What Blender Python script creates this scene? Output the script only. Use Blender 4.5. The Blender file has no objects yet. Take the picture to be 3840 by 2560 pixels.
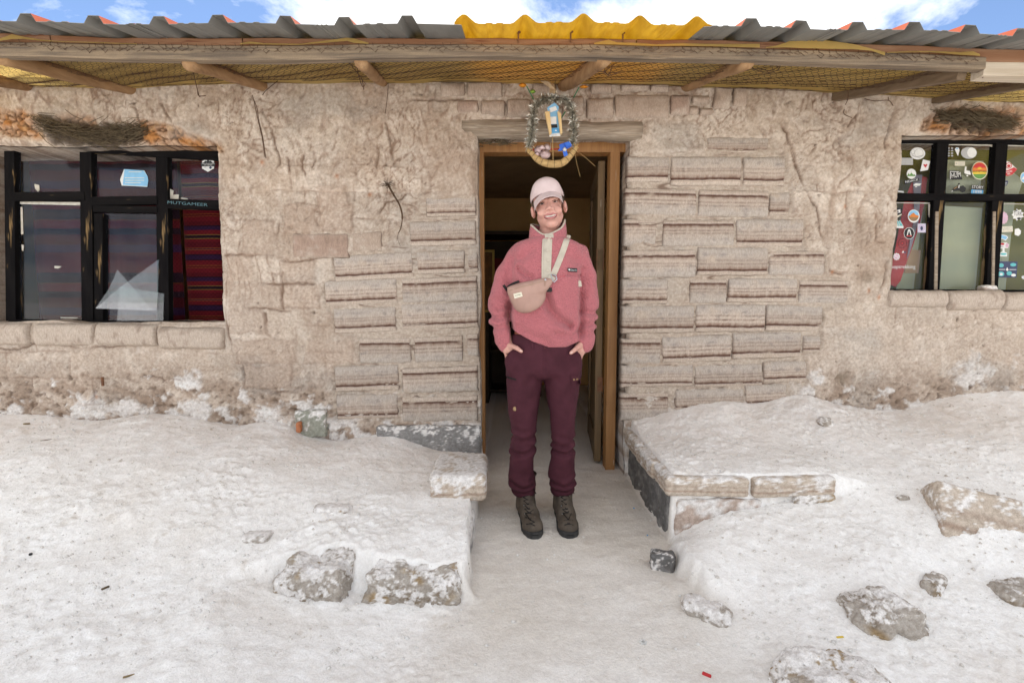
import bpy, bmesh, math, random
import numpy as np
from mathutils import Vector, Matrix, Quaternion
random.seed(7); rng = np.random.default_rng(7)
R = math.radians
scene = bpy.context.scene
COL = scene.collection

# ------------------------------------------------------------------ camera
F = 1813.0                      # focal length in pixels of the 3840 px wide photograph
PITCH = math.atan(149.0 / F)
CAM = np.array([0.0, -3.0, 1.13])
cd = bpy.data.cameras.new('camera'); cam = bpy.data.objects.new('camera', cd); COL.objects.link(cam)
cam.location = CAM; cam.rotation_euler = (R(90) - PITCH, 0, 0)
cd.sensor_width = 36.0; cd.lens = F / 3840.0 * 36.0; cd.clip_start = 0.05; cd.clip_end = 3000
scene.camera = cam
scene.render.resolution_x = 1024; scene.render.resolution_y = 682

# ------------------------------------------------------------------ light
SUN_EL, SUN_AZ = 52.0, -8.0      # behind the house: the front lies in its shade
wd = bpy.data.worlds.new('World'); scene.world = wd; wd.use_nodes = True
nt = wd.node_tree; nt.nodes.clear()
N = nt.nodes.new; L = nt.links.new
out = N('ShaderNodeOutputWorld'); bg = N('ShaderNodeBackground')
sky = N('ShaderNodeTexSky'); sky.sky_type = 'NISHITA'; sky.sun_disc = False
sky.sun_elevation = R(SUN_EL); sky.sun_rotation = R(SUN_AZ); sky.altitude = 3600; sky.air_density = 1.0; sky.dust_density = 0.6
tc = N('ShaderNodeTexCoord'); sep = N('ShaderNodeSeparateXYZ'); L(tc.outputs['Generated'], sep.inputs[0])
zc = N('ShaderNodeMath'); zc.operation = 'MAXIMUM'; L(sep.outputs['Z'], zc.inputs[0]); zc.inputs[1].default_value = 0.0
za = N('ShaderNodeMath'); za.operation = 'ADD'; L(zc.outputs[0], za.inputs[0]); za.inputs[1].default_value = 0.12
vd = N('ShaderNodeVectorMath'); vd.operation = 'DIVIDE'; L(tc.outputs['Generated'], vd.inputs[0])
cmb = N('ShaderNodeCombineXYZ'); L(za.outputs[0], cmb.inputs[0]); L(za.outputs[0], cmb.inputs[1]); cmb.inputs[2].default_value = 1.0
L(cmb.outputs[0], vd.inputs[1])
mp = N('ShaderNodeMapping'); L(vd.outputs[0], mp.inputs[0]); mp.inputs['Location'].default_value = (3.42, 1.9, 0.0); mp.inputs['Scale'].default_value = (1, 1, 0)
nz = N('ShaderNodeTexNoise'); nz.inputs['Scale'].default_value = 1.15; nz.inputs['Detail'].default_value = 9; nz.inputs['Roughness'].default_value = 0.60
nz.inputs['Distortion'].default_value = 0.25; L(mp.outputs[0], nz.inputs['Vector'])
rp = N('ShaderNodeValToRGB'); rp.color_ramp.elements[0].position = 0.41; rp.color_ramp.elements[1].position = 0.55; L(nz.outputs['Fac'], rp.inputs[0])
mx = N('ShaderNodeMixRGB'); L(rp.outputs[0], mx.inputs['Fac']); L(sky.outputs[0], mx.inputs['Color1']); 
cr = N('ShaderNodeMapRange'); cr.inputs[1].default_value = 0.50; cr.inputs[2].default_value = 0.72; L(nz.outputs['Fac'], cr.inputs[0])
cm = N('ShaderNodeMixRGB'); L(cr.outputs[0], cm.inputs['Fac']); cm.inputs['Color1'].default_value = (10.0, 9.9, 9.7, 1); cm.inputs['Color2'].default_value = (4.3, 4.45, 4.7, 1); L(cm.outputs[0], mx.inputs['Color2'])
L(mx.outputs[0], bg.inputs['Color']); bg.inputs['Strength'].default_value = 0.10; L(bg.outputs[0], out.inputs[0])

sl = bpy.data.lights.new('sun', 'SUN'); sl.energy = 4.0; sl.angle = R(0.5); sl.color = (1.0, 0.95, 0.87)
sun = bpy.data.objects.new('sun', sl); COL.objects.link(sun)
_d = Vector((math.sin(R(SUN_AZ)) * math.cos(R(SUN_EL)), math.cos(R(SUN_AZ)) * math.cos(R(SUN_EL)), math.sin(R(SUN_EL))))
sun.rotation_euler = (-_d).to_track_quat('-Z', 'Y').to_euler(); sun.location = (0, 8, 9)

vs = scene.view_settings
vs.view_transform = 'Standard'; vs.look = 'None'; vs.gamma = 1.0; vs.use_curve_mapping = False; vs.exposure = 1.08
scene.render.engine = 'CYCLES'
scene.cycles.use_denoising = True
try:
    scene.cycles.denoiser = 'OPENIMAGEDENOISE'
except Exception:
    pass
try:
    scene.cycles.denoising_input_passes = 'RGB_ALBEDO_NORMAL'; scene.cycles.denoising_prefilter = 'ACCURATE'
except Exception:
    pass
scene.cycles.max_bounces = 8; scene.cycles.diffuse_bounces = 5; scene.cycles.transmission_bounces = 6; scene.cycles.transparent_max_bounces = 12
scene.cycles.caustics_reflective = False; scene.cycles.caustics_refractive = False

# ------------------------------------------------------------------ pixel -> place
_cp, _sp = math.cos(PITCH), math.sin(PITCH)
def pp(x, y, Y=0.0):
    """photograph pixel (3840 wide) -> world point on the vertical plane at depth Y"""
    dx = (x - 1920.0) / F; dz = -(y - 1280.0) / F
    d = np.array([dx, _cp + dz * _sp, -_sp + dz * _cp])
    t = (Y - CAM[1]) / d[1]
    return CAM + d * t
def pg(x, y, z=0.0):
    """photograph pixel -> world point on the horizontal plane at height z"""
    dx = (x - 1920.0) / F; dz = -(y - 1280.0) / F
    d = np.array([dx, _cp + dz * _sp, -_sp + dz * _cp])
    t = (z - CAM[2]) / d[2]
    return CAM + d * t
def zoomer(x0, y0, s):
    return lambda u, v: (x0 + u / s, y0 + v / s)

# ------------------------------------------------------------------ noise (numpy)
def _hash(ix, iy, iz, seed):
    h = (ix.astype(np.int64) * 374761393 + iy.astype(np.int64) * 668265263 + iz.astype(np.int64) * 2147483647 + seed * 1274126177) & 0xffffffff
    h = ((h ^ (h >> 13)) * 1274126177) & 0xffffffff
    return h ^ (h >> 16)
def noise(x, y, z=None, seed=0):
    """gradient noise, about -1..1"""
    x = np.asarray(x, float); y = np.asarray(y, float)
    if z is None:
        ix = np.floor(x); iy = np.floor(y); fx = x - ix; fy = y - iy
        ux = fx * fx * fx * (fx * (fx * 6 - 15) + 10); uy = fy * fy * fy * (fy * (fy * 6 - 15) + 10)
        r = []
        for a in (0, 1):
            for b in (0, 1):
                h = _hash(ix + a, iy + b, np.zeros_like(ix), seed)
                an = h * (2 * math.pi / 4294967296.0)
                r.append(np.cos(an) * (fx - a) + np.sin(an) * (fy - b))
        return ((r[0] * (1 - uy) + r[1] * uy) * (1 - ux) + (r[2] * (1 - uy) + r[3] * uy) * ux) * 1.5
    z = np.asarray(z, float)
    ix = np.floor(x); iy = np.floor(y); iz = np.floor(z); fx = x - ix; fy = y - iy; fz = z - iz
    f = lambda t: t * t * t * (t * (t * 6 - 15) + 10)
    ux, uy, uz = f(fx), f(fy), f(fz); res = 0
    for a in (0, 1):
        for b in (0, 1):
            for c in (0, 1):
                h = _hash(ix + a, iy + b, iz + c, seed)
                g = ((h & 1) * 2 - 1) * (fx - a) + (((h >> 1) & 1) * 2 - 1) * (fy - b) + (((h >> 2) & 1) * 2 - 1) * (fz - c)
                w = (ux if a else 1 - ux) * (uy if b else 1 - uy) * (uz if c else 1 - uz)
                res = res + g * w
    return res
def fbm(x, y, z=None, o=4, seed=0, g=0.5, l=2.03):
    s = 0; a = 1.0; f = 1.0; t = 0
    for i in range(o):
        s = s + a * (noise(x * f, y * f, None if z is None else z * f, seed + i * 17)); t += a; a *= g; f *= l
    return s / t
def ridged(x, y, o=3, seed=0):
    s = 0; a = 1.0; f = 1.0; t = 0
    for i in range(o):
        n = 1 - np.abs(noise(x * f, y * f, None, seed + i * 31)) * 2
        s = s + a * np.clip(n, -1, 1); t += a; a *= 0.5; f *= 2.1
    return s / t
def sstep(a, b, x):
    t = np.clip((x - a) / (b - a), 0, 1); return t * t * (3 - 2 * t)
def lerp(a, b, t): return a + (b - a) * t
def seg_dist(px_, pz_, pts):
    """distance to a polyline, and the parameter along it"""
    best = np.full(np.shape(px_), 1e9)
    for (ax, az), (bx, bz) in zip(pts[:-1], pts[1:]):
        vx, vz = bx - ax, bz - az; q = vx * vx + vz * vz + 1e-12
        t = np.clip(((px_ - ax) * vx + (pz_ - az) * vz) / q, 0, 1)
        best = np.minimum(best, np.hypot(px_ - ax - t * vx, pz_ - az - t * vz))
    return best
def in_poly(px_, pz_, pts):
    c = np.zeros(np.shape(px_), bool); n = len(pts)
    for i in range(n):
        (x1, z1), (x2, z2) = pts[i], pts[(i + 1) % n]
        if z1 == z2: continue
        m = ((z1 > pz_) != (z2 > pz_)) & (px_ < (x2 - x1) * (pz_ - z1) / (z2 - z1) + x1); c ^= m
    return c
def poly_sd(px_, pz_, pts):
    d = seg_dist(px_, pz_, list(pts) + [pts[0]])
    return np.where(in_poly(px_, pz_, pts), -d, d)

# ------------------------------------------------------------------ materials
MATS = {}
def mat(name, c1, c2=None, scale=8.0, rough=0.85, bump=0.0, bscale=60.0, stretch=(1, 1, 1), attr=False, spec=0.25, metal=0.0,
        lo=0.35, hi=0.65, detail=5.0, c3=None, c3scale=40.0, c3lo=0.6, c3hi=0.7, sheen=0.0, trans=0.0, alpha=1.0, bdist=0.01, vor=False, coord='Object', sss=0.0, grain=0.0, gscale=230.0):
    m = bpy.data.materials.new(name); m.use_nodes = True; t = m.node_tree; b = t.nodes['Principled BSDF']; MATS[name] = m
    N = t.nodes.new; L = t.links.new
    tcn = N('ShaderNodeTexCoord'); mpn = N('ShaderNodeMapping'); L(tcn.outputs[coord], mpn.inputs[0]); mpn.inputs['Scale'].default_value = stretch
    b.inputs['Roughness'].default_value = rough; b.inputs['Specular IOR Level'].default_value = spec; b.inputs['Metallic'].default_value = metal
    if sheen: b.inputs['Sheen Weight'].default_value = sheen; b.inputs['Sheen Roughness'].default_value = 0.5
    if sss:
        b.inputs['Subsurface Weight'].default_value = sss; b.inputs['Subsurface Radius'].default_value = (0.012, 0.005, 0.003); b.inputs['Subsurface Scale'].default_value = 1.0
    src = None
    if attr:
        an = N('ShaderNodeAttribute'); an.attribute_name = 'Col'; src = an.outputs['Color']
    def nfac(sc, lo_, hi_, det):
        n = N('ShaderNodeTexNoise'); n.inputs['Scale'].default_value = sc; n.inputs['Detail'].default_value = det; n.inputs['Roughness'].default_value = 0.6
        L(mpn.outputs[0], n.inputs['Vector']); r = N('ShaderNodeMapRange'); r.inputs[1].default_value = lo_; r.inputs[2].default_value = hi_; L(n.outputs['Fac'], r.inputs[0]); return r.outputs[0]
    if c2 is not None:
        mxn = N('ShaderNodeMixRGB'); L(nfac(scale, lo, hi, detail), mxn.inputs[0])
        if attr:
            mxn.blend_type = 'MULTIPLY'
            mm = N('ShaderNodeMixRGB'); L(mxn.inputs[0].links[0].from_socket, mm.inputs[0]); mm.inputs[1].default_value = (*c1, 1); mm.inputs[2].default_value = (*c2, 1)
            mxn = N('ShaderNodeMixRGB'); mxn.blend_type = 'MULTIPLY'; mxn.inputs[0].default_value = 1.0; L(src, mxn.inputs[1]); L(mm.outputs[0], mxn.inputs[2])
        else:
            mxn.inputs[1].default_value = (*c1, 1); mxn.inputs[2].default_value = (*c2, 1)
        src = mxn.outputs[0]
    if c3 is not None:
        mx3 = N('ShaderNodeMixRGB'); L(nfac(c3scale, c3lo, c3hi, 3.0), mx3.inputs[0])
        if src is not None: L(src, mx3.inputs[1])
        else: mx3.inputs[1].default_value = (*c1, 1)
        mx3.inputs[2].default_value = (*c3, 1); src = mx3.outputs[0]
    if grain:
        gm = N('ShaderNodeMixRGB'); gm.blend_type = 'MULTIPLY'; gm.inputs[0].default_value = 1.0
        gn = N('ShaderNodeTexNoise'); gn.inputs['Scale'].default_value = gscale; gn.inputs['Detail'].default_value = 3; gn.inputs['Roughness'].default_value = 0.7; L(tcn.outputs[coord], gn.inputs['Vector'])
        gr = N('ShaderNodeMapRange'); gr.inputs[1].default_value = 0.3; gr.inputs[2].default_value = 0.7; gr.inputs[3].default_value = 1 - grain; gr.inputs[4].default_value = 1 + grain * .75; L(gn.outputs['Fac'], gr.inputs[0])
        if src is not None: L(src, gm.inputs[1])
        else: gm.inputs[1].default_value = (*c1, 1)
        L(gr.outputs[0], gm.inputs[2]); src = gm.outputs[0]
    if src is None: b.inputs['Base Color'].default_value = (*c1, 1)
    else: L(src, b.inputs['Base Color'])
    if bump:
        bn = N('ShaderNodeBump'); bn.inputs['Strength'].default_value = bump; bn.inputs['Distance'].default_value = bdist
        if vor:
            n2 = N('ShaderNodeTexVoronoi'); n2.inputs['Scale'].default_value = bscale; L(mpn.outputs[0], n2.inputs['Vector']); L(n2.outputs['Distance'], bn.inputs['Height'])
        else:
            n2 = N('ShaderNodeTexNoise'); n2.inputs['Scale'].default_value = bscale; n2.inputs['Detail'].default_value = 6; n2.inputs['Roughness'].default_value = 0.65
            L(mpn.outputs[0], n2.inputs['Vector']); L(n2.outputs['Fac'], bn.inputs['Height'])
        L(bn.outputs[0], b.inputs['Normal'])
    if trans:
        tr = N('ShaderNodeBsdfTranslucent'); ms = N('ShaderNodeMixShader'); ms.inputs[0].default_value = trans
        if src is not None: L(src, tr.inputs[0])
        else: tr.inputs[0].default_value = (*c1, 1)
        o = t.nodes['Material Output']; L(b.outputs[0], ms.inputs[1]); L(tr.outputs[0], ms.inputs[2]); L(ms.outputs[0], o.inputs[0])
    return m
def glass_mat(name, tint=(1, 1, 1), haze=0.10, hazecol=(0.5, 0.52, 0.55), streak=0.1, refl=0.035):
    """window pane: clear, with a mirror share by angle and a thin film of uneven haze"""
    m = bpy.data.materials.new(name); m.use_nodes = True; t = m.node_tree; t.nodes.remove(t.nodes['Principled BSDF']); MATS[name] = m
    N = t.nodes.new; L = t.links.new; o = t.nodes['Material Output']
    tr = N('ShaderNodeBsdfTransparent'); tr.inputs[0].default_value = (*tint, 1)
    gl = N('ShaderNodeBsdfGlossy'); gl.inputs['Roughness'].default_value = 0.03; gl.inputs['Color'].default_value = (0.95, 0.97, 1, 1)
    df = N('ShaderNodeBsdfDiffuse'); df.inputs[0].default_value = (*hazecol, 1)
    fr = N('ShaderNodeLayerWeight'); fr.inputs['Blend'].default_value = 0.5
    pw = N('ShaderNodeMath'); pw.operation = 'POWER'; L(fr.outputs['Facing'], pw.inputs[0]); pw.inputs[1].default_value = 4.0
    ad = N('ShaderNodeMath'); ad.operation = 'MULTIPLY_ADD'; L(pw.outputs[0], ad.inputs[0]); ad.inputs[1].default_value = 0.6; ad.inputs[2].default_value = refl
    m1 = N('ShaderNodeMixShader'); L(ad.outputs[0], m1.inputs[0]); L(tr.outputs[0], m1.inputs[1]); L(gl.outputs[0], m1.inputs[2])
    tcn = N('ShaderNodeTexCoord'); n = N('ShaderNodeTexNoise'); n.inputs['Scale'].default_value = 5; n.inputs['Detail'].default_value = 7; L(tcn.outputs['Object'], n.inputs['Vector'])
    r = N('ShaderNodeMapRange'); r.inputs[1].default_value = 0.35; r.inputs[2].default_value = 0.75; r.inputs[3].default_value = haze; r.inputs[4].default_value = haze + streak; L(n.outputs['Fac'], r.inputs[0])
    m2 = N('ShaderNodeMixShader'); L(r.outputs[0], m2.inputs[0]); L(m1.outputs[0], m2.inputs[1]); L(df.outputs[0], m2.inputs[2]); L(m2.outputs[0], o.inputs[0])
    return m

# ------------------------------------------------------------------ object helpers
def link(o, parent=None):
    COL.objects.link(o)
    if parent is not None: o.parent = parent
    return o
def tag(o, label=None, cat=None, group=None, kind=None):
    if label: o['label'] = label
    if cat: o['category'] = cat
    if group: o['group'] = group
    if kind: o['kind'] = kind
    return o
def empty(name, loc=(0, 0, 0), parent=None):
    o = bpy.data.objects.new(name, None); o.location = loc; o.empty_display_size = 0.1
    return link(o, parent)
def wloc(o):
    p = Vector((0, 0, 0))
    while o is not None: p = p + o.location; o = o.parent
    return p
def mesh(name, verts, faces, material, parent=None, smooth=False, col=None, origin=None, mats=None, midx=None):
    """one mesh object from world-space vertices; origin = where its own origin goes (world)"""
    v = np.asarray(verts, float).reshape(-1, 3)
    po = wloc(parent) if parent is not None else Vector((0, 0, 0))
    og = Vector(origin) if origin is not None else (po if parent is not None else Vector(v.mean(0)))
    v = v - np.array(og)
    me = bpy.data.meshes.new(name)
    if isinstance(faces, np.ndarray) and faces.ndim == 2:
        k = faces.shape[1]; nf = len(faces)
        me.vertices.add(len(v)); me.vertices.foreach_set('co', v.astype(np.float32).ravel())
        me.loops.add(nf * k); me.loops.foreach_set('vertex_index', faces.astype(np.int32).ravel())
        me.polygons.add(nf); me.polygons.foreach_set('loop_start', np.arange(0, nf * k, k, dtype=np.int32))
        try: me.polygons.foreach_set('loop_total', np.full(nf, k, dtype=np.int32))
        except Exception: pass
        me.update(calc_edges=True)
    else:
        me.from_pydata(v.tolist(), [], [list(f) for f in faces]); me.update()
    for m_ in (mats if mats else [material]):
        me.materials.append(MATS[m_] if isinstance(m_, str) else m_)
    if midx is not None: me.polygons.foreach_set('material_index', np.asarray(midx, dtype=np.int32))
    if smooth: me.polygons.foreach_set('use_smooth', np.ones(len(me.polygons), dtype=bool))
    if col is not None:
        ca = me.attributes.new('Col', 'FLOAT_COLOR', 'POINT')
        c = np.ones((len(v), 4), np.float32); c[:, :3] = col; ca.data.foreach_set('color', c.ravel())
    o = bpy.data.objects.new(name, me); o.location = og - po
    return link(o, parent)
class MB:
    """collects simple shapes into one mesh"""
    def __init__(s): s.v = []; s.f = []; s.m = []
    def add(s, vs_, fs_, mi=0):
        b = len(s.v); s.v += [tuple(map(float, p)) for p in vs_]; s.f += [tuple(i + b for i in f) for f in fs_]; s.m += [mi] * len(fs_); return s
    def box(s, c, d, rot=None, mi=0, taper=1.0, bev=0.0):
        c = np.array(c, float); h = np.array(d, float) / 2
        if bev > 0:
            bm = bmesh.new(); bmesh.ops.create_cube(bm, size=1.0)
            for v in bm.verts: v.co = Vector((v.co.x * d[0], v.co.y * d[1], v.co.z * d[2]))
            bmesh.ops.bevel(bm, geom=list(bm.edges), offset=bev, segments=2, affect='EDGES', profile=0.6)
            vs_ = [np.array(v.co) for v in bm.verts]; bm.verts.index_update(); fs_ = [[v.index for v in f.verts] for f in bm.faces]; bm.free()
        else:
            vs_ = [np.array((x, y, z)) * h * np.array([taper if z > 0 else 1, taper if z > 0 else 1, 1]) for z in (-1, 1) for y in (-1, 1) for x in (-1, 1)]
            fs_ = [(0, 2, 3, 1), (4, 5, 7, 6), (0, 1, 5, 4), (2, 6, 7, 3), (0, 4, 6, 2), (1, 3, 7, 5)]
        if rot is not None:
            rm = np.array(rot); vs_ = [rm @ p for p in vs_]
        return s.add([p + c for p in vs_], fs_, mi)
    def tube(s, pts, r, n=6, mi=0, cap=True, closed=False):
        pts = [np.array(p, float) for p in pts]; k = len(pts)
        rr = r if hasattr(r, '__len__') else [r] * k
        vs_ = []; fs_ = []; up = None
        for i, p in enumerate(pts):
            if closed: t = pts[(i + 1) % k] - pts[i - 1]
            else: t = pts[min(i + 1, k - 1)] - pts[max(i - 1, 0)]
            t = t / (np.linalg.norm(t) + 1e-12)
            if up is None:
                up = np.array([0, 0, 1.0]) if abs(t[2]) < 0.9 else np.array([1.0, 0, 0])
            a = np.cross(t, up); a /= np.linalg.norm(a) + 1e-12; b = np.cross(a, t); up = b
            for j in range(n):
                an = 2 * math.pi * j / n; vs_.append(p + rr[i] * (math.cos(an) * a + math.sin(an) * b))
        for i in range(k if closed else k - 1):
            i2 = (i + 1) % k
            for j in range(n): fs_.append((i * n + j, i * n + (j + 1) % n, i2 * n + (j + 1) % n, i2 * n + j))
        if cap and not closed: fs_.append(tuple(range(n))[::-1]); fs_.append(tuple((k - 1) * n + j for j in range(n)))
        return s.add(vs_, fs_, mi)
    def prism(s, poly, a, b, axis=1, mi=0):
        """polygon in the two other axes, extruded from a to b along axis"""
        n = len(poly)
        def pt(q, h):
            p = [0, 0, 0]; o_ = [i for i in range(3) if i != axis]; p[o_[0]], p[o_[1]] = q; p[axis] = h; return p
        vs_ = [pt(q, a) for q in poly] + [pt(q, b) for q in poly]
        fs_ = [tuple(range(n)), tuple(range(n, 2 * n))[::-1]] + [(i, n + i, n + (i + 1) % n, (i + 1) % n) for i in range(n)]
        return s.add(vs_, fs_, mi)
    def build(s, name, material, parent=None, smooth=False, origin=None, mats=None):
        o = mesh(name, s.v, s.f, material, parent, smooth, origin=origin, mats=mats, midx=s.m if mats else None)
        bm = bmesh.new(); bm.from_mesh(o.data); bmesh.ops.recalc_face_normals(bm, faces=bm.faces); bm.to_mesh(o.data); bm.free()
        return o
def rotm(ax, ang):
    return np.array(Matrix.Rotation(ang, 3, ax))
def grid_faces(nr, nc):
    i = np.arange((nr - 1) * (nc - 1)); r = i // (nc - 1); c = i % (nc - 1); a = r * nc + c
    return np.stack([a, a + 1, a + nc + 1, a + nc], 1)
_fontc = {}
def text_geo(s, size=1.0):
    """triangles of a line of lettering, lying in x/z, left-bottom at 0,0; returns verts (n,2), faces, width"""
    if s not in _fontc:
        c = bpy.data.curves.new('txt', 'FONT'); c.body = s; c.resolution_u = 3; o = bpy.data.objects.new('txt', c); COL.objects.link(o)
        dg = bpy.context.evaluated_depsgraph_get(); me = bpy.data.meshes.new_from_object(o.evaluated_get(dg))
        v = np.array([x.co[:2] for x in me.vertices]); f = [tuple(p.vertices) for p in me.polygons]
        bpy.data.objects.remove(o); bpy.data.meshes.remove(me); bpy.data.curves.remove(c)
        v = v - v.min(0); _fontc[s] = (v, f)
    v, f = _fontc[s]; h = v[:, 1].max()
    return v / h * size, f
# ================================================================== ground
mat('salt_ground', (1.05, 1.05, 1.05), (0.95, 0.94, 0.925), scale=60, attr=True, grain=.09, gscale=210, rough=0.95, bump=0.7, bscale=90, bdist=0.008, lo=0.35, hi=0.7, detail=8, spec=0.1,
    c3=(0.30, 0.23, 0.16), c3scale=95, c3lo=0.75, c3hi=0.80)
def tps(pts):
    p = np.array(pts, float); n = len(p)
    d = np.hypot(p[:, None, 0] - p[None, :, 0], p[:, None, 1] - p[None, :, 1])
    K = np.where(d > 0, d * d * np.log(d + 1e-12), 0) + np.eye(n) * 0.004
    P = np.c_[np.ones(n), p[:, :2]]; A = np.block([[K, P], [P.T, np.zeros((3, 3))]])
    w = np.linalg.solve(A, np.r_[p[:, 2], np.zeros(3)])
    def f(x, y):
        s = w[n] + w[n + 1] * x + w[n + 2] * y
        for i in range(n):
            r2 = (x - p[i, 0]) ** 2 + (y - p[i, 1]) ** 2
            s = s + w[i] * 0.5 * r2 * np.log(r2 + 1e-12)
        return s
    return f
def wallpt(x, y): q = pp(x, y, -0.01); return (q[0], q[1], q[2])
LB = [wallpt(*q) for q in ((-250, 1545), (0, 1552), (180, 1560), (367, 1575), (560, 1552), (740, 1568), (890, 1594), (1010, 1580), (1130, 1612), (1240, 1650), (1500, 1622), (1620, 1672), (1793, 1690))]
LB += [(-3.6, -.5, .37), (-2.6, -.5, .34), (-1.8, -.5, .30), (-1.1, -.45, .25), (-.6, -.4, .21), (-.25, -.4, .195),
       (-3.4, -1.0, .20), (-2.4, -.95, .19), (-1.6, -.9, .18), (-1.0, -.85, .165), (-.5, -.8, .175), (-.2, -.8, .175),
       (-3.0, -1.5, .04), (-2.0, -1.45, .03), (-1.4, -1.3, .05), (-1.05, -1.15, .09), (-.75, -1.02, .155), (-.45, -1.0, .16), (-.2, -1.0, .155),
       (-2.6, -2.2, 0), (-1.2, -2.0, 0), (-.3, -2.0, 0), (-.3, -1.5, .06), (-.8, -1.5, .05)]
RB = [wallpt(*q) for q in ((2340, 1590), (2537, 1540), (2728, 1507), (2848, 1515), (3015, 1484), (3132, 1512), (3340, 1540), (3494, 1504), (3650, 1472), (3834, 1466), (4050, 1470))]
RB += [(.75, -.4, .34), (1.1, -.4, .345), (1.5, -.4, .36), (.75, -.78, .325), (1.1, -.8, .33), (1.45, -.8, .325), (1.75, -.8, .27), (2.0, -.5, .37), (2.6, -.5, .40), (3.3, -.5, .40),
       (2.2, -.9, .25), (2.8, -.9, .27), (3.4, -.9, .26), (2.2, -1.2, .10), (3.0, -1.4, .06), (1.7, -1.1, .14)]
RF = [(.73, -.83, .02), (.85, -.83, .10), (1.0, -.83, .15), (1.2, -.83, .19), (1.48, -.83, .21), (1.75, -.83, .265), (.72, -1.0, .10), (.9, -1.0, .14), (1.2, -1.0, .15), (1.55, -1.0, .17), (2.0, -1.0, .20),
      (.72, -1.18, .10), (.95, -1.2, .09), (1.25, -1.2, .09), (1.6, -1.2, .10), (2.1, -1.2, .12), (.8, -1.35, .03), (1.1, -1.4, .025), (1.6, -1.45, .03), (2.2, -1.5, .03), (3.0, -1.4, .07), (2.6, -.95, .24), (3.3, -1.0, .22),
      (1, -1.8, 0), (2, -2, 0), (3, -2.1, 0), (.7, -2, 0)]
fL, fR, fF = tps(LB), tps(RB), tps(RF)
def ground_raw(x, y, fine=True):
    x = np.asarray(x, float); y = np.asarray(y, float)
    xc = np.clip(x, -3.7, 3.7); yc = np.clip(y, -2.2, 0.0)
    w1 = noise(x * 7, y * 7, None, 5) * .016 + noise(x * 22, y * 22, None, 6) * .006
    # left bank, with the broken edge of the buried bench
    hl = fL(xc, yc)
    edge = -1.17 + w1 * 2.2 + .05 * np.sin(x * 6)
    bl = sstep(edge - .05, edge + .02, y) * sstep(-1.25, -.95, x) + (1 - sstep(-1.25, -.95, x))
    hl = np.where(x > -1.3, lerp(np.minimum(hl, -.01 + .1 * np.clip((-.45 - x), 0, 1)), hl, bl), hl)
    # right bank: bench top behind, drift in front
    hb = fR(xc, yc); hf = fF(xc, yc)
    ye = -.803 + w1 * .5
    onb = sstep(ye - .008, ye + .008, y)
    endx = 1.5 + w1
    onb = np.where(x > endx, lerp(onb, sstep(-1.05, -.65, y), sstep(0, .3, x - endx)), onb)
    hr = lerp(hf, hb, onb)
    # path to the door
    hp = .004 + .012 * sstep(-.5, .1, y) - .012 * sstep(-.9, -1.6, y) + noise(x * 3, y * 3, None, 9) * .008
    xl = -.192 + w1 * .45 + .02 * sstep(-.9, -1.2, y)
    sf = .008 + .30 * sstep(-1.14, -1.5, y); wl = sstep(0, 1, (xl + sf - x) / (2 * sf))
    xr = np.where(y > -.84, .745, .745 - .05 * sstep(-.84, -.95, y) + .06 * sstep(-1.1, -1.4, y)) + w1 * np.where(y > -.84, .1, 1.0)
    soft = np.where(y > -.84, .010, .028 + .25 * sstep(-1.2, -1.55, y))
    wr = sstep(0, 1, (x - xr + soft) / (2 * soft))
    h = hp * (1 - wl) * (1 - wr) + np.maximum(hl, hp - .03) * wl + np.maximum(hr, hp - .02) * wr
    bank = np.clip(wl + wr, 0, 1)
    for (rx_, ry_, rw, rh) in ((1.31, -1.24, .17, .045), (1.52, -1.16, .10, .03), (1.02, -1.53, .22, .03), (2.15, -1.26, .15, .03), (2.02, -.95, .26, .05), (.70, -1.22, .12, .03)):
        d2 = ((x - rx_) / rw) ** 2 + ((y - ry_) / rw) ** 2; h = h + rh * np.exp(-d2)
    # fades: plain in front, level floor behind the wall
    far = sstep(-1.7, -2.3, y); h = lerp(h, 0.0, far)
    side = sstep(3.7, 6, np.abs(x)); h = lerp(h, 0.05, side)
    h = np.where(y > 0.02, lerp(h, 0.012, sstep(.05, .16, y)), h)
    if fine:
        amp = lerp(.35, 1.0, bank)
        n1 = fbm(x * 3.1, y * 3.1, None, 4, 11); n2 = fbm(x * 14, y * 14, None, 4, 23); n3 = fbm(x * 52, y * 52, None, 3, 37)
        crust = np.clip(n1 * 1.5 + .25, 0, 1)
        h = h + amp * (n1 * .018 + n2 * .010 * (.5 + crust) + np.abs(n3) * .0045 * (.4 + 1.2 * crust)) + (1 - bank) * .006 * fbm(x * 6, y * 9, None, 3, 91)
        rough = sstep(.05, .5, fbm(x * 1.7 + 3, y * 1.7, None, 3, 71))
        h = h + bank * (.3 + .9 * rough) * np.clip(fbm(x * 30, y * 30, None, 3, 83), -.1, 1) * .014
    return h, bank, crust if fine else None
def GH(x, y): return float(ground_raw(np.array([x]), np.array([y]))[0][0])
def axis(a, b, step, lo, hi, g=1.25):
    m = list(np.arange(a, b + step / 2, step)); s = step; v = a; left = []
    while v > lo: s *= g; v -= s; left.append(v)
    s = step; v = b; right = []
    while v < hi: s *= g; v += s; right.append(v)
    return np.array(left[::-1] + m + right)
gx = axis(-3.3, 3.3, .0068, -400, 400); gy = axis(-1.70, .20, .0068, -400, 400)
GX, GY = np.meshgrid(gx, gy)
gh, gbank, gcrust = ground_raw(GX.ravel(), GY.ravel()); X_, Y_ = GX.ravel(), GY.ravel()
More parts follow.
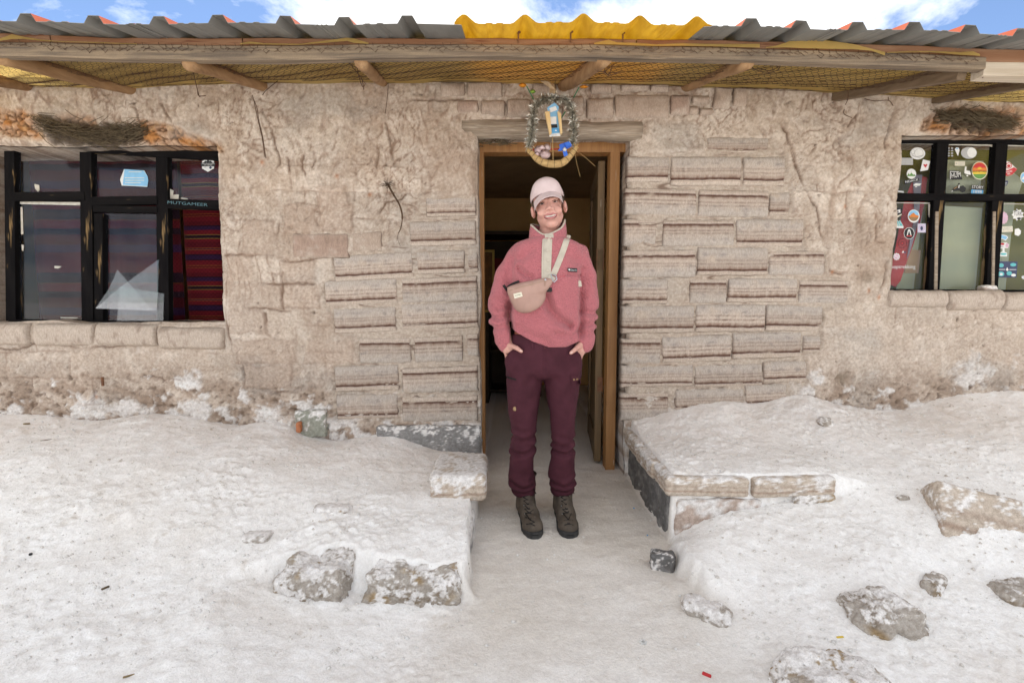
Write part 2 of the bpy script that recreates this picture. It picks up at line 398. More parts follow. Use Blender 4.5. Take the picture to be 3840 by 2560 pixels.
# colour of the salt: clean white drifts, trodden grey-beige path, pinkish dusty patches near the wall, brown grit
dirt = fbm(X_ * 1.3, Y_ * 1.6, None, 4, 101); grit = fbm(X_ * 9, Y_ * 9, None, 4, 131); gr2 = fbm(X_ * 40, Y_ * 40, None, 3, 151)
white = np.array([.90, .885, .865]); beige = np.array([.78, .72, .655]); path = np.array([.67, .62, .555]); pink = np.array([.78, .71, .665]); brown = np.array([.42, .34, .25])
c = np.repeat(white[None], len(X_), 0)
def blend(c, col, w): return c + (col[None] - c) * np.clip(w, 0, 1)[:, None]
c = blend(c, beige, sstep(.0, .5, dirt) * .45)
c = blend(c, pink, sstep(-1.0, -.1, Y_) * (.55 + .6 * grit) * .9)
c = blend(c, path, (1 - gbank) * (.80 + .5 * dirt) * sstep(-2.2, -1.4, Y_))
c = blend(c, white, sstep(-.05, .4, fbm(X_ * 2.2, Y_ * 2.2, None, 4, 171)) * .75 * gbank * sstep(-.15, -.8, Y_))
c = blend(c, brown, sstep(.34, .66, grit + .35 * gr2) * .42 * (.4 + .8 * sstep(-.1, .5, dirt)))
c = blend(c, np.array([.50, .44, .37]), sstep(.28, .55, fbm(X_ * 22, Y_ * 22, None, 4, 191, .6)) * .28 * gbank)
c = blend(c, np.array([.55, .49, .43]), sstep(.3, .0, gcrust) * 0 + sstep(.2, .6, ridged(X_ * 4 + .2 * grit, Y_ * 5, 3, 193)) * .14)
c = c * (1 + .05 * gr2)[:, None]
gme = mesh('ground', np.c_[X_, Y_, gh], grid_faces(len(gy), len(gx)), 'salt_ground', smooth=True, col=np.clip(c, .02, .92), origin=(0, 0, 0))
tag(gme, 'white crusted salt ground banked up against the house with a trodden path to the door', None, None, 'structure')

# loose salt crumbs: nobody could count them
mat('crumb', (.72, .70, .67), (.50, .43, .36), scale=3, rough=.95, lo=.45, hi=.7)
cv = []; cf = []
_n = 7000
cx_ = rng.uniform(-3.0, 3.0, _n); cy_ = -rng.uniform(.05, 1.6, _n)
keep = rng.random(_n) < np.where((cx_ > -.18) & (cx_ < .72), .25, 1.0); cx_, cy_ = cx_[keep], cy_[keep]
ch_, _b, _c2 = ground_raw(cx_, cy_); cs_ = .0022 + .007 * rng.random(len(cx_)) ** 4
_oct = np.array([(1, 0, 0), (0, 1, 0), (-1, 0, 0), (0, -1, 0), (0, 0, 1), (0, 0, -1)], float); _of = [(0, 1, 4), (1, 2, 4), (2, 3, 4), (3, 0, 4), (1, 0, 5), (2, 1, 5), (3, 2, 5), (0, 3, 5)]
V = (_oct[None] * (1 + .5 * (rng.random((len(cx_), 6, 3)) - .5)) * cs_[:, None, None] * np.array([1, 1, .8])) + np.stack([cx_, cy_, ch_ + cs_ * .2], 1)[:, None]
Fc = (np.array(_of)[None] + 6 * np.arange(len(cx_))[:, None, None]).reshape(-1, 3)
tag(mesh('salt_crumbs', V.reshape(-1, 3), Fc, 'crumb', origin=(0, 0, 0)), 'loose salt crumbs scattered over the white ground', 'salt crumbs', None, 'stuff')

# ================================================================== house: wall
house = empty('salt_house', (0, 0, 0))
tag(house, 'low salt block house with crumbling beige plaster, corrugated roof and open doorway', 'house')
mat('plaster', (.98, .965, .95), (.66, .62, .585), scale=60, attr=True, grain=.2, gscale=240, rough=.95, bump=.6, bscale=90, bdist=.006, lo=.3, hi=.7, detail=9, spec=.1,
    c3=(.27, .17, .11), c3scale=70, c3lo=.70, c3hi=.80)
z6 = zoomer(800, 600, 1.4257); z7 = zoomer(2250, 500, 1.4257); zA = zoomer(0, 0, 2.24); zB = zoomer(900, 0, 2.24); zC = zoomer(1800, 0, 2.24); zD = zoomer(2800, 0, 2.24)
zE = zoomer(0, 450, 1.96); zG = zoomer(0, 1200, 1.742); zH = zoomer(3200, 450, 2.09); zI = zoomer(2800, 1350, 1.296); zJ = zoomer(2250, 1450, 2.091); zK = zoomer(900, 1500, 1.568)
def wp(q, Y=0.0): r = pp(q[0], q[1], Y); return (r[0], r[2])
DOOR = (-.204, .715, -.2, wp((1900, 505))[1])
WL = (-3.40, -1.795, wp((400, 1208))[1], wp((400, 545))[1])
WR = (2.375, 4.15, wp((3500, 1092))[1], wp((3500, 500))[1])
def snap(ax, vals):
    ax = ax.copy()
    for v in vals: ax[np.argmin(np.abs(ax - v))] = v
    return ax
wx = snap(axis(-3.32, 3.32, .0068, -4.6, 4.6), [DOOR[0], DOOR[1], WL[0], WL[1], WR[0], WR[1]])
wz = snap(np.r_[np.arange(-.12, .28, .02), np.arange(.28, 2.53, .0068), 2.56, 2.60, 2.64], [DOOR[3], WL[2], WL[3], WR[2], WR[3]])
WX, WZ = np.meshgrid(wx, wz); x, z = WX.ravel(), WZ.ravel()
PL = [wp(z6(*q)) for q in ((1410, 195), (1130, 205), (1060, 320), (1020, 430), (900, 490), (640, 505), (630, 630), (585, 660), (580, 760), (640, 830), (650, 920), (770, 950), (770, 1090), (640, 1105), (640, 1390), (1420, 1400))]
PR = [wp(z7(*q)) for q in ((120, 110), (560, 110), (570, 20), (905, 20), (1000, 150), (1025, 430), (1090, 470), (1090, 600), (1205, 640), (1205, 760), (1335, 790), (1330, 910), (1200, 930), (1190, 1170), (1110, 1200), (1110, 1340), (1000, 1460), (90, 1560))]
nx1 = noise(x * 9, z * 9, None, 201) * .012 + noise(x * 25, z * 25, None, 203) * .006
sdL = poly_sd(x, z, PL) + nx1; sdR = poly_sd(x, z, PR) + nx1
pan = np.minimum(sdL, sdR); inpan = sstep(.012, -.012, pan)
big = fbm(x * 1.1, z * 1.1, None, 3, 211); med = fbm(x * 4.5, z * 4.5, None, 4, 223); fin = fbm(x * 26, z * 26, None, 4, 239)
wxp = x + .05 * noise(x * 3, z * 3, None, 251); wzp = z + .05 * noise(x * 3, z * 3, None, 257)
crin = ridged(wxp * 8, wzp * 6, 3, 263); drip = ridged(wxp * 13, wzp * 3.2, 2, 271)
up = sstep(1.35, 1.75, z); low = sstep(.85, .45, z)
mid = sstep(.9, 1.2, z)
h = big * .022 + med * .011 + fin * .0032
crk = ridged(wxp * 17 + .6 * noise(x * 6, z * 6, None, 341), wzp * 14 + .6 * noise(x * 6, z * 6, None, 343), 3, 347)
lump = fbm(x * 12, z * 12, None, 3, 349)
h += (1 - inpan) * (.010 + .007 * lump * (.35 + .65 * up) - .0045 * sstep(.6, .95, crk) * (.2 + .6 * up) - .006 * np.clip(crin - .4, 0, 1) * (.3 + up) + .008 * np.clip(drip - .35, 0, 1) * mid * sstep(-.2, -.4, x))
h -= inpan * (.006 + .5 * np.maximum(big * .022, 0))
# stones over the door: deep joints
stz = sstep(2.02, 2.10, z) * sstep(-.42, -.25, x) * sstep(1.75, 1.45, x)
h -= stz * .012
# crumbling foot of the wall
pit = fbm(x * 11, z * 15, None, 4, 281)
h += low * (pit * .030 + fin * .006) - low * sstep(.15, .5, pit) * .02
# opening edges rounded
def rect_d(r): return np.hypot(np.maximum(np.maximum(r[0] - x, x - r[1]), 0), np.maximum(np.maximum(r[2] - z, z - r[3]), 0))
for r_, s_ in ((DOOR, .014), (WL, .02), (WR, .02)):
    h -= .035 * np.exp(-rect_d(r_) / s_)
# bulge left of the lintel
h += .05 * np.exp(-(((x + .33) / .16) ** 2 + ((z - 1.98) / .17) ** 2))
# faint plastered blocks (relief and joints follow the bricks placed further down)
# cracks
CR = [[zA(*q) for q in ((1150, 870), (1200, 1010), (1280, 1120), (1340, 1235))], [zA(*q) for q in ((1360, 880), (1430, 960), (1480, 1040), (1560, 1110), (1700, 1170), (1850, 1240))],
      [zA(*q) for q in ((820, 870), (870, 830), (960, 880), (1030, 950), (1040, 1010))], [zB(*q) for q in ((1380, 870), (1520, 865), (1700, 860), (1880, 840))],
      [zB(*q) for q in ((1165, 1260), (1165, 1330), (1155, 1420), (1145, 1480))], [zB(*q) for q in ((1240, 1050), (1270, 1250), (1300, 1400))], [zB(*q) for q in ((210, 950), (260, 1080), (310, 1230), (330, 1330), (300, 1450))],
      [zB(*q) for q in ((630, 1270), (640, 1340), (620, 1420))], [zB(*q) for q in ((540, 1310), (530, 1420), (560, 1480))], [zB(*q) for q in ((395, 1330), (420, 1450))],
      [zB(*q) for q in ((1405, 1560), (1430, 1500), (1560, 1490), (1625, 1450), (1600, 1400))], [z6(*q) for q in ((350, 340), (345, 450), (360, 520), (420, 540), (600, 525), (730, 520))],
      [z6(*q) for q in ((880, 290), (915, 240), (1010, 215), (1040, 170), (1030, 130), (1090, 95), (1180, 95))], [z6(*q) for q in ((70, 515), (200, 520), (330, 515), (390, 545))],
      [z6(*q) for q in ((220, 660), (380, 665), (545, 660))], [z6(*q) for q in ((75, 660), (80, 760), (70, 870), (100, 960), (120, 1050))], [z6(*q) for q in ((435, 970), (436, 1020))],
      [z6(*q) for q in ((380, 600), (385, 700), (385, 800))], [z6(*q) for q in ((80, 800), (290, 800), (420, 815))], [z6(*q) for q in ((290, 830), (300, 930), (350, 960), (430, 970))],
      [z6(*q) for q in ((170, 1100), (168, 1200), (220, 1215), (350, 1240), (450, 1240))],
      [z7(*q) for q in ((985, 20), (1020, 120), (1070, 230), (1090, 310), (1150, 400), (1170, 520), (1220, 600), (1225, 730))], [z7(*q) for q in ((1225, 730), (1270, 745), (1290, 750))],
      [zD(*q) for q in ((190, 800), (230, 860), (235, 960))], [zD(*q) for q in ((300, 1080), (330, 1180), (400, 1330), (440, 1480), (465, 1560))], [zD(*q) for q in ((600, 900), (690, 1030), (790, 900))],
      [zD(*q) for q in ((1220, 960), (1150, 1180), (1160, 1260))], [zD(*q) for q in ((930, 970), (900, 1000), (860, 1060))],
      [zG(*q) for q in ((560, 360), (670, 375))], [zG(*q) for q in ((745, 365), (880, 395))], [zG(*q) for q in ((930, 368), (1090, 385))], [zG(*q) for q in ((0, 185), (140, 180), (240, 150), (500, 180), (1040, 160))],
      [zG(*q) for q in ((1600, 330), (1600, 420), (1660, 450))], [zG(*q) for q in ((1930, 140), (1928, 210))], [zG(*q) for q in ((1750, 0), (1750, 90), (1810, 120), (1925, 140))],
      [zH(*q) for q in ((265, 1100), (260, 1250), (220, 1340), (40, 1370))], [zH(*q) for q in ((170, 840), (185, 950), (240, 965))]]
crd = np.full(len(x), 1e9); jx = x + .006 * noise(x * 30, z * 30, None, 291) + .01 * noise(x * 9, z * 9, None, 293); jz = z + .006 * noise(x * 30, z * 30, None, 297) + .01 * noise(x * 9, z * 9, None, 299)
for cpts in CR:
    w_ = [wp(q) for q in cpts]; xs_ = [q[0] for q in w_]; zs_ = [q[1] for q in w_]
    m_ = (x > min(xs_) - .1) & (x < max(xs_) + .1) & (z > min(zs_) - .1) & (z < max(zs_) + .1)
    crd[m_] = np.minimum(crd[m_], seg_dist(jx[m_], jz[m_], w_))
cw = sstep(.0, .4, noise(x * 4, z * 4, None, 301) + .3)
h -= .006 * np.exp(-(crd / .006) ** 2) * (.3 + .8 * cw); h += .003 * np.exp(-((crd - .014) / .01) ** 2)
# soft rust-coloured rubble over the left window
RU = [[wp(zA(*q)) for q in ((-60, 930), (180, 940), (340, 1010), (380, 1160), (180, 1150), (-60, 1120))], [wp(zA(*q)) for q in ((1090, 1080), (1230, 1020), (1560, 1100), (1850, 1250), (1850, 1275), (1400, 1250), (1180, 1190))],
      [wp(zA(*q)) for q in ((470, 1000), (700, 975), (830, 1000), (820, 1050), (500, 1060))], [wp(zD(*q)) for q in ((1500, 1000), (1650, 930), (2400, 900), (2400, 1120), (1900, 1130), (1500, 1070))]]
rust = np.zeros(len(x))
for q in RU: rust = np.maximum(rust, sstep(.03, -.02, poly_sd(x, z, q) + nx1 * 1.5))
cellr = ridged(wxp * 16 + wzp * 6, wzp * 22, 2, 311)
h += rust * (-.02 + .022 * (1 - np.clip(cellr, 0, 1)))
# ---- colour
base = np.array([.61, .525, .445]); pale = np.array([.72, .65, .575]); ochre = np.array([.51, .405, .315]); vein = np.array([.225, .13, .085]); dbrown = np.array([.20, .135, .095])
grey = np.array([.50, .46, .42]); saltw = np.array([.80, .775, .755]); rustc = np.array([.50, .235, .085]); rustd = np.array([.085, .04, .02]); pinkb = np.array([.57, .475, .40])
c = np.repeat(base[None], len(x), 0)
c = blend(c, pale, sstep(-.05, .45, fbm(x * 2.1, z * 2.1, None, 4, 401)) * .8)
c = blend(c, ochre, sstep(.0, .5, fbm(x * 1.6 + 7, z * 2.2, None, 4, 409)) * .65 * (.3 + .7 * up))
c = blend(c, pinkb, sstep(1.2, .5, z) * (.5 + .6 * fbm(x * 3, z * 3, None, 3, 419)))
c = blend(c, np.array([.56, .485, .41]), inpan * .9)
vm = sstep(.62, .93, crin) * sstep(-.25, .35, fbm(x * 2.7, z * 2.7, None, 3, 421)) * (.35 + .65 * up)
vd_ = sstep(.66, .95, drip) * mid * sstep(-.15, .3, fbm(x * 1.9 + 3, z * 1.9, None, 3, 431)) * sstep(0, -.3, x)
thin = ridged(wxp * 21, wzp * 17, 2, 433); vt = sstep(.80, .97, thin) * sstep(-.1, .35, fbm(x * 3.3 + 9, z * 3.3, None, 3, 437)) * (.3 + .7 * up)
vk = sstep(.50, .92, crk) * sstep(-.35, .25, fbm(x * 2.3 + 5, z * 2.3, None, 3, 443)) * (.22 + .78 * up)
c = blend(c, ochre * .9, sstep(.1, -.5, lump) * .45 * (.4 + .6 * up) * (1 - inpan)); c = blend(c, pale * 1.06, sstep(.05, .5, lump) * .6 * (1 - inpan))
c = blend(c, vein, np.maximum(np.maximum(np.maximum(vm * .65, vd_ * .7), vt * .6), vk * .8) * (1 - .7 * inpan))
c = blend(c, dbrown, sstep(.3, .62, pit) * low * .6)
c = blend(c, dbrown, sstep(.35, .7, fbm(x * 8, z * 8, None, 4, 441)) * .35 * (.5 + up))
c = blend(c, vein, np.exp(-(crd / .010) ** 2) * .55 * (.3 + .6 * cw)); c = blend(c, np.array([.13, .08, .05]), np.exp(-(crd / .0035) ** 2) * (.1 + .6 * cw))
# damp foot with salt bloom
salt = sstep(.10, .30, fbm(x * 7.5, z * 9.5, None, 5, 451, .62) + .42 * sstep(.66, .38, z) - .20) * sstep(.95, .62, z)
for (qx, qy, qr) in ((715, 1430, .11), (330, 1530, .14), (730, 1540, .12), (1030, 1560, .12), (3640, 1400, .15), (3060, 1420, .07), (3010, 1460, .08), (480, 1530, .1)):
    p_ = wp((qx, qy)); salt = np.maximum(salt, sstep(1.0, .35, np.hypot(x - p_[0], (z - p_[1]) * 1.3) / qr + 1.1 * fbm(x * 15, z * 15, None, 4, 461, .65)))
foot = sstep(.80, .52, z) * (1 - inpan)
c = blend(c, np.array([.33, .245, .185]), foot * sstep(-.25, .2, fbm(x * 6, z * 9, None, 4, 467)) * .75)
fk_ = fbm(x * 24, z * 30, None, 3, 469); c = blend(c, np.array([.19, .135, .10]), foot * sstep(.12, .4, fk_) * .7); h -= foot * sstep(.1, .4, fk_) * .010
c = blend(c, saltw, salt * (1 - .6 * inpan)); h += salt * .010 * (1 - .6 * inpan)
for (qx, qy, qr) in ((3250, 1040, .09), (3080, 1190, .05), (3160, 1420, .08), (1095, 850, .03)):
    p_ = wp((qx, qy)); k_ = sstep(1.0, .3, np.hypot(x - p_[0], (z - p_[1]) * 1.4) / qr + .8 * np.abs(fbm(x * 15, z * 15, None, 3, 471))); c = blend(c, np.array([.30, .245, .19]), k_ * .8); h -= k_ * .012
c = blend(c, rustc, rust * (.45 + .55 * sstep(-.2, .3, fbm(x * 9, z * 9, None, 3, 481)))); c = blend(c, rustd, rust * sstep(.45, .9, cellr) * .9)
c = blend(c, np.array([.60, .40, .22]), rust * sstep(.1, .5, fbm(x * 14, z * 14, None, 3, 487)) * .8)
for (qx, qy) in ((3168, 770), (3258, 1083), (3300, 1106), (1385, 728), (1270, 655), (370, 1480), (3120, 1015), (978, 600)):   # rusty nails bleeding
    p_ = wp((qx, qy)); dd = np.hypot((x - p_[0]) * 1.3, (z - p_[1] + .008)); c = blend(c, np.array([.45, .17, .06]), np.exp(-(dd / .014) ** 2) * .8)
row = (z + .012 * noise(x * 2.2, z * 2.2, None, 591) + .006 * noise(x * 8, z * 8, None, 593)) / .163; ri = np.floor(row); rf = np.abs(row - ri - .5)
colm = (x + .02 * noise(x * 3, z * 3, None, 595)) / .40 + .5 * (ri % 2) + .13 * np.sin(ri * 7.3); ci = np.floor(colm); cfr = np.abs(colm - ci - .5)
jd = np.minimum((.5 - rf) * .163, (.5 - cfr) * .40); jm = sstep(-.12, .28, fbm(x * 2.0 + 11, z * 2.0, None, 3, 597)) * (1 - inpan) * sstep(2.12, 1.95, z)
tone = (((_hash(ri, ci, ri * 0, 599) % 1000) / 1000.0) - .5) * jm; c = c * (1 + .22 * tone)[:, None]; h += .006 * tone - .006 * np.exp(-(jd / .006) ** 2) * jm
c = blend(c, np.array([.27, .175, .125]), np.exp(-(jd / .0045) ** 2) * jm * .65 * sstep(-.3, .3, noise(x * 7, z * 7, None, 601)))
stn = fbm(x * 1.4 + 20, z * 1.1, None, 4, 603); c = blend(c, np.array([.36, .255, .185]), sstep(.08, .45, stn) * .5 * (1 - .4 * inpan)); c = blend(c, np.array([.45, .42, .385]), sstep(.1, .45, fbm(x * 1.7 - 9, z * 2.4, None, 4, 605)) * .5)
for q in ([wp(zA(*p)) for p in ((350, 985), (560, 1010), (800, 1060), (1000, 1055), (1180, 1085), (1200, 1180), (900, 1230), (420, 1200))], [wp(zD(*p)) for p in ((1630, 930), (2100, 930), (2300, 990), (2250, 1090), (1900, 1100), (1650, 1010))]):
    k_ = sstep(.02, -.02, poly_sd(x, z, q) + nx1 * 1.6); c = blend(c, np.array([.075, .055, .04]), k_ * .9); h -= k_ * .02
# soft mound of the blocks under thin plaster: joints stay as shallow lines
FAINT = [(575, 250, 745, 380), (380, 245, 560, 375), (560, 130, 720, 240), (155, 320, 335, 515), (75, 525, 215, 660), (360, 540, 550, 660), (80, 665, 385, 800), (385, 665, 570, 790), (85, 805, 290, 920), (490, 965, 740, 1085), (120, 960, 435, 1075), (170, 1095, 420, 1215)]
for q in FAINT:
    a_, b_ = wp(z6(q[0], q[1])), wp(z6(q[2], q[3])); cx0, cz0 = (a_[0] + b_[0]) / 2, (a_[1] + b_[1]) / 2; hx, hz = abs(b_[0] - a_[0]) / 2, abs(b_[1] - a_[1]) / 2
    m_ = (np.abs(x - cx0) < hx + .05) & (np.abs(z - cz0) < hz + .05)
    d_ = np.maximum(np.abs(x[m_] - cx0) - hx, np.abs(z[m_] - cz0) - hz) + nx1[m_]
    h[m_] += .007 * sstep(.008, -.012, d_)
    c[m_] = blend(c[m_], np.array([.53, .42, .34]) * (1 + .12 * random.uniform(-1, 1)), sstep(.008, -.012, d_) * .55); c[m_] = blend(c[m_], vein, np.exp(-(d_ / .006) ** 2) * .35 * cw[m_])
f4 = fbm(x * 60, z * 60, None, 3, 561, .65); h += .0028 * f4 * (1 - .5 * inpan); c = c * (1 + .16 * f4 + .08 * fin)[:, None]
ck2 = ridged(x * 30 + 1.2 * noise(x * 9, z * 9, None, 563), z * 26 + 1.2 * noise(x * 9, z * 9, None, 567), 2, 569); ckm = sstep(.72, .96, ck2) * sstep(-.15, .3, fbm(x * 3.7 + 2, z * 3.7, None, 3, 571)) * (1 - .6 * inpan)
c = blend(c, vein * .9, ckm * .42); h -= ckm * .002
wq, zq = x + .03 * noise(x * 5, z * 5, None, 611), z + .03 * noise(x * 5, z * 5, None, 613)
cv1 = sstep(.90, .985, ridged(wq * 7.5, zq * 9, 1, 615)) * sstep(-.1, .25, fbm(x * 2.6 + 4, z * 2.6, None, 4, 617)); cv2 = sstep(.90, .98, ridged(wq * 13, zq * 6, 1, 619)) * sstep(-.05, .3, fbm(x * 3.1 - 6, z * 2.2, None, 4, 621)); cv3 = sstep(.33, .55, fbm(x * 19, z * 24, None, 4, 623, .6)) * sstep(-.15, .25, fbm(x * 1.9 + 8, z * 2.4, None, 3, 625))
brk = sstep(.0, .35, noise(x * 11 + 3, z * 11, None, 631)); crv = np.maximum(np.maximum(cv1, cv2) * brk * .38, cv3) * (1 - .75 * inpan); c = blend(c, np.array([.12, .078, .055]), crv * .8); h -= crv * .008
run = sstep(.25, .6, fbm(x * 9, z * 1.1 + 3, None, 3, 627)) * sstep(1.0, 1.7, z) * sstep(-.1, .4, fbm(x * 1.3, z * 1.3 + 5, None, 3, 629)); c = blend(c, np.array([.30, .20, .14]), run * .5 * (1 - .5 * inpan))
# the mortar of the bare panels: faint bedding streaks and thin cracks along the courses
mst = fbm(x * 5, z * 55, None, 3, 573); c = blend(c, np.array([.40, .31, .25]), inpan * sstep(.05, .45, mst) * .55); c = blend(c, np.array([.18, .115, .085]), inpan * sstep(.80, .97, ridged(x * 3.2, z * 19 + .3 * noise(x * 7, z * 3, None, 577), 1, 579)) * sstep(-.1, .3, noise(x * 5, z * 9, None, 581)) * .8)
# warp so that no edge is ruler straight
fade = sstep(3.3, 3.0, np.abs(x))
dxw = (noise(x * 3.3, z * 3.3, None, 501) * .014 + noise(x * 12, z * 12, None, 503) * .004) * fade; dzw = (noise(x * 3.3, z * 3.3, None, 507) * .014 + noise(x * 12, z * 12, None, 509) * .004) * fade
slant = .035 * sstep(1.75, 1.0, z) * np.exp(-np.abs(x - WR[0]) / .15)            # the right window's jamb leans
WVX = x + dxw - slant; WVZ = z + dzw
fc = grid_faces(len(wz), len(wx)); cxm = (x[fc[:, 0]] + x[fc[:, 1]]) / 2; czm = (z[fc[:, 0]] + z[fc[:, 3]]) / 2
hole = np.zeros(len(fc), bool); hid = np.zeros(len(fc), int)
for i_, r_ in enumerate((DOOR, WL, WR)):
    q = (cxm > r_[0]) & (cxm < r_[1]) & (czm > r_[2]) & (czm < r_[3]); hole |= q
fk = fc[~hole]
hm = hole.reshape(len(wz) - 1, len(wx) - 1)
verts = np.c_[WVX, -h, WVZ]
# reveals: from each hole edge straight back through the thick wall
nb = len(verts); ex = []; ev = []; ec = []
nc_ = len(wx)
def addq(i, j):
    k = nb + len(ev)
    for t_ in (.03, .13, .33):
        for w_ in (i, j): ev.append((WVX[w_], -h[w_] * (1 - t_ * 3) + t_ if t_ > .05 else -h[w_] + t_, WVZ[w_])); ec.append(c[w_] * .93)
    ex.extend([(i, j, k + 1, k), (k, k + 1, k + 3, k + 2), (k + 2, k + 3, k + 5, k + 4)])
rr, cc = np.nonzero(hm)
for r_, c_ in zip(rr, cc):
    if c_ > 0 and not hm[r_, c_ - 1]: addq(r_ * nc_ + c_, (r_ + 1) * nc_ + c_)
    if c_ < hm.shape[1] - 1 and not hm[r_, c_ + 1]: addq((r_ + 1) * nc_ + c_ + 1, r_ * nc_ + c_ + 1)
    if r_ > 0 and not hm[r_ - 1, c_]: addq(r_ * nc_ + c_ + 1, r_ * nc_ + c_)
    if r_ < hm.shape[0] - 1 and not hm[r_ + 1, c_]: addq((r_ + 1) * nc_ + c_, (r_ + 1) * nc_ + c_ + 1)
wall = mesh('wall', np.vstack([verts, np.array(ev)]), np.vstack([fk, np.array(ex)]), 'plaster', house, True, np.clip(np.vstack([c, np.array(ec)]), .01, .85), origin=(0, 0, 0))
WHI = h.reshape(len(wz), len(wx))
def wall_h(X, Z):
    i = int(np.clip(np.searchsorted(wx, X), 0, len(wx) - 1)); j = int(np.clip(np.searchsorted(wz, Z), 0, len(wz) - 1)); return float(WHI[j, i])

# ---- bricks
mat('salt_brick', (.93, .91, .90), (.67, .64, .62), scale=70, attr=True, grain=.2, gscale=260, rough=.95, bump=.6, bscale=120, bdist=.005, stretch=(1.8, 1, .7), lo=.3, hi=.7, detail=8, spec=.1,
    c3=(.24, .19, .16), c3scale=60, c3lo=.66, c3hi=.85)
def brick(q, kind, zf, slope=0.0, proud=.016, seed=0):
    a_, b_ = wp(zf(q[0], q[1])), wp(zf(q[2], q[3])); x0, x1 = min(a_[0], b_[0]), max(a_[0], b_[0]); z0, z1 = min(a_[1], b_[1]), max(a_[1], b_[1])
    if kind in 'LH': z0 -= .007; z1 += .007
    W, H = x1 - x0, z1 - z0; nu = max(8, int(W / .0075)); nv = max(10, int(H / .0042)); s_ = 1000 + seed * 13
    U, Vv = np.meshgrid(np.linspace(0, 1, nu), np.linspace(0, 1, nv)); u, v = U.ravel(), Vv.ravel()
    dx_, dz_ = (u - .5) * W, (v - .5) * H; X0, Z0 = (x0 + x1) / 2, (z0 + z1) / 2
    ed = np.minimum(np.minimum(u, 1 - u) * W, np.minimum(v, 1 - v) * H)
    eu_, ev2 = np.clip(np.minimum(u, 1 - u) * W, 0, 1), np.clip(np.minimum(v, 1 - v) * H, 0, 1); dep = proud * (1 - np.exp(-ev2 / .014)) * (1 - .6 * np.exp(-eu_ / .004)) - .010 * np.exp(-ev2 / .005) * (.4 + .9 * np.abs(noise(dx_ * 13 + s_, dz_ * 2, None, s_ + 3))) - .010 * np.exp(-eu_ / .0035) + .004 * fbm(dx_ * 14 + s_, dz_ * 22, None, 3, s_)
    wav = noise(dx_ * 5 + s_, dx_ * 0 + 3, None, s_) * .022 + noise(dx_ * 22 + s_, dx_ * 0, None, s_ + 2) * .012
    vv = (v if kind != 'H' else 1 - v) + wav                       # the dark layer lies low, or high when the block is laid upside down
    nf = noise(dx_ * 60 + s_, dz_ * 14, None, s_ + 5); nm = fbm(dx_ * 11 + s_, dz_ * 11, None, 3, s_ + 7)
    cl = np.repeat(np.array([[.575, .49, .415]]) * (1 + .10 * math.sin(seed * 2.3)), len(u), 0)
    if kind in 'LH':
        ln = random.uniform(.17, .23); k1, k2, k3 = random.uniform(.2, .27), random.uniform(.33, .40), random.uniform(.48, .56); st = random.uniform(.75, 1.1)
        cl = blend(cl, np.array([.55, .495, .44]), sstep(.45, .9, vv + .15 * nm))                        # greyer crystalline top
        cl = blend(cl, np.array([.68, .59, .505]), sstep(ln + .01, ln - .04, vv))                       # paler foot
        cl = blend(cl, np.array([.30, .20, .15]), np.exp(-((vv - ln - .08) / .065) ** 2) * (.65 + .5 * nf) * st)
        cl = blend(cl, np.array([.27, .195, .155]), np.exp(-((vv - ln - k1) / .028) ** 2) * (.62 + .5 * nf + .6 * nm) * st)
        cl = blend(cl, np.array([.29, .22, .18]), np.exp(-((vv - ln - k2) / .030) ** 2) * (.55 + .5 * nf + .7 * nm) * st)
        cl = blend(cl, np.array([.36, .32, .30]), np.exp(-((vv - ln - k3) / .05) ** 2) * (.1 + .5 * nf + 1.0 * nm))
        cl = blend(cl, np.array([.30, .27, .255]), sstep(.22, .5, fbm(dx_ * 20 + s_, dz_ * 34, None, 3, s_ + 21)) * sstep(.3, .6, vv) * .55)
        cl = blend(cl, np.array([.125, .062, .045]), np.exp(-(np.abs(vv - ln - .012) / .042) ** 3) * (1.0 + .2 * nf + .2 * nm))
        cl = blend(cl, np.array([.40, .27, .20]), np.exp(-((vv - ln + .085) / .018) ** 2) * .5)
        dep -= .008 * np.exp(-((vv - ln - .012) / .034) ** 2) + .002 * np.exp(-((vv - ln - k1) / .03) ** 2) + .002 * np.exp(-((vv - ln - k2) / .03) ** 2)
        dep += .003 * sstep(ln, ln - .06, vv)
    else:
        cl = cl * 0 + (np.array([.445, .33, .265]) if kind == 'R' else np.array([.50, .405, .33]))[None]
        if kind == 'S': cl = cl * 0 + np.array([.59, .505, .425]); dep += .008 * fbm(dx_ * 9 + s_, dz_ * 16, None, 4, s_ + 31)
        cl = blend(cl, np.array([.30, .22, .17]), sstep(.1, .55, nm + .3 * nf) * .55); cl = blend(cl, np.array([.62, .54, .46]), sstep(.1, .5, -nm) * .6)
    cl = blend(cl, np.array([.56, .485, .41]), np.exp(-np.minimum(v, 1 - v) * H / .009) * .85)             # mortar smear along the bed joints
    if kind in 'LH': cl = blend(cl, np.array([.60, .505, .415]), sstep(.25, .6, fbm(X0 * 7 + dx_ * 7, Z0 * 7 + dz_ * 9, None, 3, 77)) * .8)
    cl = blend(cl, np.array([.10, .065, .05]), (np.exp(-(np.minimum(v, 1 - v) * H / .0035) ** 2) * np.clip(.25 + 1.3 * noise(dx_ * 12 + s_, v * 3, None, s_ + 15), 0, 1) + np.exp(-(np.minimum(u, 1 - u) * W / .003) ** 2) * .7) * (.9 if kind in 'LHPR' else .15))
    ca_, sa_ = math.cos(slope), math.sin(slope); cx0, cz0 = (x0 + x1) / 2, (z0 + z1) / 2
    jit = .0035 * np.stack([noise(dz_ * 30 + s_, dx_ * 30, None, s_ + 9), noise(dx_ * 30, dz_ * 30 + s_, None, s_ + 11)], 1) * np.exp(-ed / .02)[:, None]
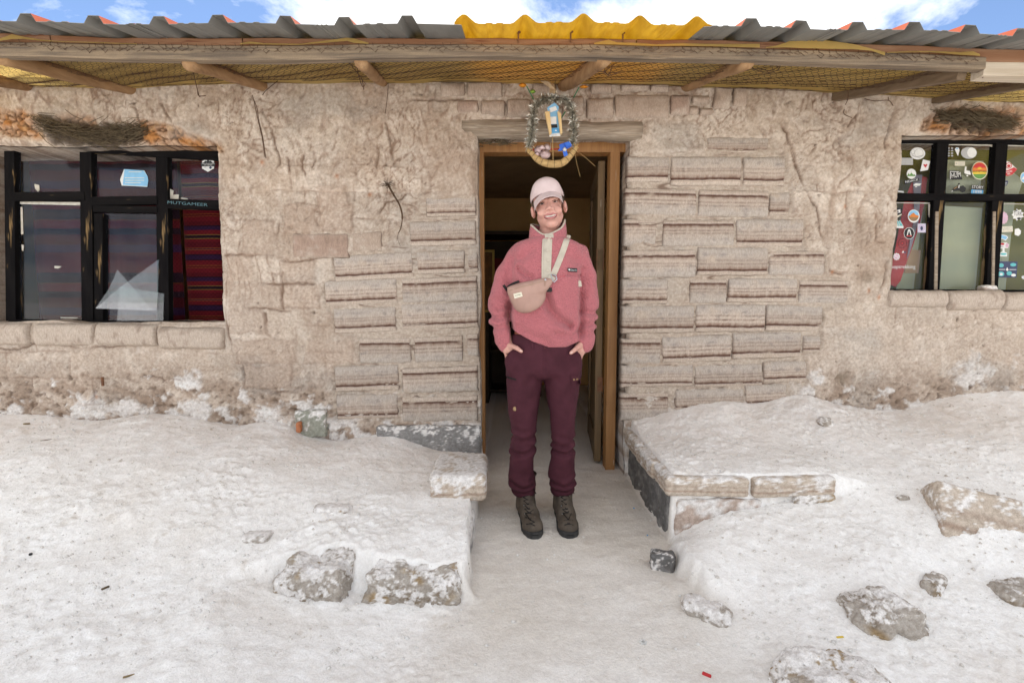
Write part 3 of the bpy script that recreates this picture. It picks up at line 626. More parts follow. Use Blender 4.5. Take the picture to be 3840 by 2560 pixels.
    X = cx0 + dx_ * ca_ - dz_ * sa_ + jit[:, 0]; Z = cz0 + dx_ * sa_ + dz_ * ca_ + jit[:, 1]
    base_ = wall_h(cx0, cz0) if kind not in 'LH' else np.mean([wall_h(cx0 - W * .3, cz0), wall_h(cx0 + W * .3, cz0)])
    vs_ = np.c_[X, -(base_ + dep), Z]; f_ = grid_faces(nv, nu)
    per = list(range(nu)) + [r * nu + nu - 1 for r in range(1, nv)] + [(nv - 1) * nu + i for i in range(nu - 2, -1, -1)] + [r * nu for r in range(nv - 2, 0, -1)]
    sk = vs_[per].copy(); sk[:, 1] = .05; k0 = len(vs_); n_ = len(per)
    fs2 = np.array([(per[i], k0 + i, k0 + (i + 1) % n_, per[(i + 1) % n_]) for i in range(n_)])
    return mesh('brick', np.vstack([vs_, sk]), np.vstack([f_, fs2]), 'salt_brick', wall, True, np.clip(np.vstack([cl, cl[per]]), .02, .8), origin=(cx0, 0, cz0))
LEFT = [(1135, 200, 1405, 295, 'L', 1), (1045, 330, 1405, 452, 'L', 1.5), (640, 505, 1070, 635, 'L', 3.2), (1085, 490, 1345, 602, 'L', 2), (1355, 495, 1415, 592, 'L', 1.5),
        (590, 642, 985, 768, 'L', 2.4), (1005, 632, 1412, 756, 'H', 2.2), (640, 792, 980, 917, 'L', 2), (1003, 766, 1415, 896, 'L', 2.2), (775, 957, 1060, 1082, 'H', .5), (1072, 948, 1335, 1076, 'H', 2.2),
        (1352, 935, 1418, 1046, 'H', 2), (645, 1102, 995, 1228, 'L', 2), (1008, 1112, 1415, 1238, 'H', 2), (655, 1256, 990, 1378, 'L', 1.5), (1008, 1268, 1415, 1392, 'H', 1.2),
        (425, 395, 730, 525, 'R', 0), (740, 385, 905, 490, 'P', 2)]
RIGHT = [(145, 128, 370, 255, 'L', 0), (378, 128, 755, 275, 'L', 0), (765, 130, 985, 275, 'L', 0), (570, 22, 905, 100, 'L', 0),
         (133, 300, 517, 433, 'H', -1), (525, 310, 900, 442, 'H', -1), (906, 318, 1015, 432, 'L', 0), (128, 462, 303, 598, 'H', 0), (335, 468, 718, 600, 'H', 0), (727, 462, 1085, 600, 'L', 0),
         (124, 628, 513, 767, 'H', .4), (520, 613, 895, 754, 'L', 0), (903, 633, 1200, 754, 'H', 0), (118, 783, 362, 907, 'L', 0), (480, 783, 680, 905, 'H', 0), (687, 778, 1055, 898, 'L', 0), (1063, 791, 1328, 907, 'H', 0),
         (116, 926, 503, 1062, 'L', .3), (512, 918, 885, 1056, 'L', 0), (890, 922, 1190, 1052, 'L', -.4), (114, 1103, 325, 1228, 'H', 0), (332, 1085, 703, 1217, 'L', 1.8), (712, 1068, 1078, 1197, 'L', 1.6), (1085, 1085, 1180, 1168, 'L', 0),
         (112, 1243, 500, 1352, 'L', .8), (507, 1240, 873, 1352, 'L', 1.6), (880, 1222, 1110, 1328, 'L', 1.8), (110, 1393, 365, 1532, 'H', .8), (405, 1372, 775, 1478, 'L', 1.8), (780, 1347, 1000, 1452, 'L', 2)]
for i_, q in enumerate(LEFT): brick(q[:4], q[4], z6, R(q[5]), .013 if q[4] in 'LH' else .008, i_ + 1)
for i_, q in enumerate(RIGHT): brick(q[:4], q[4], z7, R(q[5]), .015, i_ + 40)
# window sill bricks, standing proud of the wall
SILL = [(-60, 20, 210, 165, 'S', 0), (235, 22, 635, 172, 'S', 0), (645, 25, 1042, 168, 'S', -.6), (1050, 45, 1480, 190, 'S', -1)]
for i_, q in enumerate(SILL): brick(q[:4], q[4], zG, R(q[5]), .034, i_ + 90)
SILR = [(265, 1335, 720, 1470, 'S', 0), (730, 1335, 1145, 1490, 'S', 1), (1150, 1350, 1500, 1500, 'S', 0)]
for i_, q in enumerate(SILR): brick(q[:4], q[4], zH, R(q[5]), .032, i_ + 100)
# ================================================================== blocks and rocks
def rounded(c0, half, rad, n=9, noise_amp=.006, nfreq=9.0, seed=0, rot=None, fine=.002):
    """rounded, knocked-about block; returns world verts, faces and local coords"""
    half = np.array(half, float); vs_ = []; fs_ = []
    lin = np.linspace(-1, 1, n + 1)
    for ax in range(3):
        for sg in (-1, 1):
            A, B = np.meshgrid(lin, lin); p = np.zeros((A.size, 3)); o_ = [i for i in range(3) if i != ax]
            p[:, o_[0]] = A.ravel(); p[:, o_[1]] = B.ravel(); p[:, ax] = sg; b = sum(len(q) for q in vs_); vs_.append(p)
            f = grid_faces(n + 1, n + 1) + b; flip = (sg > 0) == (ax == 1)
            fs_.append(f[:, ::-1] if flip else f)
    p = np.vstack(vs_) * half; f = np.vstack(fs_); r = min(rad, half.min() * .98)
    inner = np.clip(p, -(half - r), half - r); d = p - inner; q = inner + r * d / (np.linalg.norm(d, axis=1)[:, None] + 1e-9)
    nn = q / (np.linalg.norm(q / half, axis=1)[:, None] + 1e-9); nn /= np.linalg.norm(nn, axis=1)[:, None]
    s = seed * 7.31
    nz_ = fbm(q[:, 0] * nfreq + s, q[:, 1] * nfreq + s * 2, q[:, 2] * nfreq, 4, 600 + seed) * noise_amp * 2 + fbm(q[:, 0] * 50 + s, q[:, 1] * 50, q[:, 2] * 50, 4, 640 + seed, .65) * fine * 2.4
    q2 = q + nn * nz_[:, None]
    w = q2 if rot is None else q2 @ np.array(rot).T
    # weld the seams of the six faces
    key = np.round(q, 5); _, idx, inv = np.unique(key, axis=0, return_index=True, return_inverse=True); inv = inv.ravel()
    return (w + np.array(c0))[idx], inv[f], q[idx]
mat('rock', (1.05, 1.04, 1.03), (.74, .71, .68), scale=55, attr=True, grain=.2, rough=.95, bump=.7, bscale=80, bdist=.006, detail=8, spec=.1, c3=(.16, .12, .09), c3scale=45, c3lo=.66, c3hi=.80)
def rock_obj(name, c0, half, rad, style='salt', parent=None, seed=0, rot=None, amp=.01, nfreq=9, n=16, cover=.5, fine=.003):
    v, f, q = rounded(c0, half, rad, n, amp, nfreq, seed, rot, fine); s = seed * 3.7
    n1 = fbm(q[:, 0] * 14 + s, q[:, 1] * 14, q[:, 2] * 14, 4, 700 + seed); n2 = fbm(q[:, 0] * 55 + s, q[:, 1] * 55, q[:, 2] * 55, 4, 720 + seed, .65)
    if style == 'salt': cl = np.repeat(np.array([[.45, .41, .365]]), len(v), 0); cl = blend(cl, np.array([.24, .185, .125]), sstep(-.1, .3, n1)); cl = blend(cl, np.array([.36, .25, .12]), sstep(.1, .4, fbm(q[:, 0] * 9 + s, q[:, 1] * 9, q[:, 2] * 9 + 4, 3, 731)) * .8)
    elif style == 'layer':
        ll = q[:, 2] / (half[2] * 2) + .5 + .03 * n1; cl = np.repeat(np.array([[.56, .48, .40]]), len(v), 0)
        cl = blend(cl, np.array([.34, .24, .18]), np.exp(-((ll - .30) / .05) ** 2) * .8); cl = blend(cl, np.array([.40, .31, .25]), np.exp(-((ll - .55) / .05) ** 2) * .6); cl = blend(cl, np.array([.46, .42, .38]), sstep(.1, .5, n1) * .5)
    elif style == 'concrete': cl = np.repeat(np.array([[.27, .265, .26]]), len(v), 0); cl = blend(cl, np.array([.36, .35, .34]), sstep(0, .4, n1)); cl = blend(cl, np.array([.50, .49, .47]), sstep(.2, .5, n2) * .4)
    elif style == 'dark': cl = np.repeat(np.array([[.155, .152, .15]]), len(v), 0); cl = blend(cl, np.array([.27, .262, .255]), sstep(-.1, .4, n1)); cl = blend(cl, np.array([.5, .49, .47]), sstep(.22, .5, n2) * .5)
    elif style == 'pink': cl = np.repeat(np.array([[.52, .42, .36]]), len(v), 0); cl = blend(cl, np.array([.66, .62, .58]), sstep(0, .4, n1) * .8); cl = blend(cl, np.array([.34, .24, .17]), sstep(.25, .5, n2) * .6)
    elif style == 'green': cl = np.repeat(np.array([[.33, .34, .29]]), len(v), 0); cl = blend(cl, np.array([.48, .45, .40]), sstep(0, .4, n1) * .8)
    else: cl = np.repeat(np.array([[.50, .20, .10]]), len(v), 0); cl = blend(cl, np.array([.55, .42, .33]), sstep(0, .4, n1) * .7)
    upz = (v[:, 2] - v[:, 2].min()) / (np.ptp(v[:, 2]) + 1e-6)
    sn = sstep(-.06, .14, n1 * .9 + .75 * n2 + (upz - 1 + cover) * .7)
    if cover > 0: cl = blend(cl, np.array([.79, .77, .755]), sn)
    return mesh(name, v, f, 'rock', parent, True, np.clip(cl * (1 + .12 * n2)[:, None], .02, .84), origin=c0)

# stones set in mortar over the door, log lintel
def stone(q, zf, seed, kind='P', proud=.028):
    o = brick(q, kind, zf, R(random.uniform(-2, 2)), proud, seed); o.name = 'stone'; return o
for i_, q in enumerate([(-330, 700, -120, 830), (-110, 690, 190, 830), (5, 845, 212, 975), (225, 835, 425, 990), (-190, 850, -10, 960), (440, 690, 640, 800), (690, 800, 875, 985), (890, 825, 1120, 1000), (1130, 785, 1590, 998), (1600, 790, 1765, 968), (1783, 790, 1938, 880), (1965, 705, 2105, 918),
                        (1748, 888, 1836, 965), (1845, 900, 1965, 968), (930, 690, 1110, 790), (1180, 690, 1420, 770), (1430, 680, 1590, 775), (2125, 720, 2240, 900)]):
    stone(q, zC, 120 + i_, 'R' if i_ in (9, 4) else 'P')
mat('old_wood', (.33, .265, .20), (.19, .145, .105), scale=6, stretch=(1, 14, 14), rough=.85, bump=.4, bscale=9, bdist=.004, detail=8, c3=(.46, .40, .33), c3scale=5, c3lo=.5, c3hi=.75)
mat('grey_wood', (.27, .205, .14), (.14, .11, .085), scale=2.6, stretch=(1, 34, 34), rough=.9, bump=.5, bscale=5, bdist=.004, detail=10, lo=.38, hi=.62, c3=(.085, .068, .055), c3scale=1.1, c3lo=.60, c3hi=.78, grain=.12, spec=.05)
mat('red_wood', (.20, .085, .04), (.27, .15, .085), scale=1.5, stretch=(1, 20, 20), rough=.8, bump=.3, bscale=5, bdist=.003, detail=7, c3=(.14, .05, .025), c3scale=2.5, c3lo=.6, c3hi=.7)
mat('log_wood', (.35, .215, .11), (.22, .12, .055), scale=3, stretch=(9, 1, 9), rough=.8, bump=.35, bscale=7, bdist=.003, detail=8, c3=(.16, .10, .06), c3scale=4, c3lo=.62, c3hi=.74)
mat('door_wood', (.37, .185, .065), (.27, .125, .042), scale=2.5, stretch=(16, 16, 1), rough=.55, bump=.25, bscale=6, bdist=.002, detail=7, c3=(.60, .50, .38), c3scale=4.5, c3lo=.68, c3hi=.74, spec=.4)
mat('leaf_wood', (.17, .105, .045), (.10, .06, .028), scale=2.5, stretch=(16, 16, 1), rough=.6, bump=.25, bscale=6, bdist=.002, detail=7, c3=(.45, .40, .33), c3scale=5, c3lo=.68, c3hi=.75, spec=.4)
def log(name, a, b, r0, r1, material, parent, n=14, k=16, wob=.004, seed=0):
    a, b = np.array(a), np.array(b); t = np.linspace(0, 1, k)
    pts = [a + (b - a) * s + wob * np.array([math.sin(5 * s + seed), 0, math.cos(4 * s + seed * 2)]) for s in t]
    rr = [lerp(r0, r1, s) * (1 + .05 * math.sin(11 * s + seed) + .03 * math.sin(23 * s)) for s in t]
    m = MB(); m.tube(pts, rr, n); return m.build(name, material, parent, True, origin=tuple((a + b) / 2))
log('lintel_log', pp(1735, 487, .03), pp(2400, 492, .03), .062, .056, 'old_wood', house, seed=3)

# ================================================================== roof
roof = empty('roof', (0, 0, 0), house)
YB, YE, SL = -.72, -.94, .235
def interp_px(pts, Y):
    q = [pp(a, b, Y) for a, b in pts]; xs_ = [p[0] for p in q]; zs_ = [p[2] for p in q]
    return lambda X: float(np.interp(X, xs_, zs_)) if not hasattr(X, '__len__') else np.interp(X, xs_, zs_)
beam_bot = interp_px([(a, b - 15) for a, b in [(-300, 219), (0, 223), (446, 234), (1000, 241), (1400, 232), (1900, 225), (2300, 230), (2800, 240), (3313, 259), (3700, 272)]], YB - .045)
beam_top = interp_px([(-300, 152), (0, 156), (446, 165), (1000, 171), (1400, 165), (1900, 166), (2300, 167), (2800, 180), (3313, 196), (3700, 212)], YB - .045)
bat_top = interp_px([(-300, 112), (0, 122), (446, 141), (1000, 142), (1900, 143), (2300, 145), (2800, 153), (3313, 167), (3840, 187), (4200, 198)], YB - .03)
def long_beam(name, xs_, bot, top, y0, y1, material, parent):
    m = MB(); k = len(xs_); vs_ = []; fs_ = []
    for X in xs_:
        b_, t_ = bot(X), top(X); j = .0025 * math.sin(X * 13) + .002 * math.sin(X * 31)
        vs_ += [(X, y0 + j, b_ + .004), (X, y0 + j + .004, b_), (X, y1, b_), (X, y1, t_), (X, y0 + j + .004, t_), (X, y0 + j, t_ - .004)]
    for i in range(k - 1):
        for j in range(6): fs_.append((i * 6 + j, i * 6 + (j + 1) % 6, i * 6 + 6 + (j + 1) % 6, i * 6 + 6 + j))
    fs_.append(tuple(range(6))); fs_.append(tuple((k - 1) * 6 + j for j in range(6))[::-1]); m.add(vs_, fs_)
    return m.build(name, material, parent, origin=(float(np.mean(xs_)), (y0 + y1) / 2, bot(float(np.mean(xs_)))))
xr_end = pp(3700, 240, YB - .045)[0]
long_beam('fascia_beam', np.linspace(-3.6, xr_end, 60), beam_bot, beam_top, YB - .045, YB - .003, 'grey_wood', roof)
mat('pale_wood', (.56, .48, .38), (.42, .34, .25), scale=2.2, stretch=(1, 22, 22), rough=.88, bump=.4, bscale=4, bdist=.004, detail=9)
bb2 = interp_px([(3640, 284), (3840, 290), (4300, 302)], YB - .02); bt2 = interp_px([(3640, 232), (3840, 237), (4300, 250)], YB - .02)
long_beam('fascia_beam', np.linspace(xr_end + .006, 3.9, 14), bb2, bt2, YB - .03, YB + .035, 'pale_wood', roof)
for (a_, b_) in ((-3.6, -2.05), (-2.045, -1.2), (-1.195, .55), (.555, 1.35), (1.355, 3.9)):
    long_beam('batten', np.linspace(a_, b_, 24), lambda X: min(beam_top(X), bat_top(X) - .018) + .001 if X < xr_end else bat_top(X) - .055, bat_top, YB - .030 - .002 * (a_ > 0), YB + .02, 'red_wood', roof)
# corrugated sheets
mat('sheet_under', (.225, .225, .21), (.165, .165, .155), scale=2, stretch=(6, 1, 6), rough=.55, metal=0.0, spec=.4, detail=6, c3=(.11, .10, .09), c3scale=1.5, c3lo=.6, c3hi=.85)
mat('sheet_top', (.40, .115, .065), (.34, .09, .05), scale=5, rough=.95, spec=.03)
mat('yellow_sheet', (.70, .52, .10), (.58, .40, .07), scale=3.5, stretch=(8, 1, 8), rough=.45, spec=.4, trans=.6, detail=5)
RIBH = .031
def sheet(x0, x1, ribs, kind, lift):
    if kind == 'yellow': prof = [(-.058, 0), (-.045, .004), (-.030, .016), (-.016, .028), (-.006, .034), (.006, .034), (.016, .028), (.030, .016), (.045, .004), (.058, 0)]
    else: prof = [(-.040, 0), (-.021, RIBH), (.021, RIBH), (.040, 0)]
    pts = [(x0, 0)]
    for rx in ribs:
        if rx - .07 > pts[-1][0]:
            w = rx - .06 - pts[-1][0]; xa = pts[-1][0]
            for t in (.34, .67): pts += [(xa + w * t - .016, 0), (xa + w * t - .009, .0035), (xa + w * t + .009, .0035), (xa + w * t + .016, 0)]
        pts += [(rx + a, b) for a, b in prof if x0 < rx + a < x1]
    pts.append((x1, 0)); pts = sorted(set(pts))
    ys = [YE, YB, -.2, .6, 1.8, 3.2, 4.4]; th = .0016; vs_ = []; fs_ = []; mi = []
    n = len(pts); k = len(ys)
    for lay in (0, 1):
        for Y in ys:
            for (X, hh) in pts: vs_.append((X, Y, bat_top(X) + .004 + hh + lift + lay * th + (Y - YB) * SL + .0035 * math.sin(X * 9 + Y)))
    for lay in (0, 1):
        for i in range(k - 1):
            for j in range(n - 1):
                a = lay * n * k + i * n + j; fs_.append((a, a + n, a + n + 1, a + 1) if lay == 0 else (a, a + 1, a + n + 1, a + n)); mi.append(lay)
    for j in range(n - 1): fs_.append((j, j + 1, n * k + j + 1, n * k + j)); mi.append(0)
    for i in range(k - 1):
        for j in (0, n - 1): a = i * n + j; fs_.append((a, a + n, n * k + a + n, n * k + a)); mi.append(0)
    o = mesh('roof_sheet', vs_, fs_, None, roof, mats=['yellow_sheet', 'yellow_sheet'] if kind == 'yellow' else ['sheet_under', 'sheet_top'], midx=mi, origin=((x0 + x1) / 2, YB, bat_top((x0 + x1) / 2)))
    if kind == 'yellow': o['label'] = 'translucent yellow corrugated sheet'
def ex(px_): return pp(px_, 85, YE)[0]
for (a_, b_, rb, kd, lf) in ((-420, 475, (-395, -150, 98, 351), 'g', 0), (470, 1185, (596, 817, 1070), 'g', .0025), (1178, 1730, (1290, 1527), 'g', 0), (1703, 2672, (1740, 1968, 2188, 2400, 2613), 'yellow', .006),
                            (2640, 3112, (2817, 3004), 'g', 0), (3105, 3742, (3217, 3430, 3641), 'g', .0025), (3735, 4420, (3838, 4050, 4270), 'g', 0)):
    sheet(ex(a_), ex(b_), [ex(q) for q in rb], kd, lf)
mat('rust_metal', (.22, .10, .05), (.12, .06, .035), scale=20, rough=.8)
mat('wire', (.10, .055, .035), rough=.7, metal=.3)
for q in ((322, 275, 318), (762, 272, 318), (1200, 280, 325)):
    t_ = pp(*zC(q[0], q[1]), YB - .04); b_ = pp(*zC(q[0], q[2]), YB - .04); m = MB(); m.tube([b_ - np.array([0, 0, .02]), t_], .0035, 6); m.tube([t_, t_ + np.array([0, 0, .003])], .011, 8); m.build('roof_nail', 'rust_metal', roof, origin=tuple(b_))
# rafters
LOGS = [((100, 335), (-260, 262), .040), ((490, 345), (20, 232), .037), ((985, 338), (714, 250), .033), ((1440, 328), (1351, 240), .031), ((2118, 330), (2262, 226), .043), ((2580, 334), (2800, 244), .036)]
for i_, (a_, b_, r_) in enumerate(LOGS):
    A = pp(a_[0], a_[1] - 16, .0); B = pp(b_[0], b_[1] - 8, YB); d_ = (B - A) / np.linalg.norm(B - A)
    log('rafter', A - d_ * .12, B + d_ * .02, r_, r_ * .92, 'log_wood', roof, wob=.006, seed=i_)
mat('timber', (.20, .14, .09), (.13, .09, .055), scale=3, stretch=(12, 1.2, 12), rough=.85, bump=.3, bscale=6, bdist=.003, detail=8)
for (a_, b_) in (((3128, 352), (3615, 262)), ((3512, 360), (4020, 268))):
    A = pp(a_[0], a_[1], .0); B = pp(b_[0], b_[1], YB + .02); d_ = (B - A) / np.linalg.norm(B - A); A = A - d_ * .1; C0 = (A + B) / 2; ln = np.linalg.norm(B - A)
    sx = np.cross(d_, [0, 0, 1]); sx /= np.linalg.norm(sx); uz = np.cross(sx, d_); m = MB(); m.box(C0, (.05, ln, .085), rot=np.stack([sx, d_, uz], 1), bev=.004); m.build('rafter', 'timber', roof, origin=tuple(C0))
# yellow tarpaulin over the rafters, chicken wire under it
mat('tarp', (.76, .55, .20), (.66, .45, .13), scale=2.5, rough=.6, trans=.5, spec=.3, detail=6)
wall_top = interp_px([(-300, 318), (0, 312), (450, 318), (900, 300), (1400, 296), (1900, 296), (2300, 300), (2700, 312), (3100, 332), (3500, 350), (3840, 372), (4100, 380)], -.03)
xs_ = np.linspace(-3.6, 3.8, 150); ts_ = np.linspace(0, 1, 13); TX, TT = np.meshgrid(xs_, ts_); tx, tt = TX.ravel(), TT.ravel()
bt_all = np.where(tx < xr_end, beam_top(tx), bt2(tx)) - .012; wt_all = wall_top(tx)
def tarp_z(X, T): return lerp(np.where(X < xr_end, beam_top(X), bt2(X)) - .012, wall_top(X), T) + .010 * noise(X * 2.4, T * 1.5, None, 811) - .012 * np.sin(np.pi * T) * (.6 + .8 * noise(X * 1.1, T * 0 + 2, None, 813))
tv = np.c_[tx, YB + .02 + tt * (-.0 - YB + .08), tarp_z(tx, tt) + .014]
mesh('tarpaulin', tv, grid_faces(13, 150), 'tarp', roof, True, origin=(0, YB / 2, 2.4))
# wisps of it folded over the beam
def flap(pts_top, pts_bot, Y):
    n = len(pts_top); v = [pp(*q, Y - .006 * math.sin(i * 1.9)) for i, q in enumerate(pts_top)] + [pp(*q, Y - .012 - .006 * math.cos(i * 2.3)) for i, q in enumerate(pts_bot)]
    mesh('tarpaulin_flap', v, grid_faces(2, n), 'tarp', roof, True, origin=tuple(v[n // 2]))
flap([zD(*q) for q in ((160, 398), (250, 385), (330, 360), (400, 325), (430, 318), (560, 330), (750, 350), (900, 372), (1050, 410), (1165, 440))], [zD(*q) for q in ((160, 404), (250, 402), (330, 400), (400, 402), (430, 405), (560, 408), (750, 412), (900, 415), (1050, 428), (1160, 468))], YB - .06)
flap([zA(*q) for q in ((-100, 330), (0, 325), (100, 290), (200, 310), (350, 335), (500, 348), (800, 355), (1150, 368))], [zA(*q) for q in ((-100, 345), (0, 345), (100, 330), (200, 328), (350, 345), (500, 353), (800, 362), (1150, 374))], YB - .055)
flap([zB(*q) for q in ((0, 365), (80, 350), (200, 365), (500, 370), (700, 345), (900, 318), (960, 325), (1080, 362))], [zB(*q) for q in ((0, 375), (80, 368), (200, 375), (500, 378), (700, 362), (900, 345), (960, 362), (1080, 370))], YB - .055)
flap([zC(*q) for q in ((960, 362), (1080, 335), (1150, 358), (1320, 362), (1480, 375), (1700, 365), (2000, 372), (2350, 370))], [zC(*q) for q in ((960, 372), (1080, 375), (1150, 376), (1320, 384), (1480, 388), (1700, 386), (2000, 392), (2350, 402))], YB - .055)
flap([zD(*q) for q in ((1180, 440), (1350, 432), (1550, 430), (1800, 440), (1900, 432), (1960, 455))], [zD(*q) for q in ((1180, 446), (1350, 442), (1550, 440), (1800, 462), (1900, 466), (1960, 470))], YB - .055)
# chicken wire
ev_ = []; px0, py0 = .031, .024
def hexnet(fn, x0, x1, nr, seed):
    nc = int((x1 - x0) / px0); seg = []
    def node(i, j, k): return fn(x0 + i * px0 + (px0 / 2 if j % 2 else 0) + (.22 * px0 if k else -.22 * px0) * 0 , j + (.28 if k else 0.))
    for j in range(nr):
        for i in range(nc):
            xa = x0 + i * px0 + (px0 / 2 if j % 2 else 0)
            a = fn(xa, j); b = fn(xa, j + .38); seg.append((a, b))
            if j < nr - 1: seg.append((b, fn(xa + px0 / 2, j + 1))); seg.append((b, fn(xa - px0 / 2, j + 1)))
    return seg
nr_ = 30
def netpt(X, j):
    t = min(max(j / nr_, 0), 1); y = YB + .035 + t * (-YB - .05); wob = .006 * math.sin(X * 37 + j) * .5
    return (X + .004 * math.sin(j * 2.1 + X * 15), y, float(tarp_z(np.array([X]), np.array([t]))[0]) - .006 + wob * .6 - .02 * math.sin(math.pi * t) * .4)
_tz = {}
seg = []
nc_n = int(7.1 / px0)
Xs = np.array([[(-3.5 + i * px0 + (px0 / 2 if j % 2 else 0)) for i in range(nc_n + 1)] for j in range(nr_ + 1)]); Js = np.repeat(np.arange(nr_ + 1)[:, None], nc_n + 1, 1)
def net(X, J):
    T = np.clip(J / nr_, 0, 1); return np.stack([X + .004 * np.sin(J * 2.1 + X * 15), YB + .035 + T * (-YB - .05), tarp_z(X, T) - .004 - .012 * np.sin(np.pi * T) + .004 * np.sin(X * 23 + J)], -1)
A_ = net(Xs, Js); B_ = net(Xs, Js + .38)
segA = [A_[:, :].reshape(-1, 3)]; segB = [B_.reshape(-1, 3)]
for j in range(nr_):
    if j % 2 == 0: segA += [B_[j, :], B_[j, 1:]]; segB += [A_[j + 1, :], A_[j + 1, :-1]]
    else: segA += [B_[j, :], B_[j, :-1]]; segB += [A_[j + 1, :], A_[j + 1, 1:]]
# the hem of the net, folded up over the face of the beam
Xf = np.arange(-3.4, xr_end - .02, .034); hem_lo = .030 + .012 * noise(Xf * 3, Xf * 0, None, 821)
for i, X in enumerate(Xf[:-1]):
    b0 = beam_top(X); y0 = YB - .0495; dz0 = hem_lo[i]
    p1 = (X, y0, b0 + .002); p2 = (X + .004, y0, b0 - dz0 * .45); p3 = (X - .012, y0, b0 - dz0 * .7); p4 = (X + .019, y0, b0 - dz0 * .72); p5 = (X + .005, y0 - .001, b0 - dz0 - .006 * math.sin(i * 2.7))
    for a, b in ((p1, p2), (p2, p3), (p2, p4), (p3, p5), (p4, p5)):
        if random.random() < .72: jj = np.array([random.gauss(0, .003), 0, random.gauss(0, .003)]); segA.append(np.array([a]) + jj); segB.append(np.array([b]) + jj)
# strands bunched along the wall head
for k in range(9):
    Xw = np.linspace(-3.3, 3.4, 260); zz = wall_top(Xw) - .006 - .022 * k / 9 + .008 * noise(Xw * 6, Xw * 0 + k, None, 830 + k); q = np.c_[Xw, -.035 - .012 * noise(Xw * 5, Xw * 0 + k, None, 850) - np.array([wall_h(a, b) for a, b in zip(Xw, zz)]), zz]
    segA.append(q[:-1]); segB.append(q[1:])
SA = np.vstack(segA); SB = np.vstack(segB)
def wires(SA, SB, r):
    t = SB - SA; t /= np.linalg.norm(t, axis=1)[:, None] + 1e-9; u = np.cross(t, np.array([.3, .2, 1.0])); u /= np.linalg.norm(u, axis=1)[:, None] + 1e-9; w = np.cross(t, u); vs_ = []
    for P in (SA, SB):
        for a in (0, 2.094, 4.189): vs_.append(P + r * (math.cos(a) * u + math.sin(a) * w))
    V = np.stack(vs_, 1).reshape(-1, 3); o = 6 * np.arange(len(SA))[:, None]
    Fq = np.vstack([np.array([[0, 1, 4, 3]]) + o, np.array([[1, 2, 5, 4]]) + o, np.array([[2, 0, 3, 5]]) + o]); return V, Fq
V, Fq = wires(SA, SB, .0011)
tag(mesh('wire_netting', V, Fq, 'wire', roof, origin=(0, YB / 2, 2.4)), kind='stuff')
# twists of wire round the rafters and loose ends
def wire(name, pts, r, parent=None, material='wire', n=5): m = MB(); m.tube(pts, r, n); return m.build(name, material, parent, True, origin=tuple(np.array(pts[0])))
def curve(pts, k=6):
    pts = [np.array(p, float) for p in pts]; o = []
    for i in range(len(pts) - 1):
        p0, p1, p2, p3 = pts[max(i - 1, 0)], pts[i], pts[i + 1], pts[min(i + 2, len(pts) - 1)]
        for t in np.linspace(0, 1, k, endpoint=False): o.append(.5 * ((2 * p1) + (-p0 + p2) * t + (2 * p0 - 5 * p1 + 4 * p2 - p3) * t * t + (-p0 + 3 * p1 - 3 * p2 + p3) * t ** 3))
    o.append(pts[-1]); return o
for zf, Y, pts in ((zA, -.55, ((1540, 540), (1620, 590), (1700, 600), (1750, 545))), (zA, -.53, ((1620, 590), (1640, 680), (1670, 800), (1680, 815))), (zA, -.54, ((1660, 770), (1670, 805), (1725, 805))),
                   (zB, -.55, ((915, 535), (985, 570), (1010, 530))), (zB, -.5, ((985, 570), (1000, 650), (1030, 730), (1050, 700), (1020, 670))), (zB, -.03, ((1245, 690), (1240, 800), (1220, 955))), (zB, -.5, ((940, 560), (1020, 660), (1040, 755))),
                   (zC, -.62, ((930, 520), (970, 590), (1040, 600), (1130, 540))), (zC, -.6, ((1045, 590), (1075, 630), (1110, 570))), (zC, -.6, ((1040, 600), (1090, 635), (1190, 595))),
                   (zD, -.6, ((20, 545), (80, 590), (180, 610), (260, 590), (285, 545))), (zD, -.6, ((110, 580), (200, 595), (270, 560))), (zD, -.05, ((990, 830), (1080, 850), (1190, 845), (1230, 890))), (zD, -.05, ((1190, 845), (1190, 815))),
                   (zD, -.72, ((2160, 530), (2060, 590), (1980, 655))), (zA, -.05, ((2120, 800), (2140, 880), (2165, 1000), (2200, 1150), (2225, 1320))), (zB, -.06, ((110, 830), (140, 900), (160, 1020), (190, 1150), (218, 1330))), (zB, -.10, ((330, 670), (220, 760), (190, 800))),
                   (zD, -.2, ((850, 760), (850, 830), (830, 880))), (zD, -.04, ((820, 920), (820, 960), (885, 990)))):
    wire('loose_wire', curve([pp(*zf(*q), Y - .004 * i) for i, q in enumerate(pts)]), .0021, roof)

# ================================================================== shell of the house behind the front
mat('room_wall', (.76, .50, .21), (.66, .41, .16), scale=2, rough=.95, bump=.3, bscale=15, detail=6)
mat('room_ceiling', (.42, .29, .16), (.32, .22, .12), scale=3, rough=.95)
def shell(name, c_, d_, m_, parent=house): return MB().box(c_, d_).build(name, m_, parent, origin=c_)
shell('back_wall', (0, 3.6, 1.4), (9.0, .3, 3.0), 'room_wall'); shell('side_wall', (-4.55, 1.75, 1.3), (.3, 3.4, 2.9), 'room_wall'); shell('side_wall', (4.55, 1.75, 1.3), (.3, 3.4, 2.9), 'room_wall')
shell('ceiling', (0, 1.80, 2.50), (8.8, 3.3, .05), 'room_ceiling')
shell('partition_wall', (-1.25, 1.9, 1.2), (.15, 3.1, 2.54), 'room_wall'); shell('partition_wall', (1.95, 1.9, 1.2), (.15, 3.1, 2.54), 'room_wall')
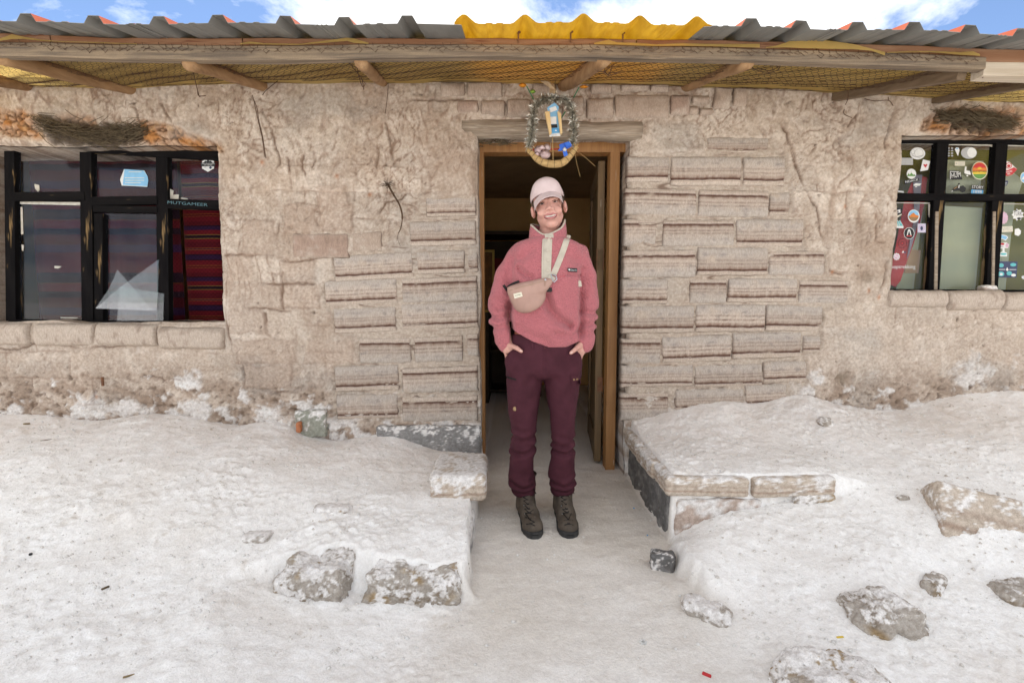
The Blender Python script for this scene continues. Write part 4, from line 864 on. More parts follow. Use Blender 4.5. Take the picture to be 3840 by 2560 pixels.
# inner skin of the front wall (beside and above the openings)
for (a_, b_, c_, d_) in ((-4.4, WL[0] - .02, 0, 2.47), (WL[1] + .02, DOOR[0] - .03, 0, 2.47), (DOOR[1] + .03, WR[0] - .03, 0, 2.47), (WL[0] - .02, WL[1] + .02, 0, WL[2] - .03), (WL[0] - .02, WL[1] + .02, WL[3] + .03, 2.47), (DOOR[0] - .03, DOOR[1] + .03, DOOR[3] + .03, 2.47), (WR[0] - .03, 4.4, 0, WR[2] - .03), (WR[0] - .03, 4.4, WR[3] + .03, 2.47)):
    shell('inner_wall', ((a_ + b_) / 2, .30, (c_ + d_) / 2), (b_ - a_, .05, d_ - c_), 'room_wall')

# ================================================================== door
door_frame = empty('door_frame', (0, 0, 0), house); YD = .15
jl = pp(1816, 1150, YD)[0]; jr = pp(2280, 1150, YD)[0]; jro = pp(2316, 1150, YD)[0]; zt0 = pp(2000, 533, YD)[2]; zt1 = pp(2000, 572, YD)[2]
MB().box(((jl - .09) / 1 + .045, YD + .05, zt1 / 2), (.09, .10, zt1 + .02), bev=.004).build('jamb', 'door_wood', door_frame, origin=(jl - .045, YD, 0))
MB().box(((jr + jro) / 2, YD + .05, zt1 / 2), (jro - jr, .10, zt1 + .02), bev=.004).build('jamb', 'door_wood', door_frame, origin=((jr + jro) / 2, YD, 0))
MB().box(((jl - .09 + jro) / 2, YD + .048, (zt0 + zt1) / 2 + .003), (jro - jl + .16, .10, zt0 - zt1), bev=.004).build('head_piece', 'door_wood', door_frame, origin=((jl + jr) / 2, YD, zt1))
door = empty('door', (jr - .012, YD + .11, 0), house)
ang = R(84.5)        # swung inwards
dm = np.array([[math.cos(ang), -math.sin(ang), 0], [math.sin(ang), math.cos(ang), 0], [0, 0, 1]])
def leaf(name, u0, u1, w0, w1, z0, z1, m_, bev=.003):
    c_ = dm @ np.array([(u0 + u1) / 2, (w0 + w1) / 2, 0]) + np.array([jr - .012, YD + .11, (z0 + z1) / 2]); MB().box(c_, (u1 - u0, w1 - w0, z1 - z0), rot=dm, bev=bev).build(name, m_, door, origin=tuple(c_))
zd = zt1 - .02
leaf('stile', 0, .10, 0, .045, .03, zd, 'leaf_wood'); leaf('stile', .70, .79, 0, .045, .03, zd, 'leaf_wood')
for (a_, b_) in ((.03, .20), (.95, 1.07), (zd - .12, zd)): leaf('rail', .10, .70, .002, .043, a_, b_, 'leaf_wood')
for (a_, b_) in ((.20, .95), (1.07, zd - .12)): leaf('panel', .10, .70, .012, .030, a_, b_, 'leaf_wood', .006)
leaf('lock_plate', .0, .012, -.002, .047, 1.34, 1.48, 'rust_metal', .001); leaf('hinge', -.004, .02, -.006, .03, .52, .62, 'rust_metal', .001)

# ================================================================== windows
mat('black_paint', (.006, .0055, .006), (.011, .010, .010), scale=6, rough=.75, spec=.03, bump=.25, bscale=30, bdist=.002, c3=(.20, .13, .06), c3scale=3.2, c3lo=.60, c3hi=.66, stretch=(5, 5, .8))
mat('black_paint_h', (.006, .0055, .006), (.011, .010, .010), scale=6, rough=.75, spec=.03, bump=.25, bscale=30, bdist=.002, c3=(.20, .14, .07), c3scale=3.2, c3lo=.66, c3hi=.71, stretch=(.8, 5, 5))
mat('putty', (.58, .55, .48), (.42, .38, .32), scale=30, rough=.9)
glass_mat('glass', haze=.005, hazecol=(.24, .27, .33), streak=.03, refl=.012); glass_mat('glass_clear', haze=.01, streak=.03)
glass_mat('glass_shard', haze=.035, hazecol=(.40, .45, .52), streak=.04)
def bar(win, zf, a, b, w, s, Y, th=.045, m_=None, off=0.0):
    A = pp(*zf(*a), Y); B = pp(*zf(*b), Y); W = w / s * (Y - CAM[1]) / F; d_ = (B - A); ln = np.linalg.norm(d_); d_ /= ln; n_ = np.cross(d_, [0, 1, 0]); C0 = (A + B) / 2 + np.array([0, off, 0])
    m_ = m_ or ('black_paint' if abs(d_[2]) > .7 else 'black_paint_h')
    return MB().box(C0, (ln, th, W), rot=np.stack([d_, [0, 1, 0], -n_], 1), bev=.003).build('frame_bar', m_, win, origin=tuple(C0))
def pane(win, zf, q, Y, m_='glass', name='pane'):
    v = [pp(*zf(*p), Y) for p in q]; n = len(v); v2 = [p + np.array([0, .003, 0]) for p in v]
    return mesh(name, v + v2, [tuple(range(n)), tuple(range(n, 2 * n))[::-1]] + [(i, n + i, n + (i + 1) % n, (i + 1) % n) for i in range(n)], m_, win, origin=tuple(np.mean(v, 0)))
YW = .14
win1 = empty('window', tuple(pp(430, 870, YW)), house)
for i_, (a, b, w) in enumerate([((92, 150), (104, 1478), 72), ((648, 200), (662, 1478), 84), ((742, 690), (744, 1478), 62), ((1202, 230), (1214, 1482), 84), ((1720, 250), (1725, 1490), 80)]): bar(win1, zE, a, b, w, 1.96, YW, off=.0012 * i_)
for i_, (a, b, w) in enumerate([((30, 158), (1760, 262), 88), ((100, 568), (640, 562), 62), ((690, 600), (1170, 592), 60), ((700, 655), (1170, 662), 46), ((1235, 618), (1730, 632), 66), ((80, 1484), (1720, 1500), 40)]): bar(win1, zE, a, b, w, 1.96, YW - .004, off=.0009 * i_)
YP = YW + .006
for q in ([(120, 190), (620, 215), (622, 545), (120, 548)], [(685, 220), (1170, 250), (1172, 575), (688, 582)], [(1240, 250), (1700, 275), (1705, 605), (1240, 598)], [(130, 592), (624, 585), (632, 1472), (138, 1470)], [(770, 680), (1160, 685), (1172, 1472), (772, 1472)]): pane(win1, zE, q, YP)
for q in ([(145, 600), (610, 605), (608, 628), (150, 618)], [(125, 196), (170, 205), (165, 228), (135, 232)], [(400, 206), (480, 210), (470, 232), (430, 228)], [(830, 232), (918, 240), (912, 250), (835, 244)], [(252, 470), (285, 478), (290, 515), (278, 528), (258, 505)], [(400, 1072), (450, 1075), (425, 1092), (400, 1088)], [(1248, 505), (1275, 520), (1270, 550), (1315, 548), (1312, 582), (1248, 578)],
          [(1330, 570), (1375, 575), (1380, 585), (1335, 583)], [(150, 640), (165, 640), (170, 840), (155, 840)], [(158, 915), (175, 920), (170, 965), (160, 955)], [(440, 1448), (575, 1450), (560, 1458), (450, 1456)]): pane(win1, zE, q, YP - .003, 'putty', 'putty_smear')
win2 = empty('window', tuple(pp(3600, 800, YW)), house)
for i_, (a, b, w) in enumerate([((682, 150), (608, 1338), 88), ((1142, 170), (1062, 1338), 90), ((290, 150), (225, 1338), 90), ((1610, 180), (1530, 1340), 90)]): bar(win2, zH, a, b, w, 2.09, YW, off=.0012 * i_)
for i_, (a, b, w) in enumerate([((240, 138), (1800, 152), 84), ((240, 606), (1800, 616), 52), ((200, 1338), (1750, 1348), 28)]): bar(win2, zH, a, b, w, 2.09, YW - .004, off=.0009 * i_)
for a, b, w in (((642, 720), (632, 1330), 26), ((1090, 720), (1078, 1330), 22)): bar(win2, zH, a, b, w, 2.09, YW - .012, th=.03, m_='old_wood')
for q in ([(330, 178), (645, 182), (620, 585), (310, 585)], [(720, 185), (1100, 190), (1075, 590), (700, 588)], [(1180, 195), (1570, 200), (1560, 595), (1155, 592)], [(290, 640), (612, 645), (575, 1332), (245, 1330)], [(695, 640), (1065, 645), (1020, 1332), (645, 1332)], [(1145, 650), (1560, 655), (1530, 1340), (1095, 1335)]): pane(win2, zH, q, YP)
for q in ([(735, 186), (1090, 192), (1088, 212), (1060, 203), (735, 197)], [(1185, 196), (1338, 200), (1338, 208), (1185, 204)], [(330, 645), (600, 648), (598, 656), (332, 652)], [(590, 660), (603, 660), (600, 780), (590, 740)], [(1150, 652), (1338, 656), (1338, 662), (1150, 659)], [(375, 180), (630, 184), (625, 192), (375, 188)]): pane(win2, zH, q, YP - .003, 'putty', 'putty_smear')
# ================================================================== flat colours for print, cloth and paper
for nm, cc_ in dict(ink_white=(.72, .72, .70), ink_black=(.02, .02, .022), ink_red=(.50, .035, .04), ink_orange=(.62, .20, .04), ink_yellow=(.70, .50, .06), ink_green=(.12, .27, .07), ink_blue=(.10, .34, .62), ink_sky=(.22, .47, .70), ink_teal=(.12, .45, .47),
                    ink_pink=(.66, .42, .52), ink_lilac=(.55, .48, .62), ink_grey=(.42, .42, .42), ink_navy=(.05, .06, .12), ink_cream=(.68, .63, .50), ink_brown=(.28, .17, .08), ink_chalk=(.09, .18, .21)).items():
    mat(nm, cc_, tuple(a * .86 for a in cc_), scale=25, rough=.6, spec=.3)
def ell(cx, cy, rx, ry=None, n=22, a0=0, a1=360):
    ry = ry or rx; return [(cx + rx * math.cos(R(a)), cy - ry * math.sin(R(a))) for a in np.linspace(a0, a1, n, endpoint=(a1 - a0) < 360)]
def rect(x0, y0, x1, y1): return [(x0, y0), (x1, y0), (x1, y1), (x0, y1)]
def layered(name, parent, zf, Y, layers, step=.0007):
    """flat printed thing: polygons or lettering, one thin layer over the other"""
    mats_ = []; m = MB()
    for i, ly in enumerate(layers):
        kind, mt = ly[0], ly[-1]
        if mt not in mats_: mats_.append(mt)
        mi = mats_.index(mt); y = Y - i * step
        if kind == 'p': v = [pp(*zf(*q), y) for q in ly[1]]; m.add(v, [tuple(range(len(v)))], mi)
        else:
            (_, s_, (a0, b0), (a1, b1), hgt, _) = ly; tv, tf = text_geo(s_, 1.0); w = tv[:, 0].max(); dx, dy = a1 - a0, b1 - b0
            L_ = math.hypot(dx, dy); ux, uy = dx / L_, dy / L_; v = [pp(*zf(a0 + ux * p[0] / w * L_ + uy * p[1] * hgt, b0 + uy * p[0] / w * L_ - ux * p[1] * hgt), y) for p in tv]; m.add(v, tf, mi)
    o = mesh(name, m.v, m.f, None, parent, mats=mats_, midx=m.m, origin=m.v[0])
    return o
zs1 = zoomer(3330, 500, 4.612); zs2 = zoomer(3330, 740, 4.355); YS = YP - .004
def st(zf, *layers, name='sticker', win=None, Y=None): return layered(name, win or win2, zf, YS if Y is None else Y, layers)
W_, K_, RD = 'ink_white', 'ink_black', 'ink_red'
st(zs1, ('p', ell(512, 350, 132, 104), W_), ('p', ell(535, 345, 78), 'ink_grey'), ('p', ell(535, 345, 70), W_), ('p', ell(430, 320, 34, 46), 'ink_grey'), ('p', ell(430, 320, 27, 39), W_), ('p', [(415, 370), (480, 405), (615, 375), (612, 388), (480, 418), (410, 382)], 'ink_grey'))
st(zs1, ('p', [(605, 450), (730, 485), (690, 635), (555, 660)], W_), ('p', [(645, 598), (612, 548), (620, 530), (645, 545), (668, 530), (682, 548)], RD))
st(zs1, ('p', rect(212, 425, 432, 548), 'ink_grey'))
st(zs1, ('p', ell(405, 702, 82, 88), W_), ('p', [(330, 742), (355, 690), (375, 720), (405, 680), (440, 720), (455, 705), (480, 742)], 'ink_green'), ('p', rect(398, 640, 404, 685), 'ink_grey'))
st(zs1, ('p', [(285, 820), (530, 775), (545, 830), (292, 880)], K_), ('t', 'NDACK', (305, 862), (530, 818), 40, W_))
st(zs1, ('p', [(435, 895), (480, 865), (578, 870), (545, 908), (450, 908)], W_), ('p', ell(485, 925, 16, 10), W_))
st(zs1, ('p', [(172, 990), (270, 1000), (275, 1030), (175, 1018)], W_))
st(zs1, *[('p', ell(1048 + 60 * a, 258 + 44 * b, 22, 14, 8), 'ink_grey') for a in (0, 1) for b in range(4)])
st(zs1, ('p', [(1155, 275), (1180, 245), (1225, 250), (1238, 290), (1212, 395), (1175, 325)], W_), ('p', [(1168, 272), (1185, 256), (1218, 260), (1205, 278)], 'ink_sky'))
st(zs1, ('p', ell(1400, 340, 138, 102), 'ink_grey'), ('p', ell(1450, 335, 80, 88), W_))
st(zs1, ('p', rect(1155, 487, 1330, 562), 'ink_cream'), *[('p', rect(1208, 500 + 16 * k, 1318, 505 + 16 * k), 'ink_grey') for k in range(4)], ('p', ell(1185, 522, 12), 'ink_grey'))
st(zs1, ('p', ell(1585, 645, 140, 158), 'ink_cream'), ('p', ell(1585, 645, 126, 143), 'ink_green'), ('p', ell(1585, 645, 126, 143, 20, -25, 205), 'ink_yellow'), ('p', ell(1585, 645, 126, 143, 20, -5, 185), 'ink_orange'), ('p', ell(1585, 640, 118, 125, 14, 20, 160), RD),
   ('p', [(1585 + (52 if k % 2 else 24) * math.cos(R(k * 11.25)), 622 - (52 if k % 2 else 24) * math.sin(R(k * 11.25))) for k in range(17)], 'ink_yellow'), ('t', 'ARAKAETURBA', (1458, 674), (1712, 674), 26, K_))
st(zs1, ('p', [(1062, 640), (1235, 652), (1290, 800), (1062, 805)], K_), ('p', [(1075, 655), (1230, 664), (1228, 672), (1085, 665), (1085, 790), (1075, 790)], W_), ('t', 'HUM', (1105, 775), (1262, 752), 85, W_))
st(zs1, ('p', [(1330, 580), (1360, 575), (1355, 640), (1420, 655), (1435, 720), (1390, 715), (1320, 690)], W_), ('p', ell(1372, 735, 14), W_))
st(zs1, ('p', [(1095, 1000), (1150, 930), (1205, 905), (1215, 860), (1245, 862), (1240, 920), (1300, 900), (1350, 950), (1330, 1010), (1280, 1025), (1230, 990), (1150, 1000)], K_), ('p', [(1130, 960), (1190, 920), (1210, 925), (1150, 965)], 'ink_brown'), ('p', [(1225, 890), (1238, 890), (1232, 950), (1215, 945)], W_), ('p', [(1095, 1002), (1120, 985), (1125, 1000), (1100, 1015)], W_))
st(zs1, ('p', [(1440, 890), (1652, 908), (1645, 1050), (1435, 1042)], K_), ('p', [(1440, 972), (1648, 985), (1645, 1048), (1436, 1040)], 'ink_blue'), ('t', 'STORY', (1452, 952), (1648, 962), 50, W_), ('t', '1898', (1480, 1035), (1620, 1040), 52, W_))
st(zs1, ('p', [(1998, 500), (2040, 475), (2105, 500), (2235, 622), (2150, 715), (2070, 742), (1985, 715)], W_), ('p', [(1985, 652), (2080, 635), (2180, 588), (2235, 622), (2150, 715), (2070, 742), (1985, 715)], RD), ('p', ell(2090, 560, 55, 52), RD), ('p', ell(2090, 560, 42, 40), W_), ('p', ell(2090, 565, 30, 26), RD), ('t', 'VENDEE', (2022, 690), (2152, 668), 28, W_), ('t', '85', (2068, 718), (2115, 712), 28, W_))
st(zs1, ('p', [(1972, 815), (2075, 820), (2080, 845), (2050, 910), (1975, 895)], 'ink_navy'), ('t', 'LT', (1985, 895), (2062, 895), 42, W_))
st(zs1, ('p', ell(2352, 765, 64, 92), W_), ('p', ell(2352, 765, 52, 78), 'ink_sky'), ('p', [(2310, 800), (2345, 740), (2390, 800)], W_))
st(zs1, ('p', rect(972, 828, 1000, 955), W_), ('p', rect(972, 880, 990, 925), 'ink_sky'))
st(zs2, ('p', [(110, 200), (160, 172), (228, 185), (225, 285), (150, 335), (100, 320)], K_), ('p', [(105, 285), (150, 300), (225, 268), (225, 285), (150, 335), (100, 320)], 'ink_cream'), ('p', [(140, 215), (200, 195), (205, 250), (150, 255)], W_), ('p', ell(160, 235, 14), K_))
st(zs2, ('p', ell(420, 308, 97, 107), W_), ('p', ell(420, 300, 82, 88), 'ink_sky'), ('p', ell(420, 300, 82, 88, 20, -180, 0), 'ink_brown'), ('p', [(345, 318), (380, 275), (420, 250), (450, 285), (500, 300), (495, 330)], 'ink_orange'))
st(zs2, ('p', [(92, 475), (150, 368), (175, 395), (195, 372), (255, 475), (250, 505), (90, 500)], W_), ('p', [(100, 465), (150, 378), (172, 405), (195, 382), (245, 468)], 'ink_teal'), *[('p', [(120 + 28 * k, 460), (150 + 24 * k, 410), (156 + 24 * k, 412), (130 + 28 * k, 460)], W_) for k in range(3)])
st(zs2, ('p', ell(345, 588, 90, 100, 10), W_), ('p', ell(345, 588, 82, 92, 10), K_), ('p', [(305, 630), (325, 540), (345, 515), (365, 540), (385, 630), (372, 630), (345, 540), (318, 630)], W_), ('p', [(300, 622), (390, 622), (385, 640), (305, 640)], RD))
st(zs2, ('p', rect(482, 428, 618, 575), 'ink_lilac'), ('p', ell(550, 500, 68, 72), W_), ('p', ell(550, 500, 60, 64), 'ink_lilac'), ('p', ell(550, 505, 22, 34), 'ink_navy'))
st(zs2, *[('p', [(235 + 62 * math.cos(R(a)), 748 + 68 * math.sin(R(a))), (235 + 74 * math.cos(R(a)), 748 + 82 * math.sin(R(a))), (235 + 74 * math.cos(R(a + 13)), 748 + 82 * math.sin(R(a + 13))), (235 + 62 * math.cos(R(a + 13)), 748 + 68 * math.sin(R(a + 13)))], K_) for a in range(0, 360, 22)], ('p', ell(235, 750, 28, 32), K_), ('p', ell(235, 750, 18, 20), RD))
st(zs2, ('p', [(225, 905), (250, 865), (262, 905)], W_), ('p', rect(265, 885, 290, 912), 'ink_navy'))
st(zs2, ('p', [(140 + (60 if k % 2 else 48) * math.cos(R(k * 18)), 968 + (64 if k % 2 else 50) * math.sin(R(k * 18))) for k in range(20)], W_), ('p', ell(140, 968, 38, 40), 'ink_pink'), ('p', ell(128, 960, 12), W_), ('p', ell(155, 978, 12), W_))
st(zs2, ('t', 'looptrekking', (30, 1180), (447, 1180), 78, W_), name='lettering')
st(zs2, ('p', [(1880 + (84 if k % 2 else 74) * math.cos(R(k * 15)), 335 + (106 if k % 2 else 94) * math.sin(R(k * 15))) for k in range(24)], 'ink_pink'), ('t', 'SUS', (1825, 320), (1940, 320), 62, 'ink_lilac'), ('t', 'RMT', (1822, 400), (1938, 400), 55, 'ink_lilac'))
st(zs2, ('p', [(2120 + (104 if k % 2 else 76) * math.cos(R(k * 20)), 285 + (100 if k % 2 else 74) * math.sin(R(k * 20))) for k in range(18)], W_), ('t', 'TURK', (2055, 300), (2190, 300), 70, K_), ('p', ell(2140, 345, 34, 16), K_), ('p', ell(2095, 215, 24, 10), K_))
st(zs2, ('p', [(1795, 480), (2035, 470), (2040, 560), (1795, 572)], 'ink_cream'), ('t', 'GNVED', (1805, 545), (2030, 540), 56, 'ink_grey'))
st(zs2, ('p', [(1780, 620), (1850, 605), (1930, 620), (1965, 655), (1920, 708), (1870, 680), (1800, 690), (1775, 730)], W_), ('p', [(1790, 630), (1850, 615), (1925, 632), (1950, 658), (1915, 695), (1870, 668), (1800, 680)], 'ink_sky'))
st(zs2, ('p', [(1770, 805), (1850, 745), (1935, 735), (1980, 770), (1960, 830), (1905, 830), (1905, 890), (1945, 905), (1945, 965), (1815, 962), (1830, 905), (1870, 880), (1870, 835), (1790, 835)], W_), ('p', ell(1945, 785, 26, 38), 'ink_pink'), ('p', [(1780, 808), (1860, 790), (1900, 810), (1800, 828)], 'ink_grey'), ('p', ell(1888, 925, 52, 18), 'ink_teal'), ('p', ell(1870, 762, 32, 18), RD))
st(zs2, ('p', [(1788, 1042), (2118, 1050), (2098, 1312), (1768, 1305)], 'ink_navy'), *[('p', ell(a, b, r1, r2, 12), t_) for a, b, r1, r2, t_ in ((1850, 1110, 42, 34, 'ink_teal'), (2045, 1100, 50, 28, 'ink_teal'), (1845, 1250, 55, 40, 'ink_teal'), (1980, 1240, 45, 36, 'ink_teal'), (1850, 1255, 26, 20, W_), (2050, 1270, 40, 24, W_))], ('p', [(1925, 1185), (1948, 1140), (1970, 1185), (1948, 1205)], W_), ('p', rect(1800, 1170, 1915, 1186), 'ink_grey'), ('p', rect(1980, 1172, 2095, 1188), 'ink_grey'))
st(zs2, ('p', [(2070, 520), (2130, 505), (2172, 545), (2165, 600), (2130, 632), (2068, 610)], W_))
st(zs2, ('p', [(2180, 1290), (2221, 1275), (2221, 1340), (2185, 1320)], W_))
# left window: torn blue paper, six-sided badge
st(zE, ('p', [(912, 362), (1060, 372), (1085, 415), (1090, 445), (1082, 492), (1000, 487), (895, 482), (882, 440)], W_), ('p', [(915, 362), (1055, 372), (1085, 415), (1090, 447), (1082, 488), (1000, 484), (902, 478), (908, 420)], 'ink_sky'), *[('p', rect(918, 424 + 18 * k, 1060 - 25 * (k == 2), 428 + 18 * k), 'ink_cream') for k in range(3)], ('p', rect(945, 380, 1040, 384), 'ink_cream'), name='torn_paper', win=win1)
z5 = zoomer(600, 560, 6.816)
st(z5, ('p', [(1228, 225), (1380, 305), (1380, 490), (1225, 578), (1075, 490), (1078, 305)], W_), ('p', rect(1045, 345, 1410, 438), K_), ('p', [(1100, 345), (1160, 295), (1185, 310), (1225, 265), (1265, 305), (1290, 290), (1345, 345)], K_), ('t', 'VIVIR AL FIN DEL MUNDO', (1062, 385), (1395, 385), 30, W_), ('t', 'CON CERVEZA', (1120, 418), (1338, 418), 26, W_), ('p', ell(1290, 470, 34, 34, 8), 'ink_navy'), ('p', rect(1130, 450, 1182, 470), 'ink_grey'), win=win1)
st(z5, ('t', 'MUTGAMEER', (190, 1390), (1215, 1460), 75, 'ink_chalk'), name='lettering', win=win1, Y=YW - .0315)
st(zs1, ('t', 'ME', (2150, 112), (2420, 118), 62, 'ink_chalk'), name='lettering', Y=YW - .0315)

# ================================================================== things behind and in the windows
def cloth_mat(name, bands, zscale, rough=.95):
    m = bpy.data.materials.new(name); m.use_nodes = True; t = m.node_tree; b = t.nodes['Principled BSDF']; MATS[name] = m; N = t.nodes.new; L = t.links.new
    tcn = N('ShaderNodeTexCoord'); sp = N('ShaderNodeSeparateXYZ'); L(tcn.outputs['Object'], sp.inputs[0])
    ml = N('ShaderNodeMath'); ml.operation = 'MULTIPLY'; L(sp.outputs['Z'], ml.inputs[0]); ml.inputs[1].default_value = zscale; fr = N('ShaderNodeMath'); fr.operation = 'FRACT'; L(ml.outputs[0], fr.inputs[0])
    r = N('ShaderNodeValToRGB'); r.color_ramp.interpolation = 'CONSTANT'; L(fr.outputs[0], r.inputs[0]); els = r.color_ramp.elements
    while len(els) < len(bands): els.new(.5)
    for e, (p, c_) in zip(els, bands): e.position = p; e.color = (*c_, 1)
    # woven figures: small checks in some of the bands
    ck = N('ShaderNodeTexChecker'); ck.inputs['Scale'].default_value = 70; L(tcn.outputs['Object'], ck.inputs['Vector']); mxn = N('ShaderNodeMixRGB'); mxn.blend_type = 'MULTIPLY'; mxn.inputs[0].default_value = .35; L(r.outputs[0], mxn.inputs[1]); L(ck.outputs['Color'], mxn.inputs[2])
    L(mxn.outputs[0], b.inputs['Base Color']); b.inputs['Roughness'].default_value = rough; b.inputs['Specular IOR Level'].default_value = .1
    return m
RC, RC2, PU, OR, DK = (.095, .0065, .011), (.065, .005, .009), (.022, .007, .028), (.14, .038, .010), (.013, .005, .010)
cloth_mat('woven', [(0, RC), (.09, OR), (.105, RC2), (.13, OR), (.145, RC), (.24, DK), (.26, PU), (.34, DK), (.36, RC), (.44, OR), (.455, PU), (.47, OR), (.485, RC2), (.60, RC), (.66, (.13, .075, .02)), (.675, DK), (.73, (.13, .075, .02)), (.745, RC), (.83, PU), (.90, DK), (.92, RC2)], 2.9)
cloth_mat('woven_dark', [(0, tuple(a * .55 for a in RC)), (.12, PU), (.24, tuple(a * .6 for a in RC2)), (.40, DK), (.50, RC2), (.62, tuple(a * .5 for a in OR)), (.64, DK), (.80, tuple(a * .7 for a in RC))], 2.3)
def curtain(name, x0, x1, z0, z1, Y, m_, label, folds=9, amp=.02, seed=0, lean=0.0):
    nx_, nz_ = 60, 24; U, V_ = np.meshgrid(np.linspace(0, 1, nx_), np.linspace(0, 1, nz_)); u, v = U.ravel(), V_.ravel()
    X = lerp(x0, x1, u) + lean * (1 - v) * (1 - u); Y_ = Y + amp * np.sin(u * folds * 6.28 + 1.3 * np.sin(u * 9 + seed)) * (.6 + .4 * (1 - v)) + .01 * noise(u * 5, v * 2, None, 900 + seed)
    o = mesh(name, np.c_[X, Y_, lerp(z0, z1, v) + .008 * np.sin(u * 7 + seed)], grid_faces(nz_, nx_), m_, None, True, origin=((x0 + x1) / 2, Y, z0)); return tag(o, label, 'curtain')
zw0, zw1 = WL[2] - .02, WL[3] + .06
xcb = pp(*zE(1350, 900), .34)[0]
curtain('curtain', pp(*zE(250, 900), .40)[0], xcb - .05, zw0, zw1, .40, 'woven_dark', 'dark burgundy striped curtain behind the hazy panes above the torn blue paper', 6, .018, 1, lean=-.02)
curtain('curtain', xcb, -1.45, zw0, zw1, .34, 'woven', 'red and purple woven striped curtain showing through the pane-less window corner', 4, .012, 2)
mat('olive_cloth', (.15, .14, .022), (.12, .112, .018), scale=3, rough=.95); mat('pale_reflection', (.29, .31, .20), (.24, .265, .175), scale=2, rough=.7, detail=4, lo=.4, hi=.6); mat('red_cloth', (.42, .05, .045), (.32, .035, .035), scale=5, rough=.8); mat('slate_cloth', (.17, .16, .20), (.22, .2, .23), scale=6, rough=.8); mat('tan_paper', (.34, .24, .14), (.30, .20, .11), scale=5, rough=.9)  # the pale green is a painted colour for sky and salt mirrored in glass
o = MB().box((3.25, .33, (WR[2] + WR[3]) / 2), (1.95, .02, WR[3] - WR[2] + .10)).build('window_blind', 'olive_cloth', None, origin=(3.25, .33, WR[2])); tag(o, 'olive green blind hung behind the sticker covered window', 'blind')
def card(name, zf, q, Y, m_, label, cat, th=.003):
    v = [pp(*zf(*p), Y) for p in q]; n = len(v); v2 = [p + np.array([0, th, 0]) for p in v]
    o = mesh(name, v + v2, [tuple(range(n)), tuple(range(n, 2 * n))[::-1]] + [(i, n + i, n + (i + 1) % n, (i + 1) % n) for i in range(n)], m_, None, origin=tuple(np.mean(v, 0))); return tag(o, label, cat)
card('paper_and_reflection', zH, [(690, 672), (1012, 690), (955, 1345), (640, 1345)], .19, 'pale_reflection', 'pale green painted reflection filling the pane without stickers', 'sheet')  # pale green cards imitate reflections in the panes; only the tan one is paper
card('paper_and_reflection', zH, [(1150, 640), (1265, 640), (1190, 1345), (1080, 1345)], .19, 'pale_reflection', 'pale green strip of painted reflection behind the pink and dark cloud stickers', 'sheet')
card('paper_and_reflection', zH, [(690, 310), (1020, 320), (985, 600), (680, 600)], .19, 'pale_reflection', 'pale green painted reflection behind the round orange and green sticker', 'sheet')
card('paper_and_reflection', zH, [(1215, 380), (1330, 470), (1285, 610), (1140, 610)], .19, 'pale_reflection', 'pale green painted reflection behind the red and white drop sticker', 'sheet')
card('pennant', zH, [(480, 430), (580, 450), (560, 640), (520, 820), (470, 980), (420, 1110), (370, 1260), (330, 1310), (290, 1290), (300, 1150), (350, 900), (400, 640)], .21, 'red_cloth', 'long red pointed pennant behind the looptrekking lettering', 'pennant')
card('pennant', zH, [(470, 430), (540, 430), (510, 800), (440, 1050), (420, 1090), (480, 760)], .197, 'slate_cloth', 'slate grey strip along the red pennant', 'pennant')
card('paper_and_reflection', zH, [(440, 1015), (530, 1020), (510, 1200), (400, 1200)], .215, 'tan_paper', 'tan paper beside the red pennant', 'sheet')
card('paper_and_reflection', zH, [(540, 640), (545, 700), (470, 1340), (330, 1340)], .222, 'pale_reflection', 'pale green strip of painted reflection under the tan paper', 'sheet')
# broken glass leaning in the left window
for q, lb in ([(862, 1098), (1120, 1400), (700, 1384), (800, 1240)], 'pointed shard of broken glass leaning against the sash, sharp tip upward'), ([(1165, 1025), (1160, 1270), (1150, 1400), (880, 1390), (700, 1385), (900, 1215)], 'large triangular shard of broken glass leaning right in the window'), ([(885, 1222), (1205, 1275), (1198, 1475), (858, 1475)], 'squarish pale piece of broken glass standing on the sill'):
    Yq = YW - .028 - .006 * random.random() - .004 * len(q); o = card('broken_glass', zE, q, Yq, 'glass_shard', lb, 'broken glass', .002)
# straw stuffed over the windows
mat('straw', (.30, .225, .12), (.17, .12, .06), scale=40, rough=.9); mat('dark_straw', (.075, .055, .034), (.15, .115, .07), scale=30, rough=.95)
def straw_tuft(zf, pts, n, spread, Y, label, name='straw_bundle', m_='dark_straw', ln=.16, r=.0016):
    P = curve([pp(*zf(*q), Y) for q in pts], 10); m = MB()
    for i in range(n):
        t = random.random(); k = min(int(t * (len(P) - 1)), len(P) - 2); p = np.array(P[k]) + np.array([0, random.gauss(-.008, .014), random.gauss(0, spread)]); d_ = np.array(P[k + 1]) - np.array(P[k]); d_ = d_ / (np.linalg.norm(d_) + 1e-9)
        d_ = d_ + np.array([random.gauss(0, .1), random.gauss(0, .12), random.gauss(0, .30)]); d_ /= np.linalg.norm(d_); h_ = ln * random.uniform(.4, 1) / 2; bow = np.array([0, -.004, -.012 * random.random()])
        m.tube([p - d_ * h_, p + bow, p + d_ * h_], r * random.uniform(.7, 1.3), 3)
    o = m.build(name, m_, None, origin=tuple(P[0])); return tag(o, label, 'straw')
straw_tuft(zA, ((370, 1050), (560, 1110), (800, 1150), (1000, 1140), (1190, 1090)), 380, .033, -.015, 'dark straw bundle sagging over the window with the torn blue paper')
straw_tuft(zD, ((1640, 980), (1850, 985), (2050, 1010), (2230, 1050)), 260, .022, -.015, 'dark straw stuffed in the wall over the sticker window')
